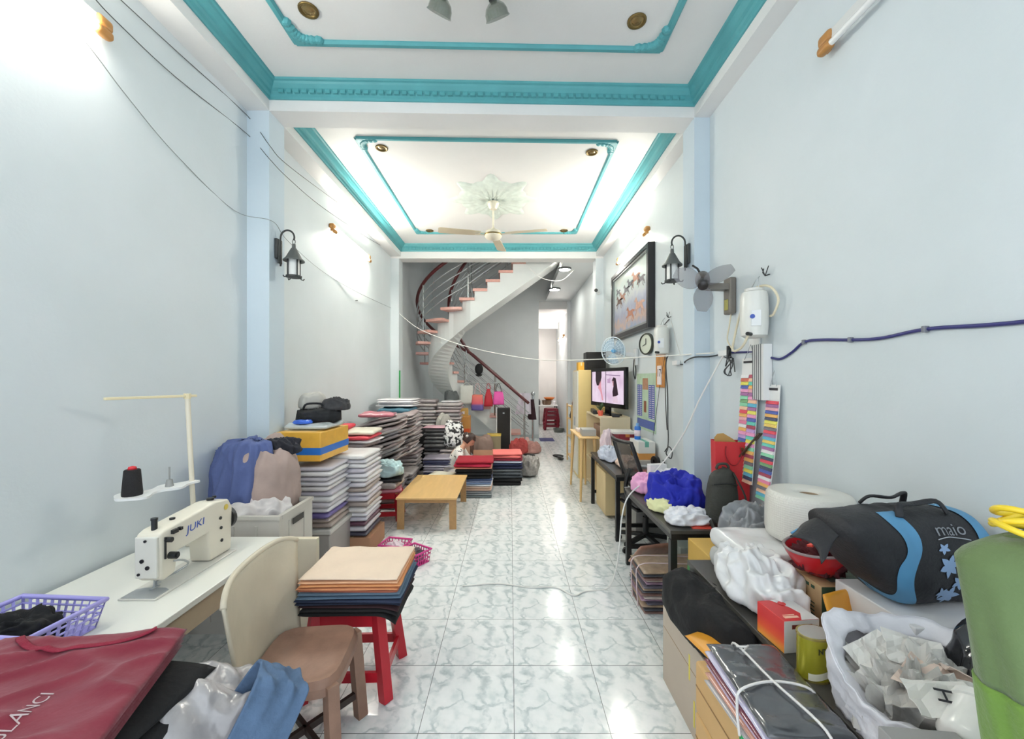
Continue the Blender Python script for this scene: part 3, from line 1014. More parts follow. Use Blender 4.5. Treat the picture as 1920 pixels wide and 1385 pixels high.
lettering('JUKI', .05, M('blue_print', (66, 92, 178), .5), sm, face, 'maker_lettering', sx=1.25, shear=.15)
MB().cyl((.0555, .375, .262), (.0565, .375, .262), .016, n=14).build('round_sticker', M('yellow_sticker', (224, 200, 92), .5), sm)

# ---------------------------------------------------------------- thread stand
ts = thing('thread_stand', 'cream metal thread stand with top arm behind the sewing machine', 'thread stand', (-1.86, 2.40, TZ))
MB().b2(-.035, .035, -.035, .035, 0, .03, bev=.006).build('base', CREAMP, ts)
MB().tube([(0, 0, .02), (-.045, 0, .875)], .013, 10).build('pole', CREAMP, ts, smooth=True, angle=40)
mb = MB(); mb.box((-.11, -.15, .876), (.02, .42, .014), (0, 0, R(-24)), bev=.003); mb.cyl((-.045, 0, .86), (-.045, 0, .89), .018, n=10)
mb.build('thread_arm', M('yellowed_cream_metal', (226, 214, 176), .4), ts)
mb = MB()
tr = Matrix.Translation((-.012, 0, .365)) @ Matrix.Rotation(R(-15), 4, 'Z')
def tray_outline():
    pts = []
    for i in range(40):
        u = i / 39
        y = .02 - u * .40
        w = .028 + .05 * math.exp(-((u - .36) / .13) ** 2) + .072 * math.exp(-((u - .82) / .14) ** 2)
        if u > .93:
            w *= max(.05, (1 - u) / .07) ** .5
        pts.append((w, y))
    return pts
tp = tray_outline()
mb.prism([(x, y) for x, y in tp] + [(-x, y) for x, y in tp[::-1]], .012, tr)
mb.build('spool_tray', WHITEP, ts)
mb = MB(); mb.cyl(tr @ Vector((0, -.13, .012)), tr @ Vector((0, -.13, .05)), .02, .014, n=12); mb.cyl(tr @ Vector((0, -.13, .05)), tr @ Vector((0, -.13, .12)), .004, n=8)
mb.build('spool_pin', M('grey_plastic', (150, 152, 150), .4), ts, smooth=True, angle=40)
mb = MB(); mb.cyl(tr @ Vector((0, -.31, .012)), tr @ Vector((0, -.31, .14)), .004, n=8); mb.build('spool_pin', STEELD, ts, smooth=True, angle=40)
cp = Matrix.Translation((-1.86, 2.40, TZ)) @ tr @ Vector((0, -.31, .0122))
sp_ = thing('thread_cone', 'black thread cone with red tip on the thread stand tray', 'thread cone', cp)
MB().lathe([(.005, 0), (.042, 0), (.043, .01), (.034, .128), (.03, .133), (.005, .133)], 24).build('thread', M('black_thread', (26, 24, 26), .8, bump=.3, bscale=150), sp_, smooth=True, angle=40)
MB().lathe([(.005, .132), (.02, .132), (.016, .146), (.006, .15), (.005, .15)], 16).build('cone_tip', M('red_plastic', (206, 40, 52), .35), sp_, smooth=True, label='red plastic cone tip')

# ---------------------------------------------------------------- lilac basket with black cloth
LIL = M('lilac_plastic', (166, 160, 226), .35, var=.05)
def basket(name, label, loc, rz, L, Wd, H, mat, flare=.86, nx=11, ny=8, nzr=4, group=None):
    t = thing(name, label, 'basket', loc, rz, group)
    mb = MB()
    b = bmesh.new()
    def P3(sx, sy, k):
        f = flare + (1 - flare) * k
        return Vector((sx * L / 2 * f, sy * Wd / 2 * f, .004 + H * k))
    th = .005
    for (ax, ay), (bx, by), n in (((-1, -1), (1, -1), nx), ((1, -1), (1, 1), ny), ((1, 1), (-1, 1), nx), ((-1, 1), (-1, -1), ny)):
        for i in range(n + 1):
            u = i / n
            p0 = P3(ax + (bx - ax) * u, ay + (by - ay) * u, 0)
            p1 = P3(ax + (bx - ax) * u, ay + (by - ay) * u, 1)
            bar(mb, p0, p1, .009, .004)
        for j in range(nzr + 1):
            k = j / nzr
            bar(mb, P3(ax, ay, k), P3(bx, by, k), .008, .0045)
    mb.box((0, 0, .004), (L * flare, Wd * flare, .006))
    mb.build('lattice_wall', mat, t)
    m2 = MB()
    z = H + .004
    m2.tube([(L / 2, Wd / 2, z), (-L / 2, Wd / 2, z), (-L / 2, -Wd / 2, z), (L / 2, -Wd / 2, z)], .010, 8, closed=True)
    m2.build('rim', mat, t, smooth=True, angle=60)
    return t
basket('basket', 'lilac lattice plastic basket on the near end of the sewing table', (-1.79, 1.50, TZ + .001), R(-4), .36, .25, .10, LIL)
cloth_obj('cloth_scrap', heap(.27, .17, .10, 3, folds=.3), M('black_cloth', (20, 20, 22), .9, bump=.2), 'black cloth scraps heaped inside the lilac basket', 'cloth', (-1.79, 1.49, TZ + .009))

# ---------------------------------------------------------------- maroon and black shirt piles in the corner nearest the camera
low = thing('low_stool', 'plain wooden stool hidden under the pile of black shirts', 'stool', (-1.2, 1.08, 0))
MB().b2(-.17, .17, -.2, .2, .40, .43, bev=.005).build('seat', TANW, low)
for x in (-.14, .14):
    for y in (-.17, .17):
        MB().b2(x - .02, x + .02, y - .02, y + .02, 0, .40).build('leg', TANW, low)
BK = M('black_cotton', (21, 21, 23), .9, var=.2, bump=.25, bscale=30)
stack('folded_shirt', 'shirt', (-1.2, 1.08, .4305), 7, (.40, .60, .041), [BK], 'black folded shirt under the maroon shirts, %s of the black ones', 'black shirts under the maroon pile', rz=R(-4), jit=.01, seed=3, amp=.008, sag=.01)
MR = M('maroon_cotton', (120, 23, 46), .85, var=.12, scale=4, bump=.15, bscale=25, sheen=.2)
def maroon(i, z, top):
    mb = MB()
    w, d, h = .56, .66, .022
    def tw(v):
        return 1 + .55 * (1 - v)
    def neck(x):
        t = max(0, 1 - (x / .19) ** 2)
        return .022 * t
    def fold(x, y):
        return .020 * (1 - abs(nz(x * 2.4 + y * 4.2, y * 9.5 - x * 4.0, i + 1))) ** 5 + .006 * nz(x * 7, y * 10, i) + .012 * nz(x * 2, y * 3, i + 3)
    def top_(u, v):
        x = (u - .5) * w
        y = -d / 2 + v * (d - neck(x))
        e = max(0, 1 - abs(2 * u - 1) ** 8) ** .5 * max(0, 1 - abs(2 * v - 1) ** 10) ** .5
        return (x * tw(v), y, h * (.5 + .5 * e) + fold(x * tw(v), y) * e * (1.0 if top else .25))
    def bot_(u, v):
        x = (u - .5) * w
        y = -d / 2 + v * (d - neck(x))
        e = max(0, 1 - abs(2 * u - 1) ** 8) ** .5 * max(0, 1 - abs(2 * v - 1) ** 10) ** .5
        return (x * tw(v), y, h * (.5 - .5 * e))
    n1, n2 = (64, 60) if top else (18, 14)
    mb.surf(top_, n1, n2); mb.surf(bot_, n1, n2)
    t = thing('folded_shirt', '', 'shirt', (-1.38 + .012 * i, 1.05 - .008 * i, z), R(5), 'maroon printed shirts')
    mb.build('shirt_body', MR, t, smooth=True, weld=.0003)
    nb = MB()
    pts = []
    for k in range(25):
        x = -.20 + .40 * k / 24
        y = d / 2 - .03 - .085 * max(0, 1 - (x / .20) ** 2)
        v_ = (y + d / 2) / d
        pts.append((x * tw(v_), y, h + .0035 + fold(x * tw(v_), y) * (1.0 if top else .25)))
    nb.tube(pts, .011, 8, flat=.28)
    nb.build('neckband', M('maroon_rib_knit', (134, 26, 52), .9, bump=.3, bscale=120), t, smooth=True)
    return t
zz = .73
for i in range(4):
    t = maroon(i, zz, i == 3)
    t['label'] = ['maroon shirt, lowest of the maroon pile on the black shirts', 'maroon shirt, third from the top of the maroon pile', 'maroon shirt directly beneath the printed top maroon shirt', 'top maroon shirt with white slanting print beside the lilac basket'][i]
    zz += .0235
    if i == 3:
        # white print follows the cloth
        m = Matrix.Translation((.122, .045, .05)) @ Matrix.Rotation(R(101), 4, 'Z')
        o = lettering('OULANCI', .046, M('white_print', (236, 226, 228), .7), t, m, 'print', ext=.0003, shear=.2, sx=1.0, align='RIGHT')
        bpy.context.view_layer.update()
        w, d, h = .56, .66, .022
        for v in o.data.vertices:
            x, y = v.co.x, v.co.y
            f = .020 * (1 - abs(nz(x * 2.4 + y * 4.2, y * 9.5 - x * 4.0, i + 1))) ** 5 + .006 * nz(x * 7, y * 10, i) + .012 * nz(x * 2, y * 3, i + 3)
            v.co.z = h + f + .0018

# ---------------------------------------------------------------- bag with grey cloth and denim
cloth_obj('cloth_bag', heap(.34, .36, .64, 11, rough=.15, folds=.10, flat=.75, tall=2.2), M('clear_bag_over_grey_cloth', (176, 172, 172), .25, var=.2, scale=7, bump=.35, bscale=18, coat=.5), 'clear plastic bag of grey cloth standing beside the worn chair', 'bag', (-.97, 1.33, 0))
den = MB()
def den_fn(u, v):
    a = (u - .5)
    x = a * .17
    y = (v - .5) * .34
    z = .045 - 8.0 * max(0, (v - .55)) ** 2 * .55 - 6 * max(0, .3 - v) ** 2 * .5 + .030 * (1 - abs(nz(x * 16 + y * 5, y * 9, 4))) ** 3 + .012 * nz(x * 30, y * 14, 2)
    return (x, y, z)
den.surf(den_fn, 26, 40)
o = den.build('denim_garment', M('washed_denim', (84, 108, 138), .85, var=.2, scale=20, bump=.25, bscale=60), None, smooth=True, loc=(-.80, 1.36, .62), rot=(R(-6), R(34), R(30)))
md = o.modifiers.new('th', 'SOLIDIFY'); md.thickness = .012
md = o.modifiers.new('sub', 'SUBSURF'); md.levels = 1; md.render_levels = 1
tag(o, 'washed blue denim garment draped over the clear bag of grey cloth', 'garment')

# ---------------------------------------------------------------- old plastic chair (cream back, brown seat) and red stool
ch = thing('plastic_chair', 'worn cream-backed plastic chair with dirty brown seat by the sewing table', 'chair', (-.90, 1.79, 0), R(6))
DIRT = M('dirty_brown_plastic', (146, 112, 94), .5, var=.22, scale=14, bump=.1)
def seat_fn(u, v):
    a = 2 * PI * u
    ca, sa = math.cos(a), math.sin(a)
    rr = 1 / (abs(ca) ** 5 + abs(sa) ** 5) ** .2
    x, y = .19 * ca * rr * v, .205 * sa * rr * v
    z = .455 - .012 * (1 - v ** 2) + (.004 if v > .85 else 0) - (.03 if v > .985 else 0)
    return (x, y, z)
mb = MB(); mb.surf(seat_fn, 40, 14, closeu=True)
mb.surf(lambda u, v: (seat_fn(u, 1)[0], seat_fn(u, 1)[1], .43 - .035 * v), 40, 2, closeu=True)
mb.build('seat', DIRT, ch, smooth=True, weld=.0004, angle=50)
CREAMC = M('worn_cream_plastic', (206, 196, 174), .5, var=.14, scale=5, bump=.08)
def back_fn(u, v):
    y = (u - .46) * (.50 + .14 * v)
    x = -.185 - .07 * v + .06 * (abs(2 * u - 1) ** 2.6) + .02 * v * v
    z = .36 + v * (.50 + .012 * math.cos((u - .5) * PI)) - .04 * (abs(2 * u - 1) ** 6) * v
    return (x, y, z)
mb = MB(); mb.surf(back_fn, 24, 16)
bo = mb.build('backrest', CREAMC, ch, smooth=True)
md = bo.modifiers.new('th', 'SOLIDIFY'); md.thickness = .012; md.offset = 0
MB().tube([back_fn(i / 24, 1) for i in range(25)], .012, 8).build('back_rim', CREAMC, bo, smooth=True)
for x, y, m in ((.16, .17, DIRT), (.16, -.17, DIRT), (-.16, .17, M('dark_leg_plastic', (58, 44, 40), .6)), (-.16, -.17, M('dark_leg_plastic', (58, 44, 40), .6))):
    mb = MB()
    bar(mb, (x, y, .43), (x * 1.16, y * 1.16, 0), .046, .05)
    mb.build('leg', m, ch)
for a, b in (((-.18, .19, .12), (.18, -.19, .12)), ((-.18, -.19, .12), (.18, .19, .12))):
    mb = MB(); bar(mb, a, b, .02, .03); mb.build('brace', M('dark_leg_plastic', (58, 44, 40), .6), ch)

RED = M('red_stool_plastic', (184, 26, 44), .32, var=.08)
def plastic_stool(label, loc, rz, H=.455, top=(.34, .28), base=(.46, .37), mat=RED, seat_mat=None, group=None):
    t = thing('plastic_stool', label, 'stool', loc, rz, group)
    MB().b2(-top[0] / 2, top[0] / 2, -top[1] / 2, top[1] / 2, H - .03, H, bev=.014, seg=3).build('seat', seat_mat or mat, t)
    def cor(sx, sy, z):
        k = 1 - z / H
        return Vector((sx * (top[0] + (base[0] - top[0]) * k) / 2 * .93, sy * (top[1] + (base[1] - top[1]) * k) / 2 * .93, z))
    for sx in (-1, 1):
        for sy in (-1, 1):
            mb = MB(); bar(mb, cor(sx, sy, H - .02), cor(sx, sy, 0), .052, .05); mb.build('leg', mat, t)
    for z, hh in ((H * .88, .07), (H * .26, .05)):
        for a, b in (((-1, -1), (1, -1)), ((1, -1), (1, 1)), ((1, 1), (-1, 1)), ((-1, 1), (-1, -1))):
            mb = MB()
            p0, p1 = cor(*a, z), cor(*b, z)
            mid = (p0 + p1) / 2
            L = (p1 - p0).length - .04
            ang = math.atan2((p1 - p0).y, (p1 - p0).x)
            mb.box(mid, (L, .018, hh), (0, 0, ang))
            mb.build('stretcher', mat, t)
    return t
plastic_stool('red plastic stool under the tall pile of folded trousers', (-.86, 2.26, 0), R(2))
cs = [('black', (20, 20, 22)), ('blackb', (28, 26, 28)), ('browny', (58, 34, 38)), ('navy', (34, 42, 64)), ('navyb', (42, 52, 76)), ('slate', (88, 112, 134)), ('slateb', (104, 128, 148)), ('rust', (176, 106, 84)), ('terracotta', (206, 140, 98)), ('orange', (222, 156, 104)), ('peach', (228, 176, 138)), ('cream', (232, 210, 188))]
labs = ['black folded garment, lowest of the pile on the red stool', 'charcoal folded garment second from the bottom of the red stool pile', 'dark brown folded garment in the pile on the red stool', 'navy folded garment above the dark brown one on the red stool', 'lighter navy folded garment under the two slate blue ones', 'slate blue folded garment directly above the navy ones', 'pale slate blue folded garment just below the rust ones', 'rust folded garment above the slate blue ones on the stool pile', 'terracotta folded garment in the middle of the orange layers', 'orange folded garment second below the cream top one', 'peach folded garment just under the cream top one', 'cream folded garment topping the pile on the red stool']
z = .4555
rnd = random.Random(4)
for i, (nm, c) in enumerate(cs):
    h = [.026, .02, .014, .016, .016, .014, .016, .014, .014, .014, .016, .02][i]
    wv = .50 + (.03 if i in (3, 4, 5) else 0) + rnd.uniform(-.01, .01)
    mb = folded(wv, .40 + rnd.uniform(-.015, .015), h, i * 3 + 1, .004 if i < 11 else .012, nu=22, nv=18, sag=[.0, .0, .0][0], crease=.02 if i == 11 else 0)
    if i < 5:   # the lower ones hang over the stool's edge on one side
        for v in mb.bm.verts:
            k = max(0, v.co.x - .15) * (5 - i) / 5
            v.co.z -= 1.5 * k * k * 3.0
            v.co.y -= k * .1
    o = mb.build('folded_garment', M(nm + '_garment', c, .9, var=.08, bump=.15, bscale=60), None, smooth=True, weld=.0003, loc=(-.82 + rnd.uniform(-.008, .008), 2.235, z), rot=(0, 0, R(1) + rnd.uniform(-.02, .02)))
    tag(o, labs[i], 'garment', 'folded garments on the red stool')
    z += h + .0006

# ---------------------------------------------------------------- pink baskets behind the stool
PNK = M('magenta_plastic', (214, 62, 142), .35)
basket('basket', 'magenta plastic basket with white cloth behind the red stool', (-1.09, 3.86, 0.001), R(-12), .24, .20, .10, PNK, nx=7, ny=6, nzr=3)
cloth_obj('cloth_scrap', heap(.17, .14, .10, 21), M('white_pink_cloth', (236, 220, 226), .8), 'white and pink cloth inside the magenta basket behind the stool', 'cloth', (-1.09, 3.86, .009))
basket('basket', 'magenta plastic basket with grey scraps, next to the open floor', (-.86, 3.68, 0.001), R(-35), .22, .18, .11, PNK, nx=7, ny=6, nzr=3)
cloth_obj('cloth_scrap', heap(.15, .12, .10, 23, folds=.3), M('grey_mixed_scraps', (112, 104, 108), .8, var=.4, scale=25), 'grey scraps inside the magenta basket next to the open floor', 'cloth', (-.86, 3.68, .009))

# ---------------------------------------------------------------- crate and blue garment heap at the end of the sewing table
CRATE = M('grey_white_crate', (200, 196, 188), .45, var=.06)
t = thing('storage_crate', 'grey-white plastic crate of cloth at the end of the sewing table', 'crate', (-1.80, 2.86, 0))
mb = MB()
mb.b2(-.31, .30, -.22, .22, .0, .02)
for x0, x1, y0, y1 in ((-.31, .30, -.22, -.205), (-.31, .30, .205, .22), (-.31, -.295, -.205, .205), (.285, .30, -.205, .205)):
    mb.b2(x0, x1, y0, y1, .02, .76)
for x in (-.15, 0, .15):
    mb.b2(x - .008, x + .008, -.226, -.22, .08, .70)
for y in (-.1, .1):
    mb.b2(.30, .306, y - .008, y + .008, .08, .70)
mb.b2(-.318, .308, -.228, -.2, .74, .765); mb.b2(-.318, .308, .2, .228, .74, .765); mb.b2(.28, .31, -.2, .2, .74, .765); mb.b2(-.318, -.29, -.2, .2, .74, .765)
mb.build('crate_body', CRATE, t)
MB().b2(.309, .313, -.07, .07, .66, .70).build('handle_slot', M('dark_slot', (70, 68, 66), .7), t)
cloth_obj('cloth_pile', heap(.52, .38, .20, 31, folds=.25, flat=.35), M('white_printed_cloth', (216, 210, 208), .8, var=.22, scale=11), 'white and pinkish cloth filling the grey-white crate', 'cloth', (-1.81, 2.86, .60))
cloth_obj('garment_heap', heap(.40, .44, .52, 35, folds=.2, flat=.55, tall=1.4), M('grey_pink_cloth', (176, 156, 148), .85, var=.25, scale=5, bump=.2, bscale=15), 'grey-pink garments heaped under the blue jacket', 'garment', (-1.80, 3.02, .64))
bl = MB()
def blue_fn(u, v):
    a = -.2 + (u - .5) * 2.4
    t_ = v
    rad = .17 + .10 * math.sin(t_ * PI / 2)
    x = -.04 + rad * math.sin(a) * 1.0
    y = -rad * math.cos(a) * .95
    z = .56 - .62 * t_ ** 1.8 + .03 * nz(a * 2.2, t_ * 3, 3) + .028 * abs(nz(a * 6, t_ * 1.5, 8))
    k = 1 + t_ * (.09 * math.sin(a * 9 + 1.5 * nz(a, t_ * 2, 1)) + .07 * math.sin(a * 17 + 2 * t_)) + .12 * (1 - abs(nz(a * 3 + t_, t_ * 2.2 - a, 5))) ** 4
    if t_ < .12:
        s = (t_ / .12)
        return (-.04 + (x + .04) * s, y * s, z)
    return (x * k, y * k, z)
bl.surf(blue_fn, 70, 30)
o = bl.build('jacket', M('dusty_blue_cloth', (84, 98, 146), .85, var=.12, bump=.15), None, smooth=True, loc=(-1.85, 3.03, .65), weld=.0005)
md = o.modifiers.new('th', 'SOLIDIFY'); md.thickness = .012
tag(o, 'dusty blue jacket draped over the grey-pink heap by the pillar', 'jacket')
cloth_obj('garment', heap(.24, .22, .12, 37, folds=.25), M('charcoal_cloth', (40, 40, 48), .9), 'charcoal cloth lying beside the blue jacket on the heap', 'garment', (-1.70, 3.04, 1.09))

# ---------------------------------------------------------------- tall stacks of white packets
PKW = [M('white_packet_%d' % i, c, .35, var=.08, scale=9, bump=.12, bscale=30, coat=.4) for i, c in enumerate([(222, 220, 224), (206, 202, 208), (228, 227, 226), (196, 192, 202), (216, 212, 210)])]
PKV = M('violet_packet', (104, 92, 150), .4, coat=.4)
PKB = M('taupe_packet', (168, 154, 146), .4, coat=.4)
bx = thing('storage_box', 'grey lidded storage box under the white packets with the yellow carton', 'box', (-1.72, 3.60, 0))
MB().b2(-.22, .22, -.22, .22, 0, .36, bev=.012).build('box_body', M('grey_box_plastic', (168, 164, 160), .45), bx)
MB().b2(-.235, .235, -.235, .235, .361, .40, bev=.01).build('lid', M('pale_box_lid', (206, 204, 198), .4), bx)
mats1 = [PKB, PKB, PKV, PKV] + [PKW[i % 5] for i in range(10)]
stack('garment_packet', 'packet', (-1.72, 3.60, .401), 12, (.42, .42, .044), [PKB, PKB, PKV] + PKW + PKW[:4], '%s white garment packet of the stack under the yellow carton', 'white packets under the yellow carton', seed=5, jit=.012, amp=.006)
bx = thing('cardboard_box', 'brown cardboard box on the floor under the taller white packet stack', 'carton', (-1.50, 4.02, 0))
MB().b2(-.19, .19, -.22, .22, 0, .17, bev=.004).build('box_body', M('brown_cardboard', (172, 128, 98), .7, var=.08), bx)
MB().b2(-.03, .03, -.221, .221, .1702, .172).build('tape', M('tan_tape', (196, 160, 120), .3), bx)
stack('garment_packet', 'packet', (-1.53, 4.04, .173), 17, (.36, .46, .046), [M('dark_packet', (58, 56, 72), .35, coat=.5), PKW[1], M('plum_packet', (92, 54, 72), .4, coat=.4), PKW[3], PKW[0], PKW[4], PKB] + [PKW[3], PKW[1], PKB, PKW[1], PKW[2], PKW[0], PKW[3], PKW[2], PKW[0], PKW[2]], '%s garment packet of the taller white stack on the cardboard box', 'white packets beside the yellow carton', seed=8, jit=.012, amp=.007)

YEL = M('yellow_carton_tape', (226, 174, 66), .35, var=.12, scale=14)
c = thing('taped_carton', 'yellow taped carton with blue tape band on the white packets', 'carton', (-1.765, 3.67, .965), R(-1))
MB().b2(-.19, .19, -.28, .28, 0, .245, bev=.008).build('carton_body', YEL, c)
mb = MB(); mb.b2(-.1915, .1915, -.2815, .2815, .055, .115, bev=.002)
mb.build('blue_tape', M('blue_tape', (34, 110, 196), .3), c)
mb = MB(); mb.b2(-.15, .12, -.22, .22, .2452, .249)
mb.build('clear_tape', M('glossy_clear_tape', (230, 204, 150), .12), c)
# bags lying on the yellow carton
o = folded(.36, .40, .05, 71, .02, crease=.08).build('plastic_sheet', M('clear_plastic_sheet', (196, 204, 206), .12, var=.1, coat=.6, bump=.4, bscale=14), None, smooth=True, loc=(-1.76, 3.68, 1.216), weld=.0003)
tag(o, 'clear plastic sheet with a blue patch lying on the yellow carton', 'plastic sheet')
o2 = heap(.16, .12, .03, 12).build('blue_patch', M('bright_blue_film', (58, 106, 214), .2), o, smooth=True, weld=.0003, loc=(-.06, -.12, .05))
t = thing('travel_bag', 'black travel bag lying on the plastic sheet over the yellow carton', 'bag', (-1.78, 3.78, 1.275))
heap(.40, .30, .11, 41, flat=.35, folds=.1).build('bag_body', M('black_bag_cloth', (32, 33, 36), .75, bump=.2), t, smooth=True, weld=.0004)
MB().tube(smooth_path([(-.12, -.05, .10), (-.08, -.06, .15), (.06, -.06, .15), (.10, -.05, .10)], 5), .010, 6).build('handle', M('black_bag_cloth', (32, 33, 36), .75), t, smooth=True)
cloth_obj('hat', heap(.26, .24, .16, 43, rough=.08, folds=.04), M('grey_white_felt', (186, 184, 178), .9), 'grey-white soft hat resting against the wall on the black bag', 'hat', (-1.88, 3.88, 1.36))
cloth_obj('garment', heap(.26, .22, .11, 45, folds=.25), M('dark_grey_cloth', (66, 66, 68), .9), 'dark grey cloth bundle on top of the black travel bag', 'garment', (-1.62, 3.80, 1.36))
# ================================================================ MIDDLE LEFT: heaps of wrapped garments
GP = [M('wrapped_grey_%d' % i, c, .3, var=.25, scale=12, bump=.35, bscale=22, coat=.5) for i, c in enumerate([(168, 158, 156), (186, 178, 176), (150, 140, 142), (176, 160, 160), (140, 136, 138)])]
WH = M('wrapped_white', (222, 220, 222), .3, var=.06, coat=.5, bump=.1)
REDG = M('red_garment', (206, 62, 76), .7, var=.1)
CRM = M('cream_packet', (232, 228, 208), .4, coat=.4)
TEALG = M('teal_garment', (62, 104, 122), .8)
ROSE = M('rose_wrapped_garment', (196, 112, 126), .35, coat=.5, var=.15)
# first heap, next to the white packet stacks
stack('garment_packet', 'packet', (-1.78, 4.62, 0.0), 14, (.50, .48, .062), [GP[4], GP[2], GP[0], GP[3], GP[1], GP[2]], '%s grey packet of the heap capped by red garments', 'grey packets under the red and cream garments', seed=21, jit=.025, amp=.012)
zt = .892
for i, (m, lab, sz, h, dx, dy) in enumerate([
        (GP[2], 'crumpled grey packet just under the white flap beside the yellow carton', (.48, .44), .06, 0, 0),
        (WH, 'white wrapped packet jutting out below the coral red garment', (.52, .42), .03, .05, -.02),
        (REDG, 'coral red folded garment under the cream packet', (.50, .46), .045, .02, 0),
        (CRM, 'cream packet lying between two red garments on the grey heap', (.46, .44), .05, .05, .04),
        (M('deep_red_garment', (190, 40, 60), .7), 'deep red garment on top of the cream packet by the wall', (.24, .40), .05, -.14, .04)]):
    o = folded(sz[0], sz[1], h, 60 + i, .01, crease=.02).build('folded_garment', m, None, smooth=True, weld=.0003, loc=(-1.80 + dx, 4.62 + dy, zt), rot=(0, 0, R(4 * i - 8)))
    tag(o, lab, 'garment')
    zt += h + .001
# second heap: slanting bundles of pinkish grey packets
rnd = random.Random(12)
for k, (x, y) in enumerate(((-1.72, 5.38), (-1.68, 5.90))):
    where = ['behind the coral garment', 'before the white-topped stack'][k]
    stack('garment_packet', 'packet', (x, y, 0.0), 6, (.60, .46, .060), GP[k:] + GP[:k], '%s flat grey packet at the heap foot ' + where, 'flat grey packets at the foot of the heap ' + where, jit=.025, seed=30 + k, amp=.016)
    for i in range(12):
        lab = '%s slanting grey packet ' % ('lowest' if i == 0 else ORD[11 - i]) + where
        o = folded(.60 + rnd.uniform(-.03, .03), .46, .044, 80 + k * 20 + i, .016, crease=.045, nu=18, nv=14).build('garment_packet', GP[(i * 2 + k) % 5], None, smooth=True, weld=.0003, loc=(x + .03 + rnd.uniform(-.02, .02), y, .50 + .052 * i), rot=(R(rnd.uniform(-4, 4)), R(-24 + rnd.uniform(-2.5, 2.5) + i * 1.0), R(rnd.uniform(-5, 5))))
        tag(o, lab, 'packet', 'slanting grey packets ' + where)
o = folded(.44, .40, .05, 97, .015, crease=.03).build('folded_garment', ROSE, None, smooth=True, weld=.0003, loc=(-1.74, 5.36, 1.16), rot=(0, 0, R(10)))
tag(o, 'rose pink wrapped garment on the heap below the teal one', 'garment')
stack('garment_packet', 'packet', (-1.74, 6.40, 0.0), 20, (.62, .50, .055), GP + [WH], '%s grey packet of the tall stack by the green strip', 'grey packets under the white-topped stack', seed=40, jit=.03, amp=.014)
o = folded(.50, .40, .07, 98, .015, crease=.03).build('folded_garment', TEALG, None, smooth=True, weld=.0003, loc=(-1.74, 6.28, 1.142), rot=(R(3), 0, R(-6)))
tag(o, 'teal garment jutting out below the white packets by the green strip', 'garment')
stack('garment_packet', 'packet', (-1.74, 6.40, 1.226), 4, (.58, .46, .030), [WH], '%s white packet above the teal garment by the green strip', 'white packets above the teal garment', seed=44, jit=.015, amp=.006)
# third cluster under the stair turn
stack('garment_packet', 'packet', (-1.62, 7.95, 0.0), 19, (.40, .40, .064), [GP[4], GP[0], GP[2], GP[1]], '%s grey packet of the narrow stack nearest the wall under the stair', 'grey packets of the narrow stack by the stair', seed=50, jit=.02, amp=.012)
stack('garment_packet', 'packet', (-1.20, 8.05, 0.0), 18, (.48, .42, .064), [GP[2], GP[1], GP[4], GP[3]], '%s grey packet of the wide stack under the curving white stair side', 'grey packets of the wide stack under the stair', seed=51, jit=.03, amp=.014)
stack('garment_packet', 'packet', (-1.16, 8.05, 1.157), 2, (.36, .36, .03), [WH], '%s white packet lying on the wide grey stack under the stair', 'white packets under the stair', seed=52, jit=.01, amp=.008)
cloth_obj('garment_heap', heap(.46, .42, .80, 61, folds=.12, tall=2.0), M('black_cloth', (20, 20, 22), .9), 'black and dark garments heaped at the foot of the narrow grey stack', 'garment', (-1.62, 7.30, 0))
cloth_obj('garment_heap', heap(.34, .3, .95, 63, folds=.12, tall=2.2), M('pale_grey_cloth', (186, 182, 174), .8, var=.2, scale=14), 'pale grey garments heaped in front of the wide stack under the stair', 'garment', (-1.22, 7.60, 0))
stack('garment_packet', 'packet', (-1.28, 7.05, .42), 6, (.36, .36, .062), [M('charcoal_packet', (72, 72, 74), .35, var=.3, scale=20, coat=.5, bump=.3), M('dark_grey_packet', (94, 92, 92), .35, var=.3, scale=20, coat=.5, bump=.3)], '%s charcoal packet of the pile under the pale pink flat packet', 'charcoal packets under the pink one', seed=53, jit=.015, amp=.01)
stack('garment_packet', 'packet', (-1.28, 7.05, 0), 8, (.37, .37, .051), [GP[2], GP[4]], '%s grey packet hidden low beneath the charcoal packets', 'grey packets beneath the charcoal ones', seed=54, jit=.01, amp=.01)
o = folded(.38, .36, .02, 99, .005).build('folded_garment', M('pale_pink_packet', (226, 178, 190), .4, coat=.3), None, smooth=True, weld=.0003, loc=(-1.29, 7.03, .815), rot=(0, 0, R(-4)))
tag(o, 'pale pink flat packet on top of the charcoal packets', 'packet')
def print_mat(name, base, ink, scale, lo, hi):
    m = M(name, base, .75)
    nt = m.node_tree
    tcn = [n for n in nt.nodes if n.type == 'TEX_COORD'][0]
    n2 = nt.nodes.new('ShaderNodeTexNoise'); n2.inputs['Scale'].default_value = scale; n2.inputs['Detail'].default_value = 2
    nt.links.new(tcn.outputs['Object'], n2.inputs['Vector'])
    rp = ramp_nodes(nt, [(lo, ink), (hi, base)])
    nt.links.new(n2.outputs['Fac'], rp.inputs['Fac'])
    nt.links.new(rp.outputs['Color'], nt.nodes['Principled BSDF'].inputs['Base Color'])
    return m
FLO = print_mat('black_white_print_cloth', (236, 236, 234), (40, 40, 42), 17, .46, .50)
cloth_obj('cloth_bundle', heap(.38, .34, .42, 65, folds=.15), FLO, 'black and white patterned bundle beside the charcoal packets', 'cloth', (-.98, 7.0, .47))
stack('garment_packet', 'packet', (-1.0, 7.02, 0), 8, (.40, .36, .060), [GP[0], GP[2]], '%s grey packet supporting the patterned bundle', 'grey packets supporting the patterned bundle', seed=55, jit=.01, amp=.01)
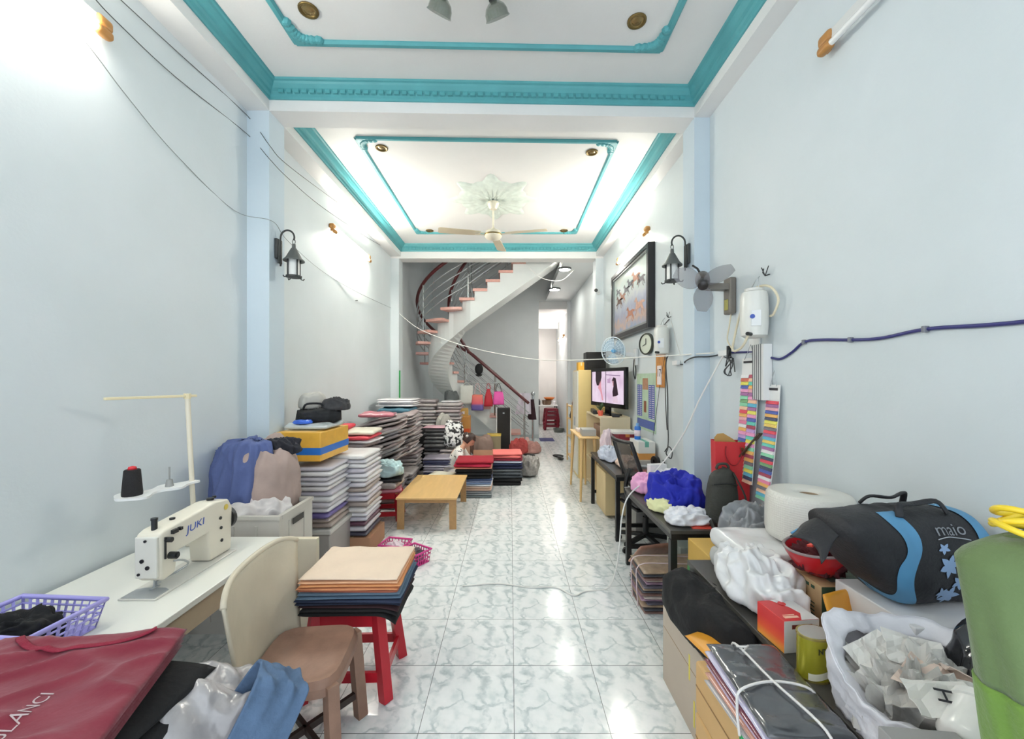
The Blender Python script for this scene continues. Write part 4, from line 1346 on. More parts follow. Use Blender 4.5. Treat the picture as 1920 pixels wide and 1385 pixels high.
NAVW = [M('navy_white_packet', (70, 74, 112), .3, coat=.5, var=.2), M('pale_lilac_packet', (206, 200, 212), .3, coat=.5), M('grey_lilac_packet', (160, 154, 168), .3, coat=.5)]
stack('garment_packet', 'packet', (-1.10, 6.35, 0), 12, (.46, .36, .037), [NAVW[1], NAVW[0], NAVW[0], NAVW[2], NAVW[1], NAVW[0], NAVW[1], NAVW[2]], '%s lilac or navy packet of the neat pile behind the seated woman', 'navy and lilac packets behind the woman', seed=56, jit=.01, amp=.006)
# cloths and packets on the floor in front of the heaps
cloth_obj('cloth', heap(.42, .34, .16, 67, folds=.3, flat=.4), M('pale_aqua_cloth', (188, 214, 216), .8, var=.12), 'pale aqua cloth lying on the black tray in front of the heap', 'cloth', (-1.48, 4.82, .498))
tr_ = MB().b2(-.2, .2, -.16, .16, 0, .035, bev=.01).build('tray', BLACK, None, loc=(-1.48, 4.82, .462), rot=(0, 0, R(10)))
tag(tr_, 'black tray under the pale aqua cloth', 'tray')
o = folded(.34, .28, .06, 102, .02).build('folded_garment', CRM, None, smooth=True, weld=.0003, loc=(-.98, 5.80, .25), rot=(0, 0, R(-12)))
tag(o, 'cream packet lying on the grey cloths behind the low wooden table', 'packet')
cloth_obj('garment_heap', heap(.50, .40, .26, 69, folds=.2, flat=.4), M('pale_grey_wrapped', (180, 176, 178), .4, var=.2, coat=.3), 'pale grey wrapped cloths spread behind the low wooden table', 'garment', (-.98, 5.82, 0))
plastic_stool('small red plastic stool with orange top beside the low wooden table', (-1.50, 4.86, 0), R(8), H=.33, top=(.34, .28), base=(.40, .34), seat_mat=M('orange_seat_top', (224, 142, 92), .5, var=.1))
pk = folded(.34, .30, .05, 104, .015).build('garment_packet', ROSE, None, smooth=True, weld=.0003, loc=(-1.46, 4.82, .3305), rot=(0, 0, R(14)))
tag(pk, 'rose grey packet between the small orange-topped stool and the black tray', 'packet')
o = folded(.36, .34, .075, 105, .015).build('garment_packet', GP[0], None, smooth=True, weld=.0003, loc=(-1.48, 4.82, .384), rot=(0, 0, R(-5)))
tag(o, 'grey packet directly under the black tray with the aqua cloth', 'packet')

# ---------------------------------------------------------------- low wooden table
WOOD = M('light_oak_veneer', (216, 178, 118), .4, var=.10, scale=3)
nt = WOOD.node_tree
mpn = nt.nodes.new('ShaderNodeMapping'); mpn.inputs['Scale'].default_value = (9, 1, 9)
tcn = [n for n in nt.nodes if n.type == 'TEX_COORD'][0]
nzn = [n for n in nt.nodes if n.type == 'TEX_NOISE'][0]
nt.links.new(tcn.outputs['Object'], mpn.inputs['Vector']); nt.links.new(mpn.outputs['Vector'], nzn.inputs['Vector'])
WEDGE = M('plywood_edge', (186, 146, 96), .5, var=.15, scale=30)
tb2 = thing('low_table', 'low light-wood folding table standing on the open floor', 'table', (-.92, 4.98, 0))
MB().b2(-.335, .335, -.54, .54, .332, .352, bev=.004).build('table_top', WOOD, tb2)
for sx, sy in ((-1, -1), (1, -1), (-1, 1), (1, 1)):
    mb = MB()
    pts = [(-.04, 0), (.035, 0), (.04, .30), (.055, .331), (-.04, .331)]
    m = Matrix.Translation((sx * .285, sy * .50, 0)) @ Matrix(((-sx, 0, 0, 0), (0, 0, sy, -.01 * sy), (0, 1, 0, 0), (0, 0, 0, 1)))
    mb.prism(pts, .022, m)
    mb.build('leg', WEDGE, tb2)
for a_, b_ in ((-.49, -.475), (.475, .49)):
    MB().b2(-.25, .25, a_, b_, .285, .331).build('rail', WEDGE, tb2)

# ---------------------------------------------------------------- piles of folded clothes by the woman
def pile(x, y, w, d, cols, labs, group, seed):
    rnd = random.Random(seed)
    z = 0.0
    for i, ((nm, c, h), lab) in enumerate(zip(cols, labs)):
        o = folded(w * rnd.uniform(.97, 1.03), d, h, seed + i * 5, .006, nu=18, nv=12, crease=.012).build('folded_garment', M(nm, c, .88, var=.08, bump=.12, bscale=50), None, smooth=True, weld=.0003, loc=(x + rnd.uniform(-.015, .015), y, z), rot=(0, 0, rnd.uniform(-.04, .04)))
        tag(o, lab, 'garment', group)
        z += h + .0006
    return z
A = [('grey_green_g', (128, 138, 140), .036), ('pale_grey_g', (160, 166, 168), .03), ('greyish_g', (142, 146, 150), .03), ('beige_pink_g', (214, 184, 164), .032), ('peach_pink_g', (226, 196, 178), .03), ('white_g', (226, 226, 230), .024), ('sky_blue_g', (140, 162, 196), .026), ('lilac_blue_g', (170, 182, 212), .022), ('denim_g', (72, 90, 128), .028), ('black_g1', (22, 22, 24), .045), ('black_g2', (26, 26, 28), .045), ('black_g3', (18, 18, 20), .045), ('salmon_g', (220, 150, 128), .02), ('crimson_g', (184, 34, 66), .05), ('dark_red_g', (158, 26, 46), .045)]
LA = ['grey-green', 'pale grey', 'mid grey', 'beige pink', 'peach pink', 'white', 'sky blue', 'lilac blue', 'denim blue', 'lowest black', 'middle black', 'upper black', 'salmon', 'crimson', 'dark red topmost']
pile(-.52, 5.86, .52, .46, A, ['%s folded garment of the pile in front of the seated woman' % s for s in LA], 'folded garments before the woman', 70)
B = [('black_g4', (24, 25, 27), .06), ('black_g5', (30, 31, 33), .05), ('dark_slate_g', (66, 72, 78), .05), ('slate_grey_g', (88, 94, 100), .05), ('iron_grey_g', (110, 116, 120), .04), ('midnight_g', (34, 40, 70), .05), ('navy_g', (40, 48, 84), .04), ('pale_blue_white_g', (196, 204, 222), .035), ('burgundy_g', (134, 30, 52), .035), ('coral_g', (222, 110, 106), .05), ('coral_pink_g', (236, 124, 118), .035)]
LB = ['lowest black', 'second black', 'dark slate', 'slate grey', 'iron grey', 'midnight blue', 'navy', 'pale blue', 'burgundy', 'coral', 'coral pink topmost']
pile(-.06, 6.50, .48, .44, B, ['%s folded garment of the aisle pile beyond the woman\'s pile' % s for s in LB], 'folded garments of the aisle pile', 90)
cloth_obj('garment_heap', heap(.34, .40, .30, 73, folds=.3, flat=.5), M('grey_striped_wrap', (158, 154, 150), .4, var=.4, scale=30, coat=.3), 'grey striped garments slumped behind the aisle pile with the coral top', 'garment', (.30, 6.95, 0))
box_ = thing('cardboard_sheet', 'folded brown cardboard behind the crimson garments', 'cardboard', (-.42, 6.22, 0))
MB().box((0, 0, .28), (.30, .02, .56), (R(-14), 0, 0)).build('panel', M('brown_cardboard', (172, 128, 98), .7, var=.08), box_)

# ---------------------------------------------------------------- the seated woman
SKIN = M('skin', (222, 170, 142), .5, var=.05)
wm = thing('person', 'woman in white floral blouse, hair pinned up, bending over folded clothes', 'person', (-.92, 6.32, 0))
def skin_body(name, verts, edges, radii, mat, parent, root=0, lv=2):
    me = bpy.data.meshes.new(name)
    me.from_pydata([Vector(v) for v in verts], edges, [])
    o = bpy.data.objects.new(name, me)
    COL.objects.link(o)
    o.parent = parent
    s = o.modifiers.new('skin', 'SKIN')
    s.use_smooth_shade = True
    for i, r in enumerate(radii):
        rr = r if isinstance(r, tuple) else (r, r)
        me.skin_vertices[0].data[i].radius = rr
        me.skin_vertices[0].data[i].use_root = (i == root)
    u = o.modifiers.new('sub', 'SUBSURF'); u.levels = lv; u.render_levels = lv
    me.materials.append(mat)
    return o
# facing +x, hunched: pelvis, waist, chest, neck, head base, shoulders, arms, legs
V = [(0, 0, .20), (.03, 0, .33), (.10, 0, .46), (.16, 0, .56), (.20, 0, .615), (.235, 0, .66),
     (.13, .16, .535), (.24, .22, .36), (.42, .10, .40), (.47, .07, .41),
     (.13, -.16, .535), (.22, -.23, .34), (.40, -.12, .41), (.45, -.08, .415),
     (.04, .10, .18), (.34, .16, .30), (.22, .14, .06), (.32, .14, .035),
     (.04, -.10, .18), (.22, -.36, .22), (.34, -.30, .07), (.42, -.29, .035)]
E = [(0, 1), (1, 2), (2, 3), (3, 4), (4, 5), (2, 6), (6, 7), (7, 8), (8, 9), (2, 10), (10, 11), (11, 12), (12, 13), (0, 14), (14, 15), (15, 16), (16, 17), (0, 18), (18, 19), (19, 20), (20, 21)]
RA = [(.14, .12), (.125, .10), (.14, .10), (.06, .055), (.045, .045), (.05, .05), .055, .042, .028, .02, .055, .042, .028, .02, .09, .062, .04, .03, .09, .062, .04, .03]
wb = skin_body('body', V, E, RA, SKIN, wm)
# head with face, on the neck, tipped forward
hd = MB()
HM = Matrix.Translation((.275, 0, .70)) @ Matrix.Rotation(R(38), 4, 'Y')
def head_fn(u, v):
    th, ph = PI * v, 2 * PI * u
    d = Vector((math.sin(th) * math.cos(ph), math.sin(th) * math.sin(ph), math.cos(th)))
    x, y, z = d.x * .088, d.y * .072, d.z * .108
    if d.x > 0 and z < 0:
        y *= 1 + .55 * z / .108 * .6
        x *= 1 - .05
    # nose, brow, eye sockets, lips, chin
    fx = max(0, d.x)
    x += .024 * math.exp(-((y / .012) ** 2) - ((z + .018) / .02) ** 2) * (fx > .3)
    x += .006 * math.exp(-((z - .022) / .012) ** 2) * fx
    for s in (-1, 1):
        x -= .008 * math.exp(-(((y - s * .03) / .013) ** 2) - ((z - .004) / .011) ** 2) * fx
    x += .006 * math.exp(-((y / .022) ** 2) - ((z + .052) / .009) ** 2) * fx
    x += .008 * math.exp(-((y / .02) ** 2) - ((z + .09) / .014) ** 2) * fx
    return (x, y, z)
hd.surf(head_fn, 36, 28, mat=HM, closeu=True)
for s in (-1, 1):
    hd.surf(lambda u, v: (-.005 + .012 * math.cos(2 * PI * u) * math.sin(PI * v), s * .074 + s * .008 * math.sin(PI * v) * (u > -1) - s * .004 * math.cos(PI * v), -.005 + .026 * math.sin(2 * PI * u) * math.sin(PI * v)), 10, 6, mat=HM, closeu=True)
head = hd.build('head', SKIN, wm, smooth=True, weld=.0004)
mb = MB()
for s in (-1, 1):
    mb.surf(lambda u, v: (.074 + .008 * math.cos(PI * v), s * .03 + .011 * math.sin(PI * v) * math.cos(2 * PI * u), .004 + .006 * math.sin(PI * v) * math.sin(2 * PI * u)), 10, 5, mat=HM, closeu=True)
mb.build('eyes', M('dark_eyes', (40, 30, 28), .3), head, smooth=True)
MB().tube([HM @ Vector((.088, y, -.052 - .002 * (y / .02) ** 2)) for y in (-.02, -.01, 0, .01, .02)], .0035, 6).build('lips', M('lips', (178, 96, 92), .4), head, smooth=True)
hr = MB()
def hair_fn(u, v):
    th, ph = PI * v * .62, 2 * PI * u
    d = Vector((math.sin(th) * math.cos(ph), math.sin(th) * math.sin(ph), math.cos(th)))
    k = 1.10 + .02 * nz(u * 30, v * 3, 2)
    lim = 1.0
    x, y, z = d.x * .092 * k, d.y * .078 * k, d.z * .112 * k
    if d.x > .2:
        z = max(z, .03 + .03 * abs(math.sin(ph)) * 0 + .025)
    return (x, y, z)
hr.surf(hair_fn, 36, 16, mat=HM, closeu=True)
hr.surf(lambda u, v: (-.085 + .045 * math.cos(2 * PI * u) * math.sin(PI * v), .05 * math.sin(2 * PI * u) * math.sin(PI * v), .035 + .05 * math.cos(PI * v) + .003 * nz(u * 20, v * 9, 1)), 20, 12, mat=HM, closeu=True)
hair = hr.build('hair', M('dark_brown_hair', (54, 32, 24), .45, var=.3, scale=60, bump=.3, bscale=90), wm, smooth=True, weld=.0004)
MB().lathe([(0, 0), (.02, .002), (.022, .008), (0, .012)], 10, HM @ Matrix.Translation((-.06, -.085, .05)) @ Matrix.Rotation(R(90), 4, 'X')).build('hair_clip', M('pale_grey_clip', (206, 206, 200), .4), hair, smooth=True)
# hands
def hand(pos, side):
    mb = MB()
    m = Matrix.Translation(pos) @ Matrix.Rotation(R(10), 4, 'Y') @ Matrix.Rotation(-side * R(25), 4, 'Z')
    mb.surf(lambda u, v: ((-.035 + .075 * v), (.012 + .026 * math.sin(PI * min(1, v * .75 + .12))) * math.cos(2 * PI * u), .013 * math.sin(2 * PI * u)), 12, 8, mat=m, closeu=True)
    for k, (yy, L) in enumerate(((-.026, .05), (-.009, .065), (.009, .068), (.025, .058))):
        yy *= side
        p = [m @ Vector((.03, yy, 0)), m @ Vector((.03 + L * .5, yy * 1.15, .004)), m @ Vector((.03 + L * .8, yy * 1.2, -.012)), m @ Vector((.03 + L * .92, yy * 1.2, -.028))]
        mb.tube(smooth_path(p, 3), .0078, 6)
    p = [m @ Vector((-.012, -side * .024, 0)), m @ Vector((.008, -side * .046, -.004)), m @ Vector((.034, -side * .052, -.012))]
    mb.tube(smooth_path(p, 3), .0088, 6)
    return mb
for i, s in ((9, 1), (13, -1)):
    hand(Vector(V[i]) + Vector((.02, 0, 0)), s).build('hand', SKIN, wm, smooth=True)
BV = [(0, 0, .20), (.03, 0, .33), (.10, 0, .46), (.145, 0, .545), (.13, .165, .535), (.235, .225, .37), (.34, .16, .385), (.13, -.165, .535), (.215, -.235, .35), (.32, -.17, .38), (.185, 0, .60)]
BE = [(0, 1), (1, 2), (2, 3), (2, 4), (4, 5), (5, 6), (2, 7), (7, 8), (8, 9), (3, 10)]
BR_ = [(.165, .14), (.15, .125), (.16, .118), (.075, .07), .075, .062, .055, .075, .062, .055, (.062, .058)]
FLOB = print_mat('white_floral_blouse', (238, 236, 230), (44, 44, 46), 22, .36, .39)
skin_body('blouse', BV, BE, BR_, FLOB, wm)
TV = [(0, 0, .20), (.04, .10, .185), (.34, .16, .305), (.235, .14, .09), (.04, -.10, .185), (.22, -.36, .225), (.32, -.31, .10)]
TE = [(0, 1), (1, 2), (2, 3), (0, 4), (4, 5), (5, 6)]
skin_body('trousers', TV, TE, [(.155, .135), .105, .076, .06, .105, .076, .06], M('white_floral_trousers', (214, 208, 204), .85, var=.12, scale=20), wm)
wst = thing('low_stool', 'low stool the woman in the floral blouse sits on', 'stool', (-.96, 6.30, 0))
MB().b2(-.13, .13, -.13, .13, .05, .075, bev=.008).build('seat', RED, wst)
for sx in (-1, 1):
    for sy in (-1, 1):
        MB().b2(sx * .1 - .015, sx * .1 + .015, sy * .1 - .015, sy * .1 + .015, 0, .05).build('leg', RED, wst)

# ---------------------------------------------------------------- under the stair: cartons, sacks and the tall speaker
OR_ = M('orange_carton', (222, 158, 84), .5, var=.12)
c = thing('carton', 'orange-yellow taped carton beneath the staircase side', 'carton', (-1.02, 8.72, 0))
MB().b2(-.16, .16, -.14, .14, .45, .86, bev=.008).build('carton_body', OR_, c)
MB().b2(-.162, .162, -.142, .142, .52, .60, bev=.002).build('orange_tape', M('bright_orange_tape', (232, 98, 52), .35), c)
MB().b2(-.16, .16, -.14, .14, 0, .449, bev=.008).build('lower_carton', M('peach_carton', (226, 176, 150), .6), c)
c = thing('carton', 'small tan carton perched on the orange-yellow carton under the stair', 'carton', (-1.02, 8.72, .861), R(12))
MB().b2(-.11, .11, -.10, .10, 0, .16, bev=.006).build('carton_body', M('tan_carton', (202, 160, 88), .6), c)
mb = MB(); mb.b2(-.03, .03, -.101, -.098, .04, .10); mb.build('carton_print', M('white_print', (236, 226, 228), .7), c)
cloth_obj('sack', heap(.50, .36, .42, 77, flat=.35, folds=.08, rough=.1), M('dusty_brown_sack', (158, 134, 124), .8, var=.15), 'dusty brown sack under the low end of the stair', 'sack', (-.62, 8.75, 0))
c = thing('carton', 'yellow-lidded box standing between sack and tall black speaker', 'carton', (-.36, 8.95, 0))
MB().b2(-.15, .15, -.12, .12, 0, .40, bev=.006).build('box_body', M('olive_grey_box', (150, 138, 110), .6), c)
MB().b2(-.155, .155, -.125, .125, .401, .44, bev=.006).build('lid', M('yellow_lid', (228, 196, 90), .4), c)
c = thing('paper_parcel', 'small brown parcel on the floor in front of the sack', 'parcel', (-.42, 8.30, 0), R(-8))
MB().b2(-.13, .13, -.12, .12, 0, .16, bev=.012).build('parcel_body', M('kraft_paper', (190, 158, 118), .7), c)
MB().b2(-.131, .131, -.015, .015, 0, .1615).build('parcel_tape', M('tan_tape', (196, 160, 120), .3), c)
sk = thing('tower_speaker', 'tall black tower speaker with white side edges before the stair foot', 'speaker', (-.15, 9.12, 0))
MB().b2(-.145, .145, -.06, .12, .0, 1.0, bev=.01).build('cabinet', BLACK, sk)
for s in (-1, 1):
    MB().b2(s * .155 - .01, s * .155 + .01, -.07, .12, 0, 1.0, bev=.004).build('side_edge', WHITEP, sk)
MB().b2(-.144, .144, -.068, -.0605, .02, .98, bev=.003).build('grille', M('dark_speaker_grille', (34, 32, 32), .7, bump=.3, bscale=200), sk)
MB().b2(-.02, .02, -.072, -.0685, .87, .90).build('badge', STEELD, sk)
cloth_obj('garment_heap', heap(.40, .36, .30, 79, folds=.25), M('brick_red_cloth', (176, 72, 70), .8), 'brick red cloth heap behind the tower speaker at the stair foot', 'garment', (.18, 8.95, 0))
cloth_obj('garment_heap', heap(.40, .36, .22, 81, folds=.25), M('dusty_rose_cloth', (186, 140, 132), .8), 'dusty rose cloths lying near the steel ball post', 'garment', (.48, 9.05, 0))
o = MB()
o.surf(lambda u, v: (.06 * math.cos(2 * PI * u) * math.sin(PI * v), .13 * math.sin(2 * PI * u) * math.sin(PI * v), .035 + .035 * math.cos(PI * v)), 16, 8, closeu=True)
oo = o.build('shoe', BLACK, None, smooth=True, weld=.0003, loc=(.40, 8.62, 0), rot=(0, 0, R(70)))
tag(oo, 'black shoe on the floor before the dusty rose cloths', 'shoe')
gs = MB().b2(-.012, .012, -.004, .004, .95, 1.80).build('green_strip', M('green_tape', (40, 150, 74), .5, var=.1), None, loc=(-1.985, 7.294, 0))
tag(gs, 'green strip fixed upright on the pillar above the packet stack', 'strip')
dark = heap(.30, .2, .30, 83, tall=2).build('bag', M('dark_grey_green_bag', (86, 92, 92), .6), None, smooth=True, weld=.0004, loc=(-1.22, 8.42, 1.08))
tag(dark, 'dark grey-green bag slumped atop the wide grey stack near the stair turn', 'bag')
fm = MB().b2(-.19, .19, -.28, .28, 0, .012, bev=.004).build('door_mat', M('violet_blue_mat', (76, 76, 122), .9, bump=.4, bscale=120), None, loc=(.98, 11.0, 0.0))
tag(fm, 'violet-blue mat on the floor in the passage doorway', 'mat')

# ---------------------------------------------------------------- rear room seen through the passage
t = thing('kitchen_table', 'white-topped table in the rear room piled with crockery', 'table', (1.18, 14.0, 0))
MB().b2(-.42, .42, -.3, .3, .72, .75, bev=.004).build('table_top', WHITEP, t)
for sx in (-1, 1):
    for sy in (-1, 1):
        MB().b2(sx * .38 - .02, sx * .38 + .02, sy * .26 - .02, sy * .26 + .02, 0, .72).build('leg', BLACKM, t)
MB().b2(-.42, -.2, -.28, .28, .1, .715).build('side_cabinet', M('dark_cabinet', (50, 50, 54), .5), t)
DR = M('dark_red_chair_plastic', (120, 24, 42), .35)
for i in range(3):
    plastic_stool(['dark red stool, lowest of the stack before the rear room table', 'dark red stool, middle one of the rear room stack', 'dark red stool, topmost of the stack in the rear room'][i], (1.32, 13.2, .12 * i), R(3 * i), H=.46, top=(.36, .30), base=(.46, .40), mat=DR, group='stacked dark red stools')
t = thing('pot', 'wide brown pot on the rear room table', 'pot', (1.25, 14.0, .751))
MB().lathe([(0, 0), (.13, 0), (.16, .06), (.165, .15), (.17, .16), (.15, .16), (.14, .05), (0, .02)], 22).build('pot_body', M('brown_pot', (120, 92, 70), .4), t, smooth=True, angle=40)
t = thing('fruit_bowl', 'orange basin above the brown pot in the rear room', 'basin', (1.34, 14.05, .92))
MB().lathe([(0, 0), (.11, 0), (.19, .08), (.2, .08), (.12, -.005), (0, -.006)], 22).build('basin_body', M('orange_plastic', (226, 128, 58), .35), t, smooth=True)
for i, (x, y, h, c, lab) in enumerate(((.86, 13.95, .26, (60, 54, 110), 'violet bottle standing on the rear room table'), (.98, 13.9, .2, (48, 50, 52), 'dark jar beside the violet bottle on the rear room table'), (1.5, 13.9, .16, (222, 222, 226), 'white cup on the rear room table near the wall'))):
    o = MB().lathe([(0, 0), (.045, 0), (.045, h * .7), (.02, h * .85), (.02, h), (0, h)], 14).build('bottle' if i < 2 else 'cup', M('rear_item_%d' % i, c, .3), None, smooth=True, angle=40, loc=(x, y, .751))
    tag(o, lab, 'bottle' if i == 0 else ('jar' if i == 1 else 'cup'))
b = MB().lathe([(0, 0), (.14, 0), (.17, .10), (.175, .12), (.16, .12), (.13, .02), (0, .015)], 20).build('basin', M('grey_green_basin', (92, 98, 92), .5), None, smooth=True, angle=40, loc=(1.49, 12.55, 0))
tag(b, 'grey-green basin on the floor of the rear room', 'basin')
# ================================================================ RIGHT SIDE: desks, chair, television corner
DESKTOP = M('black_brown_desk_top', (70, 68, 64), .35, var=.2, scale=18)
def desk(label, x0, x1, y0, y1, zt=TZ):
    t = thing('desk', label, 'desk', ((x0 + x1) / 2, (y0 + y1) / 2, 0))
    hx, hy = (x1 - x0) / 2, (y1 - y0) / 2
    MB().b2(-hx, hx, -hy, hy, zt - .025, zt, bev=.003).build('desk_top', DESKTOP, t)
    mb = MB()
    mb.b2(-hx + .01, -hx + .04, -hy + .01, hy - .01, zt - .065, zt - .025); mb.b2(hx - .04, hx - .01, -hy + .01, hy - .01, zt - .065, zt - .025)
    mb.b2(-hx + .04, hx - .04, -hy + .01, -hy + .04, zt - .065, zt - .025); mb.b2(-hx + .04, hx - .04, hy - .04, hy - .01, zt - .065, zt - .025)
    mb.build('frame', BLACKM, t)
    for sx in (-1, 1):
        for sy in (-1, 1):
            MB().box((sx * (hx - .025), sy * (hy - .025), (zt - .065) / 2), (.042, .042, zt - .065)).build('leg', BLACKM, t)
    for sy in (-1, 1):
        MB().box((0, sy * (hy - .025), .16), (2 * hx - .09, .03, .035)).build('cross_bar', BLACKM, t)
    return t
desk('black desk with royal blue cloth, nearer of the two by the office chair', 1.03, 1.53, 2.62, 3.66)
desk('black desk behind the office chair, covered with small boxes', 1.07, 1.655, 4.13, 5.43)
desk('dark desk buried under packages, bubble wrap roll and sports bag', .955, 1.655, .80, 2.2)

# ---------------------------------------------------------------- office chair
MESHB = M('black_chair_mesh', (34, 34, 37), .6, var=.3, scale=200, alpha=.78)
oc = thing('office_chair', 'black mesh office chair between the two black desks', 'chair', (1.30, 4.0, 0), R(9))
def obk(u, v):
    y = (u - .5) * (.46 - .04 * v)
    x = -.12 - .15 * v + .05 * (2 * u - 1) ** 2
    return (x, y, .62 + .44 * v)
MB().surf(lambda u, v: obk(.06 + .88 * u, .05 + .9 * v), 16, 14).build('mesh_panel', MESHB, oc, smooth=True)
outl = [obk(i / 10, 0) for i in range(11)] + [obk(1, i / 8) for i in range(1, 9)] + [obk(1 - i / 10, 1) for i in range(1, 11)] + [obk(0, 1 - i / 8) for i in range(1, 8)]
MB().tube(outl, .020, 8, closed=True).build('back_frame', BLACK, oc, smooth=True)
mb = MB()
mb.tube(smooth_path([(-.13, 0, .78), (-.17, 0, .66), (-.17, 0, .54), (-.10, 0, .44), (.02, 0, .42)], 4), .022, 8)
mb.build('back_support', BLACK, oc, smooth=True)
folded(.46, .46, .07, 5, .004, p=4, nu=18, nv=18).build('seat_cushion', M('dark_grey_seat_cloth', (46, 46, 48), .85, bump=.2, bscale=120), oc, smooth=True, weld=.0003, loc=(.06, 0, .43))
MB().b2(-.16, .28, -.2, .2, .41, .435, bev=.01).build('seat_pan', BLACK, oc)
mb = MB(); mb.cyl((.03, 0, .10), (.03, 0, .30), .028, n=14); mb.cyl((.03, 0, .28), (.03, 0, .42), .016, n=12)
mb.build('gas_post', BLACK, oc, smooth=True, angle=40)
for k in range(5):
    a = 2 * PI * k / 5 + R(205)
    mb = MB(); bar(mb, (.03 + .02 * math.cos(a), .02 * math.sin(a), .125), (.03 + .29 * math.cos(a), .29 * math.sin(a), .085), .045, .03)
    arm = mb.build('base_arm', BLACK, oc)
    cx, cy = .03 + .28 * math.cos(a), .28 * math.sin(a)
    m2 = MB()
    for s in (-1, 1):
        px, py = cx - s * .016 * math.sin(a), cy + s * .016 * math.cos(a)
        m2.cyl((px - .009 * math.sin(a), py + .009 * math.cos(a), .03), (px + .009 * math.sin(a), py - .009 * math.cos(a), .03), .029, n=14)
    m2.cyl((cx, cy, .03), (cx, cy, .085), .008, n=8)
    m2.build('caster', BLACK, arm, smooth=True, angle=40)
o = MB().tube([(.026 * math.cos(i * PI / 6), .026 * math.sin(i * PI / 6), 0) for i in range(12)], .007, 6, closed=True).build('tie', WHITEP, oc, loc=(-.165, 0, .60), label='white tie around the chair support')

# ---------------------------------------------------------------- cloths on the nearer black desk
cloth_obj('cloth', heap(.34, .44, .24, 101, folds=.30, flat=.8, rough=.3), M('royal_blue_cloth', (28, 40, 168), .8, var=.1, bump=.15), 'royal blue cloth heaped on the nearer black desk', 'cloth', (1.25, 3.10, TZ + .0005))
cloth_obj('cloth', heap(.22, .26, .15, 103, folds=.2), M('baby_pink_cloth', (240, 176, 214), .8), 'baby pink cloth at the far corner of the nearer black desk', 'cloth', (1.16, 3.50, TZ + .0005))
cloth_obj('cloth', heap(.28, .30, .17, 105, folds=.3), M('white_cloth', (236, 234, 236), .8), 'white cloth lying behind the royal blue one', 'cloth', (1.38, 3.50, TZ + .0005))
cloth_obj('cloth', heap(.18, .26, .10, 107, folds=.17), M('pale_yellow_cloth', (232, 232, 178), .8, var=.12), 'pale yellow and white cloth at the front edge beside the royal blue cloth', 'cloth', (1.125, 3.02, TZ + .0005), rz=R(10))
cloth_obj('plastic_bag', heap(.30, .20, .09, 109, folds=.35, rough=.35), M('white_crinkled_plastic', (236, 236, 240), .3, bump=.3, bscale=30, coat=.4), 'crumpled white plastic bag on the corner of the nearer black desk', 'plastic bag', (1.20, 2.755, TZ + .0005))
o = MB().b2(-.11, .11, -.05, .05, 0, .004).build('paper_folder', M('red_orange_card', (232, 88, 70), .5), None, loc=(1.30, 2.69, TZ + .0003), rot=(0, 0, R(-4)))
tag(o, 'red-orange card at the desk edge under the black sling bag', 'card')
t = thing('tissue_box', 'small white box among the cloths at the far end of the desk', 'box', (1.30, 3.61, TZ + .0003), R(12))
MB().b2(-.08, .08, -.03, .03, 0, .22, bev=.004).build('box_body', WHITEP, t)
# sling bag standing on the desk edge
SLING = M('dark_olive_nylon', (58, 58, 52), .6, bump=.2, bscale=80)
sb = thing('sling_bag', 'dark olive sling bag standing on the near edge of the black desk', 'bag', (1.41, 2.715, TZ + .0005), R(-6))
def sling_fn(u, v):
    a = 2 * PI * u
    ca, sa = math.cos(a), math.sin(a)
    wv = .105 * (1 - .35 * v ** 3) * (.9 + .1 * math.sin(v * PI))
    dv = .055 * (1 - .3 * v ** 2)
    cap_ = 1 if v < .86 else max(0, 1 - ((v - .86) / .14) ** 2) ** .5
    return (wv * cap_ * abs(ca) ** .7 * (1 if ca > 0 else -1), dv * cap_ * abs(sa) ** .8 * (1 if sa > 0 else -1) + .006 * nz(ca * 2, v * 5, 3), v * .385 + .01 * ca)
mb = MB(); mb.surf(sling_fn, 32, 22, closeu=True)
bmesh.ops.holes_fill(mb.bm, edges=[e for e in mb.bm.edges if e.is_boundary], sides=0)
mb.build('bag_body', SLING, sb, smooth=True, weld=.0004)
mb = MB()
mb.surf(lambda u, v: (sling_fn(.5 + .5 * (.08 + .84 * u), .08 + .56 * v)[0] * .93, sling_fn(.5 + .5 * (.08 + .84 * u), .08 + .56 * v)[1] - .012, .03 + .24 * v), 14, 8)
mb.build('front_pocket', SLING, sb, smooth=True)
MB().tube(smooth_path([(-.075, -.062, .285), (0, -.068, .295), (.075, -.062, .285)], 4), .004, 6).build('zipper', M('dark_zip', (30, 30, 30), .4), sb, smooth=True)
MB().tube(smooth_path([(-.035, 0, .375), (-.02, 0, .405), (.03, 0, .408), (.045, 0, .38)], 4), .009, 6).build('top_handle', SLING, sb, smooth=True)
MB().tube(smooth_path([(.06, -.03, .36), (.115, -.07, .22), (.125, -.10, .08), (.12, -.16, -.02), (.07, -.18, -.075), (-.02, -.165, -.06), (-.08, -.13, -.01), (-.095, -.06, .05)], 6), .015, 8, flat=.3).build('strap', SLING, sb, smooth=True)
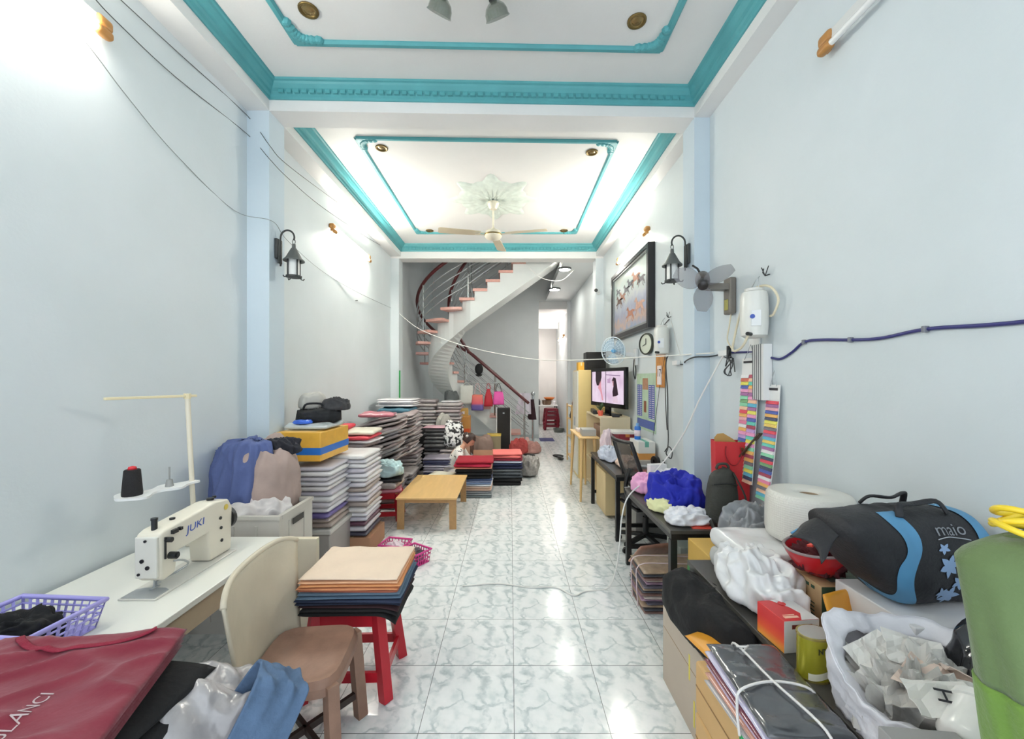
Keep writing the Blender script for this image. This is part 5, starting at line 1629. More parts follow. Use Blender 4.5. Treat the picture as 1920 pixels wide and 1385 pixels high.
# red paper bag with card and ruler
REDP = M('red_paper', (206, 46, 52), .5, var=.05)
rb = thing('paper_bag', 'red paper shopping bag with tan card sticking out by the thread charts', 'bag', (1.55, 2.87, .80), R(-12))
W_, D_, H_ = .105, .055, .42
mb = MB()
vs = [(-W_, -D_, 0), (W_, -D_, 0), (W_, D_, 0), (-W_, D_, 0), (-W_ - .008, -D_ - .004, H_), (W_ + .008, -D_ - .004, H_), (W_ + .008, D_ + .004, H_), (-W_ - .008, D_ + .004, H_)]
mb.poly(vs, [(0, 3, 2, 1), (0, 1, 5, 4), (1, 2, 6, 5), (2, 3, 7, 6), (3, 0, 4, 7)])
bo = mb.build('bag_body', REDP, rb)
md = bo.modifiers.new('th', 'SOLIDIFY'); md.thickness = .003
for yy in (-D_ - .008, D_ + .008):
    MB().tube(smooth_path([(-.045, yy, H_ - .03), (-.05, yy * 1.15, H_ - .09), (-.02, yy * 1.25, H_ - .15), (.02, yy * 1.25, H_ - .15), (.05, yy * 1.15, H_ - .09), (.045, yy, H_ - .03)], 4), .0035, 6).build('cord_handle', M('dark_red_cord', (150, 28, 36), .6), rb, smooth=True)
MB().prism([(-.010, .014), (.010, .014), (.010, -.002), (0, -.014), (-.010, -.002)], .002, Matrix.Translation((.055, -D_ - .006, H_ - .05)) @ Matrix.Rotation(R(90), 4, 'X')).build('shield_emblem', M('bronze_emblem', (112, 84, 40), .4), rb)
cb = thing('cardboard_tag', 'tan rounded card sticking up out of the red paper bag', 'card', (1.515, 2.875, 1.0), R(-12))
MB().prism([(-.07, 0), (.10, 0), (.10, .18), (.05, .235), (-.01, .272), (-.05, .268), (-.07, .24)], .006, Matrix.Rotation(R(90), 4, 'X')).build('card_sheet', M('tan_card', (190, 150, 84), .6), cb)
ru = thing('garment_hanger', 'brown wooden stick leaning out of the red paper bag towards the charts', 'stick', (1.615, 2.86, 1.06))
mb = MB(); bar(mb, (-.04, .0, .0), (.02, -.20, .24), .034, .008); mb.build('stick_blade', M('dark_brown_wood', (88, 68, 54), .5), ru)
bx = thing('storage_box', 'low box hidden under the red paper bag', 'box', (1.50, 2.89, TZ + .0003))
MB().b2(-.07, .14, -.10, .10, 0, .118, bev=.004).build('box_body', M('pale_blue_box', (120, 140, 168), .5), bx)
cloth_obj('plastic_bag', heap(.40, .36, .22, 111, folds=.3, rough=.3), M('silver_grey_plastic', (138, 140, 144), .22, var=.2, bump=.35, bscale=16, coat=.6), 'silver-grey plastic film heaped behind the bubble wrap roll', 'plastic film', (1.43, 2.36, .66))
sc_ = thing('carton', 'yellow carton with green base standing between the two nearest desks', 'carton', (1.34, 2.42, 0))
MB().b2(-.22, .24, -.15, .15, .0, .655, bev=.005).build('carton_body', M('yellow_tan_carton', (206, 168, 84), .6, var=.1), sc_)
MB().b2(-.222, .242, -.152, .152, .40, .52).build('green_band', M('green_print', (74, 142, 82), .6), sc_)

# ---------------------------------------------------------------- bundled printed sheets on the floor under the desk
PAPS = [M('printed_sheet_%d' % i, c, .4, var=.3, scale=22, coat=.35) for i, c in enumerate([(176, 152, 128), (96, 92, 104), (196, 184, 176), (136, 104, 96), (74, 76, 84), (160, 130, 150)])]
stack('garment_packet', 'packet', (1.19, 3.02, 0.0), 15, (.50, .31, .0185), [PAPS[3], PAPS[4], PAPS[0], PAPS[1], PAPS[5], PAPS[2]], '%s flat wrapped packet of the string-tied pile under the nearer black desk', 'string-tied flat packets under the desk', seed=61, jit=.012, amp=.003)
o = MB()
for yy in (-.06, .07):
    o.tube(smooth_path([(-.262, yy, .0), (-.268, yy + .01, .15), (-.255, yy, .297), (-.05, yy + .02, .301), (.22, yy, .299)], 4), .004, 6)
oo = o.build('twine', M('pink_white_string', (226, 206, 210), .7), None, smooth=True, loc=(1.19, 3.02, 0.004))
tag(oo, 'pale string tied round the flat packets under the desk', 'string')
o = folded(.34, .28, .03, 64, .006).build('garment_packet', M('brown_print_packet', (178, 132, 112), .4, var=.3, scale=15, coat=.4), None, smooth=True, weld=.0003, loc=(1.18, 3.36, .21), rot=(R(-46), 0, R(14)))
tag(o, 'brownish packet leaning behind the string-tied pile', 'packet')
bx = thing('storage_box', 'pale grey-green box on the floor beneath the desk, behind the flat packets', 'box', (1.44, 3.40, 0))
MB().b2(-.08, .08, -.14, .14, 0, .30, bev=.006).build('box_body', M('pale_green_grey_box', (176, 186, 178), .5), bx)

# ---------------------------------------------------------------- farther black desk: boxes and bits
def carton(name, label, cat, x, y, z, sx, sy, sz, col, rz=0, tape=None, tname='tape'):
    t = thing(name, label, cat, (x, y, z), R(rz))
    MB().b2(-sx / 2, sx / 2, -sy / 2, sy / 2, 0, sz, bev=.003).build('box_body', M('box_%d_%d_%d' % col, col, .55, var=.06), t)
    if tape:
        MB().b2(-sx * .12, sx * .12, -sy / 2 - .001, sy / 2 + .001, sz * .55, sz + .0015).build(tname, M('band_%d_%d_%d' % tape, tape, .4), t)
    return t
carton('cardboard_box', 'beige drawer carton on the floor under the farther black desk', 'carton', 1.30, 5.05, .04, .36, .5, .50, (206, 184, 138))
carton('grey_carton', 'grey storage crate under the farther black desk by the wall', 'crate', 1.46, 4.40, 0, .3, .3, .42, (150, 148, 144))
carton('flat_box', 'grey box at the bottom of the pile against the wall', 'box', 1.53, 4.72, TZ, .20, .36, .06, (196, 192, 184))
carton('flat_box', 'orange box between the grey and the white boxes by the wall', 'box', 1.54, 4.74, TZ + .0605, .19, .30, .07, (224, 160, 86))
carton('flat_box', 'white box carrying the blue spray can', 'box', 1.54, 4.76, TZ + .131, .19, .34, .13, (232, 232, 226), tape=(120, 190, 170))
can = thing('spray_can', 'blue can standing on the white box by the wall', 'can', (1.50, 4.80, .942))
MB().lathe([(0, 0), (.036, 0), (.037, .14), (.028, .155), (0, .156)], 18).build('can_body', M('blue_can', (44, 116, 206), .3), can, smooth=True, angle=40)
MB().lathe([(.0374, .04), (.0376, .04), (.0376, .11), (.0374, .11)], 18).build('label', M('white_pink_label', (230, 214, 224), .4), can, smooth=True)
MB().cyl((0, 0, .155), (0, 0, .19), .02, n=14).build('cap', M('pale_blue_cap', (120, 170, 220), .35), can, smooth=True, angle=40)
carton('paper_stack', 'cream paper pile under the dark red box on the farther desk', 'papers', 1.40, 5.10, TZ, .24, .30, .22, (222, 206, 184))
carton('gift_box', 'dark red box on the cream paper pile', 'box', 1.42, 5.08, .901, .22, .24, .075, (128, 30, 44), 4, (202, 130, 60))
carton('paper_stack', 'white papers lying on the dark red box', 'papers', 1.40, 5.10, .977, .26, .26, .03, (226, 222, 214), -6)
cloth_obj('plastic_bag', heap(.18, .18, .30, 121, folds=.2), M('pinkish_plastic_bag', (226, 206, 212), .4, coat=.3), 'pinkish plastic bag with red print beside the cream paper pile', 'plastic bag', (1.24, 5.22, TZ))
cloth_obj('cloth', heap(.24, .44, .13, 123, folds=.35), M('blue_white_print_cloth', (198, 204, 222), .8, var=.35, scale=18), 'blue and white printed cloth at the edge of the farther black desk', 'cloth', (1.20, 4.90, TZ))
cloth_obj('cloth', heap(.22, .3, .11, 125, folds=.35), M('pale_peach_cloth', (234, 206, 190), .8, var=.12), 'pale peach cloth beside the printed cloth, behind the office chair', 'cloth', (1.29, 4.48, TZ))
tp = thing('tape_dispenser', 'black tape dispenser by the wall end of the farther desk', 'tape dispenser', (1.575, 4.38, TZ), R(20))
MB().b2(-.04, .04, -.09, .09, 0, .035, bev=.008).build('dispenser_base', BLACK, tp)
MB().lathe([(.018, -.02), (.055, -.02), (.055, .02), (.018, .02)], 20, Matrix.Translation((0, .02, .085)) @ Matrix.Rotation(R(90), 4, 'Y')).build('tape_roll', BLACK, tp, smooth=True, angle=40)
MB().tube([(0, -.08, .03), (0, -.12, .09), (0, -.10, .12)], .008, 6).build('cutter_arm', BLACK, tp, smooth=True)
o = MB().b2(-.08, .08, -.05, .05, 0, .006, bev=.002).build('notebook', M('dusty_red_cover', (150, 86, 84), .5), None, loc=(1.38, 4.30, TZ), rot=(0, 0, R(6)))
tag(o, 'dusty red notebook lying flat near the tape dispenser', 'notebook')
o = MB().b2(-.09, .09, -.04, .04, 0, .016, bev=.004).build('phone_case', M('silver_case', (206, 208, 210), .3), None, loc=(1.42, 4.52, TZ), rot=(0, 0, R(-8)))
tag(o, 'silver-white flat case between the boxes and the red notebook', 'case')

# ---------------------------------------------------------------- tall light-wood side table with tapered legs
PINE = M('light_pine', (222, 186, 128), .45, var=.08, scale=4)
stb = thing('side_table', 'light pine table with slim splayed legs behind the farther desk', 'table', (1.06, 5.92, 0))
MB().b2(-.13, .14, -.46, .46, .845, .865, bev=.004).build('table_top', PINE, stb)
for sx, sy in ((-1, -1), (1, -1), (-1, 1), (1, 1)):
    MB().cyl((sx * .085, sy * .38, .845), (sx * .115, sy * .445, 0), .026, .014, n=12).build('leg', PINE, stb, smooth=True, angle=40)
carton('printer', 'grey flat machine standing on the light pine table', 'machine', 1.09, 5.72, .8655, .19, .26, .09, (172, 174, 172), -3)
o = MB()
o.box((0, 0, .022), (.16, .22, .044), bev=.01)
oo = o.build('paper_stack', M('white_red_papers', (226, 216, 210), .6, var=.15, scale=30), None, loc=(1.07, 6.10, .8655))
tag(oo, 'white and reddish papers behind the grey machine on the pine table', 'papers')

# ---------------------------------------------------------------- television cabinet, television, sound bar
IVORY = M('ivory_laminate', (228, 212, 178), .4, var=.05)
tvc = thing('tv_cabinet', 'ivory cabinet with open shelves under the television', 'cabinet', (1.43, 6.06, 0))
mb = MB()
mb.b2(-.20, .21, -.50, .52, 1.105, 1.13, bev=.003)
mb.b2(-.20, .21, -.50, -.48, 0, 1.105); mb.b2(-.20, .21, .50, .52, 0, 1.105)
mb.b2(.19, .21, -.48, .5, 0, 1.105)
for z in (.04, .42, .80):
    mb.b2(-.20, .19, -.48, .50, z, z + .02)
mb.build('cabinet_body', IVORY, tvc)
MB().b2(-.19, .185, -.47, .0, .83, 1.0).build('drawer_box', M('brown_grey_drawer', (150, 122, 104), .5), tvc)
tv = thing('television', 'black flat television showing a pink scene with two dark-haired figures', 'television', (1.42, 5.95, 1.131), math.atan2(.265, 1.0))
# local frame: screen width along local y, screen faces local -x
MB().b2(-.012, .035, -.52, .52, .11, .68, bev=.006).build('bezel', M('glossy_black_bezel', (14, 14, 16), .2), tv)
def tvscreen():
    m = bpy.data.materials.new('lit_television_picture')
    m.use_nodes = True
    nt = m.node_tree
    b = nt.nodes['Principled BSDF']
    tc = nt.nodes.new('ShaderNodeTexCoord')
    n1 = nt.nodes.new('ShaderNodeTexNoise'); n1.inputs['Scale'].default_value = 5
    nt.links.new(tc.outputs['Object'], n1.inputs['Vector'])
    r = ramp_nodes(nt, [(.3, (226, 196, 224)), (.6, (246, 226, 246))])
    nt.links.new(n1.outputs['Fac'], r.inputs['Fac'])
    nt.links.new(r.outputs['Color'], b.inputs['Emission Color'])
    b.inputs['Emission Strength'].default_value = .47
    b.inputs['Base Color'].default_value = (.02, .02, .02, 1)
    b.inputs['Roughness'].default_value = .2
    return m
MB().b2(-.0135, -.012, -.47, .47, .17, .63).build('screen', tvscreen(), tv)
def emis(name, c, s):
    m = M(name, (10, 10, 10), .3)
    b = m.node_tree.nodes['Principled BSDF']
    b.inputs['Emission Color'].default_value = lin(c); b.inputs['Emission Strength'].default_value = s
    return m
def onscreen(name, poly, c, off=.0008):
    m = Matrix(((0, 0, -1, -.0136), (-1, 0, 0, 0), (0, 1, 0, 0), (0, 0, 0, 1)))
    # polygon in picture coordinates: x to the viewer's right, y up, metres
    return MB().prism(poly, off, m).build(name, emis('picture_%d_%d_%d' % c, c, .45), tv)
onscreen('picture_frame_line', [(-.035, .17), (-.02, .17), (-.02, .63), (-.035, .63)], (60, 50, 66))
onscreen('picture_frame_line', [(-.02, .585), (.38, .57), (.38, .56), (-.02, .575)], (150, 120, 160))
onscreen('picture_hair', [(-.35, .63), (-.16, .63), (-.16, .54), (-.20, .46), (-.25, .42), (-.31, .42), (-.35, .50)], (40, 22, 34))
onscreen('picture_skin', [(-.24, .46), (-.17, .50), (-.17, .40), (-.14, .32), (-.10, .2), (-.14, .2), (-.20, .33), (-.27, .38)], (238, 168, 182))
onscreen('picture_hair', [(.15, .50), (.20, .545), (.26, .53), (.29, .45), (.33, .30), (.27, .28), (.18, .27), (.17, .34), (.2, .42)], (44, 22, 38))
onscreen('picture_cloth', [(.19, .27), (.29, .28), (.33, .19), (.17, .18)], (240, 214, 232))
onscreen('picture_skin', [(.17, .50), (.20, .49), (.20, .42), (.175, .42)], (236, 180, 190))
onscreen('picture_shelf', [(.02, .52), (.11, .53), (.11, .46), (.02, .46)], (206, 170, 206))
mb = MB(); mb.b2(-.01, .03, -.06, .06, .02, .12); mb.b2(-.10, .10, -.24, .24, .0, .02, bev=.004)
mb.build('stand', M('glossy_black_bezel', (14, 14, 16), .2), tv)
sbx = thing('sound_bar', 'black sound bar in front of the television', 'sound bar', (1.265, 6.18, 1.1305), R(-6))
MB().b2(-.028, .028, -.22, .22, 0, .06, bev=.01).build('bar_body', BLACK, sbx)
pot = thing('potted_plant', 'small green plant in a coral pot on the cabinet before the television', 'plant', (1.275, 5.76, 1.1305))
MB().lathe([(0, 0), (.028, 0), (.042, .05), (.036, .075), (.03, .075), (0, .07)], 16).build('pot', M('coral_pot', (222, 100, 76), .4), pot, smooth=True, angle=40)
mb = MB()
rnd = random.Random(3)
for k in range(16):
    a, el, L = rnd.uniform(0, 2 * PI), rnd.uniform(.5, 1.4), rnd.uniform(.08, .16)
    d = Vector((math.cos(a) * math.cos(el), math.sin(a) * math.cos(el), math.sin(el)))
    s = d.cross(Vector((0, 0, 1))).normalized() * .014
    b0 = Vector((0, 0, .07)); mid = b0 + d * L * .6; tip = b0 + d * L + Vector((0, 0, -.01))
    mb.poly([b0, mid - s, tip, mid + s], [(0, 1, 2, 3)])
mb.build('leaves', M('dark_green_leaf', (54, 84, 50), .5), pot, label='dark green leaves')
rt = thing('set_top_box', 'black set-top box on the cabinet by the television stand', 'set-top box', (1.30, 5.66, 1.1305), R(-10))
MB().b2(-.05, .05, -.08, .06, 0, .035, bev=.006).build('box_body', BLACK, rt)
rt.location.x, rt.location.y = 1.45, 5.62

# ---------------------------------------------------------------- wardrobe with the black speaker on top
wd = thing('wardrobe', 'cream and light-wood wardrobe beside the stair hall pillar', 'wardrobe', (1.39, 7.01, 0))
MB().b2(-.26, .25, -.26, .26, 0, 1.80, bev=.004).build('wardrobe_body', M('light_yellow_wood', (232, 206, 142), .45, var=.06), wd)
for y0, y1 in ((-.255, -.005), (.005, .255)):
    dr = MB().b2(-.279, -.261, y0, y1, .06, 1.78, bev=.003).build('door', M('cream_white_door', (226, 224, 212), .4), wd)
    MB().b2(-.292, -.28, (y0 + y1) / 2 + (.09 if y0 < 0 else -.09) - .008, (y0 + y1) / 2 + (.09 if y0 < 0 else -.09) + .008, .85, 1.0).build('handle', STEELD, dr)
spk = thing('loudspeaker', 'black loudspeaker on top of the wardrobe', 'speaker', (1.44, 6.97, 1.801))
MB().b2(-.165, .165, -.14, .14, 0, .30, bev=.006).build('cabinet', BLACK, spk)
MB().b2(-.155, .155, -.146, -.1405, .01, .29).build('grille', M('dark_speaker_grille', (34, 32, 32), .7, bump=.3, bscale=200), spk)
carton('small_box', 'small orange-yellow box beside the loudspeaker on the wardrobe', 'box', 1.19, 6.92, 1.801, .10, .14, .13, (232, 176, 66), 4, (240, 220, 170))
# shelf rack between wardrobe and passage wall
rk = thing('shelf_rack', 'narrow wooden rack with jars and shoes beyond the wardrobe', 'rack', (1.36, 8.0, 0))
for x, y in ((-.2, -.3), (.2, -.3), (-.2, .3), (.2, .3)):
    MB().b2(x - .015, x + .015, y - .015, y + .015, 0, 1.15).build('post', PINE, rk)
for z in (.12, .5, .85, 1.1):
    MB().b2(-.2, .2, -.3, .3, z, z + .02).build('shelf', PINE, rk)
for i, (x, y, z, c) in enumerate(((1.22, 7.78, 1.1205, (120, 84, 60)), (1.24, 7.95, 1.1205, (206, 190, 170)), (1.22, 8.1, .8705, (60, 58, 62)))):
    o = MB().lathe([(0, 0), (.04, 0), (.045, .06), (.03, .10), (.028, .13), (0, .13)], 14).build('jar', M('rack_jar_%d' % i, c, .35), None, smooth=True, angle=40, loc=(x, y, z))
    tag(o, ['brown jar on top of the narrow wooden rack', 'pale jar behind the brown jar on the narrow rack', 'dark jar on the second shelf of the narrow rack'][i], 'jar')
for i, (x, y) in enumerate(((1.02, 8.3), (1.0, 8.55))):
    o = MB().surf(lambda u, v: (.05 * math.cos(2 * PI * u) * math.sin(PI * v), .12 * math.cos(PI * v), .035 + .033 * math.sin(2 * PI * u) * math.sin(PI * v)), 14, 10, closeu=True).build('shoe', BLACK, None, smooth=True, weld=.0003, loc=(x, y, 0), rot=(0, 0, R(20 + 50 * i)))
    tag(o, ['black shoe on the floor beside the narrow rack, nearer one', 'black shoe on the floor beside the narrow rack, farther one'][i], 'shoe')

# ================================================================ things on the right wall
# framed picture of running horses (a generic herd)
pic = thing('framed_painting', 'large dark-framed painting of galloping horses in water', 'painting', (XR, 5.55, 2.25))
W2 = .86
mb = MB()
mb.b2(-.085, -.001, -W2, -W2 + .06, 0, .99, bev=.004); mb.b2(-.085, -.001, W2 - .06, W2, 0, .99, bev=.004)
mb.b2(-.085, -.001, -W2 + .06, W2 - .06, 0, .06, bev=.004); mb.b2(-.085, -.001, -W2 + .06, W2 - .06, .93, .99, bev=.004)
mb.build('frame', M('black_frame_lacquer', (30, 28, 32), .3), pic)
mb = MB()
for a, b, c, d in ((-W2 + .06, -W2 + .085, .06, .93), (W2 - .085, W2 - .06, .06, .93)):
    mb.b2(-.075, -.05, a, b, c, d)
mb.b2(-.075, -.05, -W2 + .085, W2 - .085, .06, .085); mb.b2(-.075, -.05, -W2 + .085, W2 - .085, .905, .93)
mb.build('inner_moulding', M('silver_grey_moulding', (150, 152, 152), .35, metal=.4), pic)
def canvas():
    m = bpy.data.materials.new('painted_canvas')
    m.use_nodes = True
    nt = m.node_tree
    b = nt.nodes['Principled BSDF']
    tc = nt.nodes.new('ShaderNodeTexCoord')
    sp = nt.nodes.new('ShaderNodeSeparateXYZ'); nt.links.new(tc.outputs['Object'], sp.inputs[0])
    n1 = nt.nodes.new('ShaderNodeTexNoise'); n1.inputs['Scale'].default_value = 7; n1.inputs['Detail'].default_value = 6
    nt.links.new(tc.outputs['Object'], n1.inputs['Vector'])
    ad = nt.nodes.new('ShaderNodeMath'); ad.operation = 'MULTIPLY_ADD'; ad.inputs[1].default_value = .45
    sb_ = nt.nodes.new('ShaderNodeMath'); sb_.operation = 'SUBTRACT'; sb_.inputs[1].default_value = .22
    nt.links.new(n1.outputs['Fac'], ad.inputs[0]); nt.links.new(sp.outputs['Z'], sb_.inputs[0]); nt.links.new(sb_.outputs[0], ad.inputs[2])
    r = ramp_nodes(nt, [(.08, (146, 164, 192)), (.20, (206, 176, 160)), (.30, (166, 170, 192)), (.44, (184, 190, 206)), (.56, (204, 208, 210)), (.72, (200, 216, 212)), (.9, (214, 222, 214))])
    nt.links.new(ad.outputs[0], r.inputs['Fac'])
    nt.links.new(r.outputs['Color'], b.inputs['Base Color'])
    b.inputs['Roughness'].default_value = .3
    return m
MB().b2(-.05, -.04, -W2 + .06, W2 - .06, .06, .93).build('canvas', canvas(), pic)
HORSE = [(-.62, .40), (-.60, .33), (-.52, .33), (-.44, .38), (-.40, .26), (-.40, .12), (-.52, .02), (-.66, .04), (-.74, -.06), (-.70, -.08), (-.64, -.02), (-.50, -.05), (-.36, .00), (-.40, -.14), (-.52, -.24), (-.50, -.27), (-.34, -.16), (-.28, -.02), (.10, -.03), (.24, .02), (.34, -.10), (.30, -.24), (.42, -.36), (.46, -.34), (.38, -.24), (.44, -.08), (.56, -.16), (.66, -.30), (.70, -.28), (.62, -.10), (.48, .04), (.46, .16), (.62, .12), (.80, .16), (.66, .22), (.46, .27), (.20, .25), (-.08, .24), (-.22, .34), (-.30, .46), (-.36, .52), (-.40, .50), (-.50, .46)]
for y, z, s, c in ((.50, .52, .24, (126, 98, 88)), (.34, .56, .22, (196, 136, 110)), (.14, .62, .22, (124, 122, 128)), (-.04, .66, .22, (104, 106, 114)), (-.28, .68, .26, (200, 140, 112)), (-.50, .62, .22, (120, 112, 116)), (-.42, .30, .30, (210, 168, 148)), (-.04, .26, .26, (196, 168, 156)), (.56, .68, .16, (116, 116, 124))):
    s *= 1.0
    m = Matrix.Translation((-.0505, y, z)) @ Matrix(((0, 0, -1, 0), (-1, 0, 0, 0), (0, 1, 0, 0), (0, 0, 0, 1))) @ Matrix.Diagonal((s, s, 1, 1))
    MB().prism(HORSE, .0015, m).build('painted_horse', M('horse_paint_%d' % c[0], c, .4, var=.3, scale=20), pic)

# brown oscillating wall fan
GREYF = M('grey_brown_fan_plastic', (120, 114, 106), .45, var=.08)
wf = thing('wall_fan', 'grey-brown wall fan with bare blades beside the first pillar', 'wall fan', (XR, 3.05, 2.24))
mb = MB(); mb.b2(-.05, -.001, -.05, .05, -.10, .17, bev=.012, seg=3); mb.build('wall_bracket', GREYF, wf)
MB().box((-.052, 0, -.03), (.008, .045, .08), bev=.004).build('switch_plate', M('olive_gold_plate', (170, 164, 84), .35), wf)
mb = MB(); bar(mb, (-.03, 0, .10), (-.19, .02, .11), .075, .045); bar(mb, (-.18, .02, .115), (-.225, .0, .15), .03, .03)
mb.build('arm', GREYF, wf)
ax = Vector((-.30, -.70, -.52)).normalized()
q = ax.to_track_quat('Z', 'Y').to_matrix().to_4x4()
hub = Vector((-.235, -.01, .155))
mq = Matrix.Translation(hub) @ q
MB().lathe([(0, -.07), (.035, -.068), (.05, -.05), (.052, .02), (.045, .045), (.02, .05), (0, .05)], 20, mq).build('motor_housing', M('dark_grey_brown', (92, 84, 80), .4), wf, smooth=True, angle=40)
MB().tube([hub + Vector((.0, .03, .05)), hub + Vector((-.01, .06, .10)), hub + Vector((-.04, .08, .13))], .008, 8).build('oscillation_knob', BLACK, wf, smooth=True)
mh = Matrix.Translation(hub + ax * .075) @ q
MB().lathe([(0, .05), (.02, .05), (.035, .04), (.04, .01), (.038, -.02), (0, -.02)], 20, mh).build('hub', M('dark_hub', (44, 40, 40), .3), wf, smooth=True, angle=40)
for k in range(3):
    a = 2 * PI * k / 3 + .5
    mb = MB()
    m = mh @ Matrix.Rotation(a, 4, 'Z')
    def bl_fn(u, v):
        r = .035 + .185 * v
        wv = .03 + .11 * math.sin(PI * (.12 + .78 * v)) ** 1.0
        w = (u - .45) * wv
        return (r * math.cos(w / max(r, .05)), r * math.sin(w / max(r, .05)), .005 + w * .32)
    mb.surf(bl_fn, 8, 10, mat=m)
    bo = mb.build('blade', M('smoky_translucent_blade', (158, 156, 160), .25, alpha=.40), wf, smooth=True)
    md = bo.modifiers.new('th', 'SOLIDIFY'); md.thickness = .003

# white wall fan with blue hub
wf2 = thing('wall_fan', 'white and clear-blue wall fan over the television', 'wall fan', (XR, 5.35, 1.93))
MB().b2(-.04, -.001, -.05, .05, -.10, .12, bev=.012, seg=3).build('wall_bracket', WHITEP, wf2)
mb = MB(); bar(mb, (-.02, 0, .03), (-.20, .05, .06), .06, .05); mb.build('arm', WHITEP, wf2)
ax = Vector((-.72, -.62, -.12)).normalized()
q = ax.to_track_quat('Z', 'Y').to_matrix().to_4x4()
hub = Vector((-.25, .06, .10))
MB().lathe([(0, -.10), (.05, -.09), (.06, -.04), (.055, .02), (0, .03)], 20, Matrix.Translation(hub) @ q).build('motor_housing', WHITEP, wf2, smooth=True, angle=40)
mh = Matrix.Translation(hub + ax * .07) @ q
CLB = M('clear_blue_blade', (188, 214, 232), .15, alpha=.5)
for k in range(3):
    m = mh @ Matrix.Rotation(2 * PI * k / 3 + .2, 4, 'Z')
    mb = MB()
    mb.surf(lambda u, v: ((.03 + .14 * v) * math.cos((u - .45) * 1.5), (.03 + .14 * v) * math.sin((u - .45) * 1.5), .004 + (u - .45) * .05), 8, 8, mat=m)
    bo = mb.build('blade', CLB, wf2, smooth=True)
    md = bo.modifiers.new('th', 'SOLIDIFY'); md.thickness = .002
MB().lathe([(0, .035), (.02, .034), (.03, .02), (.03, -.015), (0, -.015)], 18, mh).build('hub', M('sky_blue_hub', (60, 150, 206), .3), wf2, smooth=True, angle=40)
mb = MB()
for zf in (-1, 1):
    for rr in (.035, .075, .115, .15):
        zz2 = .012 + zf * (.05 - .9 * rr * rr) + .012
        mb.tube([mh @ Vector((rr * math.cos(2 * PI * i / 28), rr * math.sin(2 * PI * i / 28), zz2)) for i in range(28)], .0016, 5, closed=True)
    for k in range(24):
        a = 2 * PI * k / 24
        mb.tube([mh @ Vector((r * math.cos(a), r * math.sin(a), .024 + zf * (.05 - .9 * r * r))) for r in (.03, .08, .13, .18)], .0012, 4)
mb.tube([mh @ Vector((.182 * math.cos(2 * PI * i / 40), .182 * math.sin(2 * PI * i / 40), .024)) for i in range(40)], .006, 6, closed=True)
mb.build('guard', M('pale_blue_white_wire', (214, 226, 234), .35), wf2, smooth=True)
MB().tube(smooth_path([(-.05, -.02, -.02), (-.06, -.03, -.18), (-.04, -.03, -.28), (-.02, 0, -.18), (-.03, .02, -.04)], 5), .006, 6).build('pull_cord', BLACK, wf2, smooth=True)

# white steam-iron water bottles
def water_bottle(label, y, z, X, cord=True, s=1.0):
    t = thing('water_bottle', label, 'bottle', (X, y, z))
    MB().lathe([(0, -.15 * s), (.05 * s, -.15 * s), (.075 * s, -.135 * s), (.082 * s, -.06 * s), (.082 * s, .04 * s), (.078 * s, .12 * s), (.07 * s, .145 * s), (.05 * s, .15 * s), (0, .15 * s)], 26).build('tank', M('milky_white_plastic', (228, 227, 220), .3, var=.03), t, smooth=True, angle=40)
    MB().lathe([(0, .15 * s), (.055 * s, .15 * s), (.055 * s, .168 * s), (0, .17 * s)], 20).build('lid', M('milky_white_plastic_lid', (222, 221, 214), .35), t, smooth=True, angle=40)
    mb = MB(); mb.box((-.03, -.072 * s, -.03 * s), (.055, .012, .10), (0, 0, R(-24)), bev=.002); mb.build('label_patch', WHITEP, t)
    mb = MB(); mb.cyl((-.05, -.065 * s, -.02 * s), (-.053, -.073 * s, -.02 * s), .014, n=12); mb.build('blue_mark', M('blue_print', (66, 92, 178), .5), t)
    mb = MB(); mb.cyl((-.05, -.05, -.13 * s), (-.09, -.08, -.13 * s), .012, n=10); mb.build('valve', BLACK, t, smooth=True, angle=40)
    for sx in (-1, 1):
        MB().tube([(0, sx * .05, .16 * s), (.02, sx * .01, .235 * s), (.035, 0, .25 * s)], .003, 6).build('hanging_wire', STEELD, t, smooth=True)
    return t
water_bottle('white water bottle with coiled hose hanging on the wall by the charts', 2.63, 2.07, 1.575)
water_bottle('white water bottle hanging beside the wall clock and gold calendar', 4.24, 2.05, 1.575, s=.95)
for y, z, lab in ((2.62, 2.33, 'wire hook holding the water bottle with the coiled hose'), (4.23, 2.30, 'wire hook with loose ends above the bottle by the clock')):
    o = MB()
    o.tube([(-.001, 0, 0), (-.03, 0, -.01), (-.045, 0, .01), (-.04, .0, .035)], .004, 6); o.tube([(-.03, 0, -.01), (-.035, .03, .05)], .003, 5); o.tube([(-.03, 0, -.01), (-.03, -.035, .045)], .003, 5)
    oo = o.build('wall_hook', IRON, None, smooth=True, loc=(XR, y, z))
    tag(oo, lab, 'hook')
HOSE = M('cream_rubber_hose', (224, 214, 186), .45)
hs = MB(); hs.tube(smooth_path([(1.50, 2.56, 1.94), (1.49, 2.62, 1.86), (1.52, 2.78, 1.85), (1.56, 2.83, 1.95), (1.58, 2.80, 2.1), (1.59, 2.74, 2.21), (1.60, 2.62, 2.25), (1.60, 2.50, 2.22), (1.62, 2.46, 2.14), (1.62, 2.5, 2.06), (1.63, 2.55, 2.05)], 6), .0075, 8)
o = hs.build('hose', HOSE, None, smooth=True)
tag(o, 'cream hose coiled round the water bottle by the charts', 'hose')

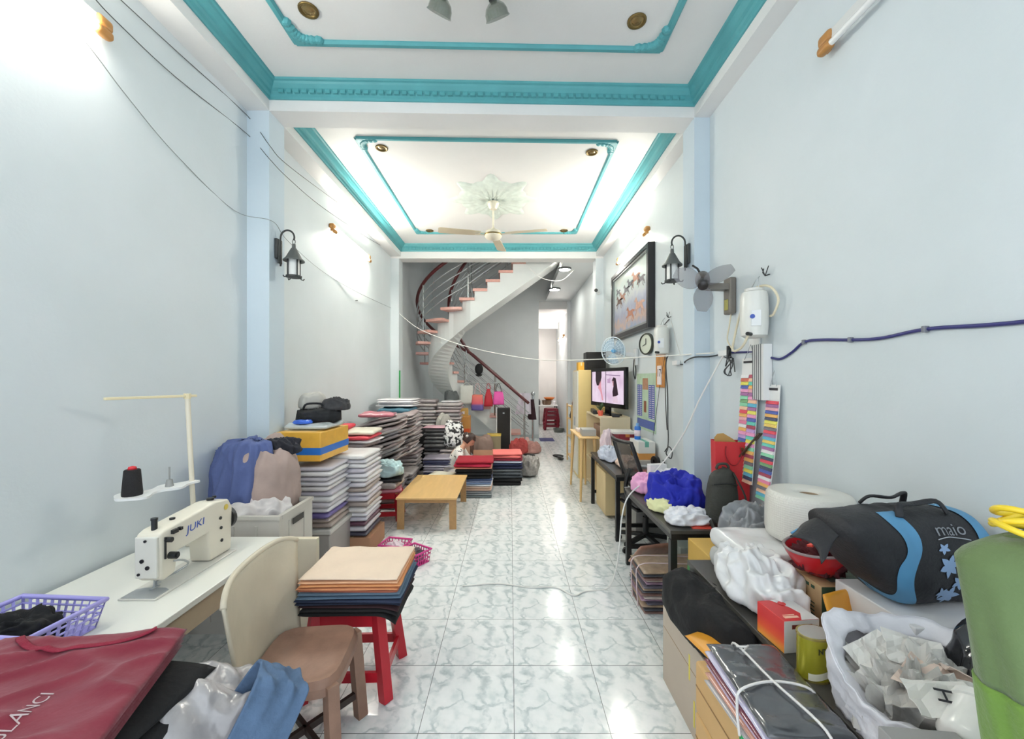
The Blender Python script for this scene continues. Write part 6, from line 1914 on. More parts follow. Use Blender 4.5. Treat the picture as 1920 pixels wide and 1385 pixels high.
# clock, calendar, poster
ck = thing('wall_clock', 'round black-rimmed wall clock seen edgewise next to the gold calendar', 'clock', (XR - .04, 4.86, 2.07), R(18))
mk = Matrix.Rotation(R(-90), 4, 'Y')
MB().lathe([(0, -.028), (.12, -.028), (.13, -.01), (.13, .02), (.118, .028), (.112, .02)], 32, mk).build('rim', M('dark_olive_rim', (58, 62, 52), .35), ck, smooth=True, angle=40)
MB().lathe([(0, .012), (.114, .012)], 32, mk).build('dial', M('pale_green_dial', (208, 214, 198), .4), ck)
mb = MB(); mb.box((-.016, .0, .03), (.003, .008, .07)); mb.box((-.016, .03, -.01), (.003, .07, .006), (R(-20), 0, 0))
mb.build('hands', BLACK, ck)
cal = thing('wall_calendar', 'gold and orange wall calendar with red header below the bottle', 'calendar', (XR - .004, 4.50, 1.56))
def goldmat():
    m = M('gold_print', (206, 138, 58), .35, var=.35, scale=16, coat=.3)
    return m
MB().b2(-.01, .0, -.13, .13, 0, .40).build('board', goldmat(), cal)
MB().b2(-.012, .0, -.13, .13, .402, .50).build('red_header', M('red_gold_header', (182, 50, 40), .4, var=.3, scale=25), cal)
MB().b2(-.022, -.0105, -.05, .06, .03, .24).build('date_pad', M('white_date_pad', (236, 226, 226), .6), cal)
lettering('17', .12, M('black_print', (30, 28, 34), .5), cal, Matrix.Translation((-.0225, .005, .155)) @ Matrix(((0, 0, -1, 0), (-1, 0, 0, 0), (0, 1, 0, 0), (0, 0, 0, 1))), 'date_number')
lettering('CHUNG', .055, M('yellow_print', (236, 200, 96), .5), cal, Matrix.Translation((-.0105, 0, .34)) @ Matrix(((0, 0, -1, 0), (-1, 0, 0, 0), (0, 1, 0, 0), (0, 0, 0, 1))), 'gold_lettering') if False else None
pos = thing('wall_poster', 'blue and green study poster on the wall under the gold calendar', 'poster', (XR - .002, 5.02, 1.02))
MB().b2(-.004, 0, -.36, .34, 0, .70).build('sheet', M('poster_pale_green', (186, 212, 186), .35, var=.25, scale=9), pos)
for y0, y1 in ((-.33, -.12), (.12, .31)):
    MB().b2(-.0055, -.0042, y0, y1, .16, .56).build('blue_column', M('poster_blue', (66, 92, 170), .35, var=.2, scale=40), pos)
    mb = MB()
    for k in range(16):
        z = .17 + .0245 * k
        mb.b2(-.0062, -.0056, y0 + .015, y0 + .085, z, z + .008); mb.b2(-.0062, -.0056, y0 + .11, y1 - .015, z, z + .006)
    mb.build('white_text_rows', M('white_print', (236, 226, 228), .7), pos)
MB().b2(-.0055, -.0042, -.33, .31, .03, .13).build('blue_footer', M('poster_blue', (66, 92, 170), .35, var=.2, scale=40), pos)
MB().b2(-.0055, -.0042, -.10, .10, .50, .64).build('brown_picture', M('poster_brown', (176, 132, 104), .35, var=.3, scale=30), pos)
MB().b2(-.0055, -.0042, -.04, .05, .22, .36).build('figure_picture', M('poster_red_brown', (150, 92, 66), .35, var=.3, scale=30), pos)

# small security camera on the pillar
cc = thing('security_camera', 'small white security camera with black lens on the far pillar', 'camera', (1.58, 7.30, 3.19))
MB().cyl((0, -.001, 0), (0, -.03, 0), .03, n=16).build('mount', WHITEP, cc, smooth=True, angle=40)
MB().tube([(0, -.03, 0), (-.02, -.06, .01), (-.05, -.09, .012)], .01, 8).build('neck', WHITEP, cc, smooth=True)
MB().cyl((-.03, -.07, .012), (-.075, -.16, .012), .028, .032, n=16).build('camera_body', WHITEP, cc, smooth=True, angle=40)
MB().cyl((-.075, -.16, .012), (-.08, -.17, .012), .031, n=16).build('lens', BLACK, cc, smooth=True, angle=40)

# thread colour charts
random.seed(5)
PAL = [(236, 226, 70), (238, 238, 236), (70, 176, 210), (230, 110, 150), (240, 170, 70), (30, 36, 70), (186, 140, 206), (150, 30, 54), (44, 66, 160), (206, 84, 60), (240, 200, 80), (238, 160, 170), (120, 210, 160), (90, 150, 90), (220, 40, 60), (236, 140, 190), (90, 86, 96), (70, 190, 170), (248, 190, 150), (150, 80, 140)]
PALM = [M('thread_colour_%d' % i, tuple(int(v * .78 + 52) for v in c), .7, var=.05, bump=.2, bscale=200) for i, c in enumerate(PAL)]
def thread_chart(label, y0, y1, ztop, zbot, xt, xb, cols, rows, seed):
    t = thing('thread_chart', label, 'colour chart', (0, 0, 0))
    rnd = random.Random(seed)
    def xx(z):
        k = (ztop - z) / (ztop - zbot)
        return xt + (xb - xt) * k ** 1.4
    # carrier card
    mb = MB()
    mb.surf(lambda u, v: (xx(ztop - v * (ztop - zbot)) + .004, y0 + (y1 - y0) * u, ztop - v * (ztop - zbot)), 2, 24)
    co = mb.build('card', M('white_card', (232, 232, 230), .5), t)
    md = co.modifiers.new('th', 'SOLIDIFY'); md.thickness = .004; md.offset = 0
    head = .10 * (ztop - zbot) + .03
    cw = (y1 - y0) / cols
    rh = (ztop - head - zbot) / rows
    mbs = MB()
    for c in range(cols):
        last = None
        for r in range(rows):
            z1 = ztop - head - rh * r
            z0 = z1 - rh * .93
            mi = rnd.randrange(len(PALM))
            if mi == last:
                mi = (mi + 3) % len(PALM)
            last = mi
            ya, yb = y0 + cw * c + .002, y0 + cw * (c + 1) - .002
            x1, x0 = xx(z1), xx(z0)
            mbs.poly([(x1 - .003, ya, z1), (x1 - .003, yb, z1), (x0 - .008, yb, z0), (x0 - .008, ya, z0), (x0 + .002, yb, z0), (x0 + .002, ya, z0), (x1 + .002, ya, z1), (x1 + .002, yb, z1)],
                     [(0, 1, 2, 3), (3, 2, 4, 5), (0, 3, 5, 6), (1, 7, 4, 2)], mi)
    me_o = mbs.build('thread_strips', PALM, t)
    ym = (y0 + y1) / 2
    MB().tube([(xt, y0 + .03, ztop - .01), (xt + .005, ym, ztop + .09), (xt, y1 - .03, ztop - .01)], .0025, 5).build('hanging_string', STEELD, t)
    mb = MB(); mb.b2(xt - .0015, xt + .001, y0 + .02, y1 - .02, ztop - .035, ztop - .02); mb.build('dark_lettering_line', M('black_print', (30, 28, 34), .5), t)
    return t
thread_chart('two-column thread colour chart hanging beside the striped paper roll', 2.70, 2.89, 1.80, .95, 1.645, 1.60, 2, 30, 3)
thread_chart('narrow thread colour chart hanging from the blue cable', 2.49, 2.61, 1.62, .90, 1.648, 1.575, 1, 30, 9)
sp_ = thing('striped_roll', 'grey and white striped paper folded on the wall between the thread charts', 'paper', (XR - .03, 2.665, 1.52))
mb = MB()
for k in range(5):
    mb.b2(-.03 + .004 * k, .026, -.075 + .028 * k, -.05 + .028 * k, 0, .36)
mb.build('white_sheet', M('white_card', (232, 232, 230), .5), sp_)
mb = MB()
for k in range(5):
    mb.b2(-.0315 + .004 * k, .024, -.052 + .028 * k, -.043 + .028 * k, -.001, .361)
mb.build('grey_stripes', M('grey_stripe', (120, 122, 122), .5), sp_)
o = MB().b2(-.012, -.001, -.07, .05, 0, .10, bev=.003).build('switch_box', WHITEP, None, loc=(XR, 2.78, 1.83))
tag(o, 'white plate on the wall behind the top of the two-column thread chart', 'switch plate')
# ================================================================ RIGHT FRONT: heap on and before the buried desk
WPK = M('white_plastic_wrap', (226, 226, 226), .28, var=.05, bump=.25, bscale=12, coat=.4)
GWP = M('grey_white_wrap', (196, 198, 196), .35, var=.08, bump=.25, bscale=10, coat=.3)
z0 = TZ + .0005
o = folded(.56, .36, .105, 201, .008, nu=30, nv=24, p=40, crease=.02).build('wrapped_package', GWP, None, smooth=True, weld=.0003, loc=(1.33, 1.97, z0))
tag(o, 'grey-white wrapped package, lower of the two under the bubble wrap roll', 'package')
o = folded(.54, .35, .095, 202, .008, nu=30, nv=24, p=40, crease=.02).build('wrapped_package', WPK, None, smooth=True, weld=.0003, loc=(1.32, 1.97, z0 + .106), rot=(0, 0, R(-1)))
tag(o, 'white plastic wrapped package directly under the bubble wrap roll', 'package')
def bubble_mat():
    m = M('bubble_wrap', (222, 219, 210), .35, var=.04, scale=5, coat=.25)
    nt = m.node_tree
    b = nt.nodes['Principled BSDF']
    tc = [n for n in nt.nodes if n.type == 'TEX_COORD'][0]
    v = nt.nodes.new('ShaderNodeTexVoronoi'); v.inputs['Scale'].default_value = 95; v.inputs['Randomness'].default_value = .15
    nt.links.new(tc.outputs['Object'], v.inputs['Vector'])
    bp = nt.nodes.new('ShaderNodeBump'); bp.inputs['Strength'].default_value = .5; bp.inputs['Distance'].default_value = .004; bp.invert = True
    nt.links.new(v.outputs['Distance'], bp.inputs['Height']); nt.links.new(bp.outputs['Normal'], b.inputs['Normal'])
    b.inputs['Subsurface Weight'].default_value = .15
    b.inputs['Subsurface Radius'].default_value = (.03, .03, .03)
    return m
br = thing('bubble_wrap_roll', 'big white roll of bubble wrap standing on the white package', 'roll', (1.445, 1.97, .886))
prof = [(.045, .0), (.16, .0), (.178, .01), (.184, .04), (.183, .16), (.178, .205), (.168, .222), (.15, .226), (.09, .228), (.05, .224), (.042, .215), (.042, .01), (.045, 0)]
MB().lathe(prof, 48).build('roll_body', bubble_mat(), br, smooth=True, angle=50)
MB().lathe([(.0405, .002), (.0405, .214), (.034, .214), (.034, .002), (.0405, .002)], 24).build('core', M('cardboard_core', (168, 146, 120), .8), br, smooth=True, angle=40)
cloth_obj('plastic_bag', heap(.25, .46, .19, 205, folds=.34, rough=.3), WPK, 'torn crumpled white wrapping spilling in front of the white packages', 'plastic wrap', (1.095, 1.80, z0))
# carton with green print
gb = thing('carton', 'tan carton with dark green panel under the red helmet', 'carton', (1.415, 1.655, z0))
TAN = M('tan_carton_board', (190, 158, 118), .65, var=.06)
MB().b2(-.215, .215, -.085, .085, 0, .175, bev=.002).build('carton_body', TAN, gb)
GRN = M('dark_green_print', (44, 76, 58), .5)
MB().b2(-.214, -.09, -.0862, -.0852, .001, .174).build('green_panel', GRN, gb)
MB().b2(-.15, .10, -.05, .06, .1752, .1758).build('green_top_panel', M('grey_green_print', (108, 124, 108), .6), gb)
MB().b2(-.215, .215, -.0005, .0005, .1752, .1762).build('flap_seam', M('carton_seam', (134, 108, 78), .7), gb)
mb = MB()
for y, z, w in ((-.05, .148, .018), (-.02, .148, .018), (.01, .148, .018), (.04, .148, .018)):
    mb.b2(-.2162, -.2152, y, y + w, z, z + .012)
for z in (.09, .075, .06, .045):
    mb.b2(-.2162, -.2152, -.05, .05, z, z + .004)
mb.build('printed_lines', GRN, gb)
mb = MB(); mb.b2(-.04, .03, -.0862, -.0852, .13, .14); mb.b2(-.04, .0, -.0862, -.0852, .115, .121)
mb.build('printed_lines', M('brown_print', (128, 100, 70), .6), gb)
# red helmet
hp = thing('helmet', 'red helmet lying upside down on the tan carton', 'helmet', (1.275, 1.668, .858), R(-10))
mt = Matrix.Rotation(R(-8), 4, 'Y') @ Matrix.Scale(.88, 4)
MB().lathe([(0, 0), (.05, .006), (.10, .045), (.13, .11), (.134, .13), (.126, .132), (.12, .11), (.09, .05), (.045, .016), (0, .012)], 32, mt).build('shell', M('red_helmet_shell', (196, 34, 44), .28), hp, smooth=True, angle=60)
MB().tube([mt @ Vector((.131 * math.cos(2 * PI * i / 32), .131 * math.sin(2 * PI * i / 32), .132)) for i in range(32)], .006, 6, closed=True).build('rim', M('grey_rim', (150, 136, 136), .5), hp, smooth=True)
heap(.16, .16, .09, 207, folds=.35).build('lining', M('dark_red_lining', (88, 30, 36), .9, var=.5, scale=30), hp, smooth=True, weld=.0003, loc=(0, 0, .025))
mb = MB()
for k in range(5):
    a = k * 1.2; mb.box((.05 * math.cos(a), .05 * math.sin(a), .125), (.03, .025, .008), (.3, .2, a))
mb.build('lining_pads', M('orange_red_pad', (214, 70, 58), .7), hp)
# red gift box
g = thing('gift_box', 'red and orange box with white end beside the green-yellow tin', 'box', (1.035, 1.515, z0), R(6))
ro = M('red_orange_box_print', (214, 44, 40), .35)
nt = ro.node_tree
tcn = [n for n in nt.nodes if n.type == 'TEX_COORD'][0]
sp = nt.nodes.new('ShaderNodeSeparateXYZ'); nt.links.new(tcn.outputs['Object'], sp.inputs[0])
mr = nt.nodes.new('ShaderNodeMapRange'); mr.inputs['From Max'].default_value = .11; nt.links.new(sp.outputs['Z'], mr.inputs['Value'])
rp = ramp_nodes(nt, [(0, (240, 170, 70)), (.35, (226, 84, 44)), (.7, (206, 38, 40)), (1, (204, 44, 46))])
nt.links.new(mr.outputs['Result'], rp.inputs['Fac']); nt.links.new(rp.outputs['Color'], nt.nodes['Principled BSDF'].inputs['Base Color'])
MB().b2(-.068, .068, -.06, .075, 0, .115, bev=.002).build('box_body', ro, g)
MB().b2(-.0675, .0675, -.0612, -.0602, .001, .114).build('white_end', M('white_box_end', (214, 212, 210), .5), g)
mb = MB(); mb.prism([(.0, -.06), (.068, -.06), (.068, .075), (-.02, .075), (.02, .02), (.03, -.02)], .0008, Matrix.Translation((0, 0, .1152)))
mb.build('white_swoosh', M('white_box_end', (214, 212, 210), .5), g)
mb = MB(); mb.b2(-.05, .005, -.045, -.033, .1152, .1158); mb.b2(-.045, -.0, -.028, -.024, .1152, .1158)
mb.build('white_print_line', M('orange_white_print', (244, 196, 170), .5), g)
MB().b2(-.038, .04, -.0618, -.0613, .085, .10).build('brown_print_frame', M('brown_red_print', (112, 44, 40), .5), g)
MB().cyl((.01, .045, .1158), (.01, .045, .1168), .014, n=14).build('red_mark', ro, g)
# tin
tin = thing('tin_can', 'green-yellow metal tin with dark lettering in front of the red box', 'tin', (1.005, 1.345, z0), R(10))
OLV = M('olive_yellow_tin', (164, 158, 44), .25, metal=.35, var=.12)
def oval(rx, ry, k=32):
    return [(rx * math.cos(2 * PI * i / k), ry * math.sin(2 * PI * i / k)) for i in range(k)]
MB().prism(oval(.056, .042), .132, Matrix.Translation((0, 0, .004))).build('tin_body', OLV, tin, smooth=True, angle=40)
for zz_ in (.135, 0):
    MB().prism(oval(.058, .044), .006, Matrix.Translation((0, 0, zz_))).build('rim', M('gold_rim', (176, 160, 92), .25, metal=.7), tin, smooth=True, angle=40)
MB().prism(oval(.052, .038), .002, Matrix.Translation((0, 0, .1402))).build('lid', M('silver_tin_lid', (196, 196, 190), .35, metal=.6), tin, smooth=True, angle=40)
mw = Matrix(((1, 0, 0, 0), (0, 0, -1, -.0432), (0, 1, 0, 0), (0, 0, 0, 1)))
lettering('NYX', .026, M('dark_olive_print', (44, 48, 24), .5), tin, mw @ Matrix.Translation((-.004, .104, 0)), 'tin_lettering', ext=.001)
mb = MB()
mb.surf(lambda u, v: (.0565 * math.cos(-PI * (.18 + .64 * u)), .0426 * math.sin(-PI * (.18 + .64 * u)), .012 + .022 * v + .006 * math.sin(u * 5)), 20, 2)
mb.build('white_band', M('cream_print', (226, 222, 200), .4), tin, smooth=True)
MB().cyl((.032, -.0372, .02), (.0325, -.0378, .02), .008, n=12).build('red_spot', M('red_print', (150, 50, 40), .5), tin)
o = folded(.20, .40, .012, 210, .003, nu=14, nv=14, crease=.006).build('envelope', M('orange_padded_envelope', (232, 160, 46), .35, coat=.3), None, smooth=True, weld=.0003, loc=(1.16, 1.40, z0 - .0004), rot=(0, 0, R(4)))
o.location = (1.22, 1.36, z0)
tag(o, 'orange padded envelope lying flat on the desk beside the tin', 'envelope')
o = folded(.17, .44, .014, 211, .003, nu=14, nv=14, crease=.006).build('envelope', M('orange_padded_envelope', (232, 160, 46), .35, coat=.3), None, smooth=True, weld=.0003, loc=(.86, 1.57, .582), rot=(R(-9), R(-14), R(6)))
tag(o, 'orange padded envelope sloping between black cloth and tin', 'envelope')
o = folded(.22, .16, .020, 212, .004, nu=14, nv=14, crease=.01).build('envelope', M('orange_padded_envelope', (232, 160, 46), .35, coat=.3), None, smooth=True, weld=.0003, loc=(1.24, 1.49, .80), rot=(R(70), 0, R(18)))
tag(o, 'orange padded envelope standing upright under the sports bag', 'envelope')
# white carton and sports bag
c = thing('carton', 'white carton hidden under the sports bag', 'carton', (1.42, 1.40, z0))
MB().b2(-.18, .18, -.155, .155, 0, .215, bev=.004).build('carton_body', M('white_carton', (222, 220, 220), .55), c)
BAGB = M('black_sports_bag', (33, 33, 37), .6, var=.15, bump=.15, bscale=90)
BAGL = M('sky_blue_panel', (84, 144, 184), .5, var=.1)
bg = thing('sports_bag', 'black and sky blue sports bag with flower print on the right heap', 'bag', (1.34, 1.43, .897), R(7))
bg['label'] = 'black and sky blue sports bag with flower print resting above the white carton'
LB_ = .50
def bag_pt(u, v, off=0.0):
    """u along the bag, v round its section (0 = bottom front)"""
    x = (u - .5) * LB_
    e = max(.0, 1 - abs(2 * u - 1) ** 7) ** .5
    v = v % 1.0
    front = v <= .5
    t = (4 * v - 1) if front else (3 - 4 * v)
    rx, rz = .125 * (.86 + .14 * e), .155 * (.84 + .16 * e)
    z = rz * math.sin(t * PI / 2)
    y = (-1 if front else 1) * rx * (max(0, 1 - abs(math.sin(t * PI / 2)) ** 2.8)) ** (1 / 2.8)
    w = .010 * nz(u * 5, v * 6, 2) + .006 * nz(u * 12, v * 9, 6)
    n = Vector((0, y, z)).normalized()
    p = Vector((x, y, z)) * 1 + n * (w + off)
    k = max(0, 1 - u / .48) ** 1.5 * .72
    pz = p.z + k * (.150 - p.z)
    return Vector((p.x, p.y * (1 - .35 * k), pz + .155))
mb = MB()
mb.surf(lambda u, v: bag_pt(u, v), 40, 48)
bmesh.ops.holes_fill(mb.bm, edges=[e for e in mb.bm.edges if e.is_boundary], sides=0)
mb.build('bag_body', BAGB, bg, smooth=True, weld=.0008)
mb = MB()   # wavy blue panel across the front
mb.surf(lambda u, v: bag_pt(.30 + .055 * math.sin(v * 13 - .4) * .5 + u * (.115 + .03 * math.sin(v * 9)), -.02 + v * .50, .0025), 8, 40)
po = mb.build('blue_panel', BAGL, bg, smooth=True)
mb = MB()
mb.surf(lambda u, v: bag_pt(.86 + .13 * u, .16 + v * .36, .003), 8, 24)
mb.build('blue_panel', BAGL, bg, smooth=True)
def flower(cx, cv, r, ph, leaves=6):
    mb = MB()
    for k in range(leaves):
        a = 2 * PI * k / leaves + ph
        def fn(u, v):
            rr = r * u
            w = r * .26 * math.sin(PI * min(1, u * .9 + .1)) * (v - .5) * 2
            dx = rr * math.cos(a) - w * math.sin(a)
            dz = rr * math.sin(a) + w * math.cos(a)
            return bag_pt(cx + dx / LB_, cv + dz / .97, .003)
        mb.surf(fn, 5, 2)
    return mb
FLW = M('pale_blue_flower_print', (140, 168, 204), .5)
flower(.63, .25, .040, .3).build('flower_print', FLW, bg)
flower(.59, .31, .020, .9, 5).build('flower_print', FLW, bg)
flower(.66, .13, .044, .1).build('flower_print', FLW, bg)
flower(.585, .155, .026, .6, 5).build('flower_print', FLW, bg)
flower(.725, .185, .030, 1.1, 5).build('flower_print', FLW, bg)
# swirly word print bent onto the bag
lt = lettering('maio', .058, M('grey_white_print', (176, 180, 186), .5), bg, Matrix.Identity(4), 'bag_lettering', ext=.0003)
for v in lt.data.vertices:
    p = bag_pt(.68 + v.co.x / LB_, .375 + v.co.y / .85, .0035)
    v.co = p
mb = MB()
mb.tube([bag_pt(.56 + .24 * i / 14, .338 + .010 * math.sin(i / 14 * PI + .4), .004) for i in range(15)], .0015, 5)
mb.build('lettering_underline', M('grey_white_print', (176, 180, 186), .5), bg)
for s, lab in ((-1, 'handle'), (1, 'handle')):
    MB().tube(smooth_path([bag_pt(.40, .5 + s * .06, .004), bag_pt(.44, .5 + s * .03, .030), bag_pt(.58, .5 + s * .02, .022), bag_pt(.72, .5 + s * .03, .032), bag_pt(.76, .5 + s * .06, .004)], 5), .011, 8, flat=.5).build('handle', BAGB, bg, smooth=True)
mb = MB()
mb.surf(lambda u, v: (-.225 - .11 * u + .02 * math.sin(v * 4), -.05 + .11 * v + .01 * math.sin(u * 5), .262 - .055 * u + .04 * math.sin(PI * v) * (1 - .5 * u) - .05 * u * (1 - v)), 12, 10)
fo = mb.build('open_flap', BAGB, bg, smooth=True)
md = fo.modifiers.new('th', 'SOLIDIFY'); md.thickness = .004
MB().tube([(-.225 - .11 * u, .06, .262 - .05 * u) for u in (0, .25, .5, .75, 1)], .004, 6).build('flap_piping', BAGL, fo, smooth=True)

# black clothes in clear plastic behind the white sack
cloth_obj('garment_bag', heap(.30, .22, .30, 221, folds=.2), M('black_cloth_in_clear_plastic', (44, 44, 48), .18, var=.6, scale=9, coat=.7, bump=.3, bscale=14), 'black garments in clear plastic wedged between sack and green shirt', 'garment bag', (1.37, 1.10, z0))
# white sack with paper scraps
SACK = M('white_woven_sack', (226, 224, 230), .5, var=.04, bump=.12, bscale=60)
sk = thing('white_sack', 'open white sack full of crumpled paper at the desk\'s near end', 'sack', (1.13, 1.13, z0), R(0))
def sack_fn(u, v, off=0.0):
    a = 2 * PI * u
    ca, sa = math.cos(a), math.sin(a)
    rx, ry = (.165 + .03 * v - off), (.14 + .03 * v - off)
    hgt = .178 + .066 * sa + .022 * math.sin(3 * a + 1) + .004 * math.sin(7 * a) + .02 * ca + .012 * nz(ca * 5, sa * 5, 1)
    rr = 1 / (abs(ca) ** 3.2 + abs(sa) ** 3.2) ** (1 / 3.2)
    k = 1 + .06 * nz(ca * 3, sa * 3 + v * 2, 4) + .07 * (1 - abs(nz(ca * 4 + v * 2, sa * 4 - v, 9))) ** 4 - .03
    return (rx * ca * rr * k, ry * sa * rr * k, hgt * v)
mb = MB()
mb.surf(lambda u, v: sack_fn(u, v), 64, 16, closeu=True)
mb.surf(lambda u, v: sack_fn(u, 1 - .18 * v, .004 + .035 * v), 64, 5, closeu=True)
so = mb.build('sack_wall', SACK, sk, smooth=True, weld=.0012)
md = so.modifiers.new('th', 'SOLIDIFY'); md.thickness = .003
heap(.30, .24, .155, 223, folds=.4).build('paper_filling', M('crumpled_white_paper', (206, 202, 196), .6, var=.15, scale=14), sk, smooth=False, weld=.0004, loc=(0, 0, .01))
rnd = random.Random(17)
def scrap(loc, rot, sx, sy, mat, label, seed):
    mb = MB()
    mb.surf(lambda u, v: ((u - .5) * sx * (1 - .3 * v * nz(seed, u * 2, 0)), (v - .5) * sy, .02 * nz(u * 3, v * 3, seed) + .015 * abs(u - .5)), 6, 6)
    o = mb.build('paper_scrap', mat, None, loc=loc, rot=rot)
    md = o.modifiers.new('th', 'SOLIDIFY'); md.thickness = .002
    tag(o, label, 'paper')
    return o
PWH = M('white_scrap_paper', (226, 222, 216), .6)
PPK = M('pinkish_scrap_paper', (222, 200, 186), .6)
PGY = M('grey_scrap_paper', (176, 172, 166), .6)
scrap((1.120, 1.08, 0.843), (R(14), R(-10), R(30)), .15, .13, PPK, 'large pinkish paper piece in the middle of the white sack', 1)
scrap((1.160, 1.17, 0.873), (R(40), R(8), R(-20)), .14, .09, PWH, 'white torn paper standing at the back of the white sack', 2)
scrap((1.210, 1.10, 0.848), (R(25), R(30), R(70)), .10, .08, PPK, 'small pinkish folded paper against the far side of the sack', 3)
scrap((1.060, 1.18, 0.853), (R(35), R(-18), R(10)), .13, .10, PWH, 'white crumpled paper at the rear corner of the white sack', 4)
scrap((1.045, 1.08, 0.833), (R(10), R(-25), R(-40)), .09, .12, PGY, 'grey torn paper along the sack wall nearest the tin', 5)
scrap((1.180, 1.03, 0.833), (R(20), R(20), R(15)), .12, .09, PWH, 'white glossy crumpled paper next to the paper bearing a letter', 6)
ho = scrap((1.045, .985, 0.883), (R(28), R(-6), R(-14)), .13, .08, PWH, 'white torn paper with a black letter H at the front rim of the sack', 7)
lettering('H', .05, M('black_print', (30, 28, 34), .5), ho, Matrix.Translation((.005, .0, .0155)) @ Matrix.Rotation(R(80), 4, 'Z'), 'letter')
# grey carton before the sack and white round lid
carton('carton', 'grey carton in front of the white sack, nearest the camera', 'carton', .915, .865, z0, .16, .12, .185, (150, 148, 146), -6)
bw = thing('plastic_container', 'white round plastic container lying beside the grey carton', 'container', (1.085, .93, .845), R(0))
mt = Matrix.Rotation(R(64), 4, 'Y') @ Matrix.Rotation(R(-20), 4, 'X')
MB().lathe([(0, -.07), (.05, -.068), (.066, -.05), (.07, .0), (.072, .03)], 28, mt).build('container_body', M('glossy_white_plastic', (236, 234, 230), .2), bw, smooth=True, angle=50)
MB().lathe([(.072, .03), (.077, .032), (.077, .05), (.06, .056), (0, .057)], 28, mt).build('lid', M('glossy_white_plastic', (236, 234, 230), .2), bw, smooth=True, angle=50)
bxs = thing('carton', 'small carton under the white round plastic container', 'carton', (1.10, .93, z0))
MB().b2(-.07, .07, -.06, .06, 0, .10, bev=.003).build('carton_body', M('brown_carton', (150, 110, 80), .6), bxs)

# green T-shirt on a stand with a yellow hanger
gs_ = thing('clothes_stand', 'slim stand pole inside the hanging green shirt', 'stand', (1.03, .70, 0))
MB().cyl((0, 0, 0), (0, 0, .02), .14, n=24).build('base', BLACKM, gs_, smooth=True, angle=40)
MB().cyl((0, 0, .02), (0, 0, 1.395), .010, n=10).build('pole', BLACKM, gs_, smooth=True, angle=40)
yh = thing('clothes_hanger', 'yellow coiled plastic hanger above the green shirt', 'hanger', (.965, .70, 1.412))
mb = MB()
for k, (r, dz, dy) in enumerate(((.085, .0, 0), (.075, .012, .01), (.092, -.012, -.008))):
    mb.tube([(-.02 + r * 1.2 * math.cos(2 * PI * i / 36), dy + r * .55 * math.sin(2 * PI * i / 36), dz + .012 * math.sin(4 * PI * i / 36 + k)) for i in range(36)], .0055, 8, closed=True)
mb.build('coil', M('bright_yellow_plastic', (238, 206, 48), .3), yh, smooth=True)
GRN1 = M('olive_green_jersey', (98, 118, 72), .85, var=.08, bump=.15, bscale=120, sheen=.2)
GRN2 = M('bright_green_jersey', (106, 140, 54), .85, var=.08, bump=.15, bscale=120, sheen=.2)
gt = thing('shirt', 'green two-tone shirt hanging at the near end of the heap', 'shirt', (1.03, .70, 0))
def shirt_fn(u, v, lo=0.0, hi=1.0):
    v = lo + (hi - lo) * v
    a = 2 * PI * u
    ca, sa = math.cos(a), math.sin(a)
    # shoulder slope then hanging folds
    sh_ = min(1, v / .05)
    wx = .18 + .08 * sh_ ** .6 - .18 * v
    wy = .03 + .055 * sh_ + .03 * v
    fold = 1 + (.13 * math.sin(9 * a + 3 * v) + .09 * math.sin(15 * a - 2 * v)) * min(1, v * 2.2) + .05 * nz(ca * 4, sa * 4 + v * 2, 3) * v
    x = wx * ca * (.8 + .2 * fold)
    y = wy * sa * fold
    z = 1.40 - .012 * abs(ca) - v * .80
    return (x, y, z)
mb = MB(); mb.surf(lambda u, v: shirt_fn(u, v, 0, .33), 90, 24, closeu=True)
mb.surf(lambda u, v: (shirt_fn(u, 0)[0] * v, shirt_fn(u, 0)[1] * v, shirt_fn(u, 0)[2] + .004 * (1 - v)), 90, 4, closeu=True)
o1 = mb.build('upper_part', GRN1, gt, smooth=True)
mb = MB(); mb.surf(lambda u, v: shirt_fn(u, v, .328, 1), 90, 36, closeu=True)
o2 = mb.build('lower_part', GRN2, gt, smooth=True)
for o in (o1, o2):
    md = o.modifiers.new('th', 'SOLIDIFY'); md.thickness = .003
MB().tube([shirt_fn(i / 60, .33) for i in range(60)], .0022, 5, closed=True).build('seam', GRN1, gt, smooth=True)

# ---------------------------------------------------------------- cartons, tied packets and black cloth along the desk's front
KR = M('brown_carton_board', (204, 164, 108), .6, var=.08)
KRD = M('carton_seam_dark', (150, 114, 72), .7)
ht = [(0, .19), (.191, .19), (.382, .195)]
for i, (z, h) in enumerate(ht):
    c = thing('carton', ['brown carton at the bottom under the tied plastic packets', 'brown carton in the middle under the tied plastic packets', 'brown carton with green strap directly under the tied packets'][i], 'carton', (.815 + .006 * i, 1.24, z), R([1, -1, 0][i]), 'brown cartons under the tied packets')
    MB().b2(-.115, .115, -.33, .33, 0, h, bev=.012, seg=3).build('carton_body', KR, c)
    MB().b2(-.1165, -.1155, -.32, .32, h * .52, h * .55).build('flap_seam', KRD, c)
    if i == 2:
        MB().tube(smooth_path([(-.05, .02, h + .004), (-.10, .01, h + .004), (-.119, .0, h - .02), (-.121, -.02, h * .45), (-.121, .01, h * .3), (-.121, -.04, .02)], 5), .012, 6, flat=.2).build('green_strap', M('green_strap_plastic', (52, 156, 96), .35), c, smooth=True)
        MB().tube(smooth_path([(-.05, -.03, h + .004), (-.09, -.06, h + .006), (-.118, -.09, h - .02)], 5), .010, 6, flat=.3).build('green_strap', M('green_strap_plastic', (52, 156, 96), .35), c, smooth=True)
PKD = M('dark_grey_shirt_in_plastic', (78, 80, 84), .16, var=.35, scale=6, coat=.9, bump=.35, bscale=12)
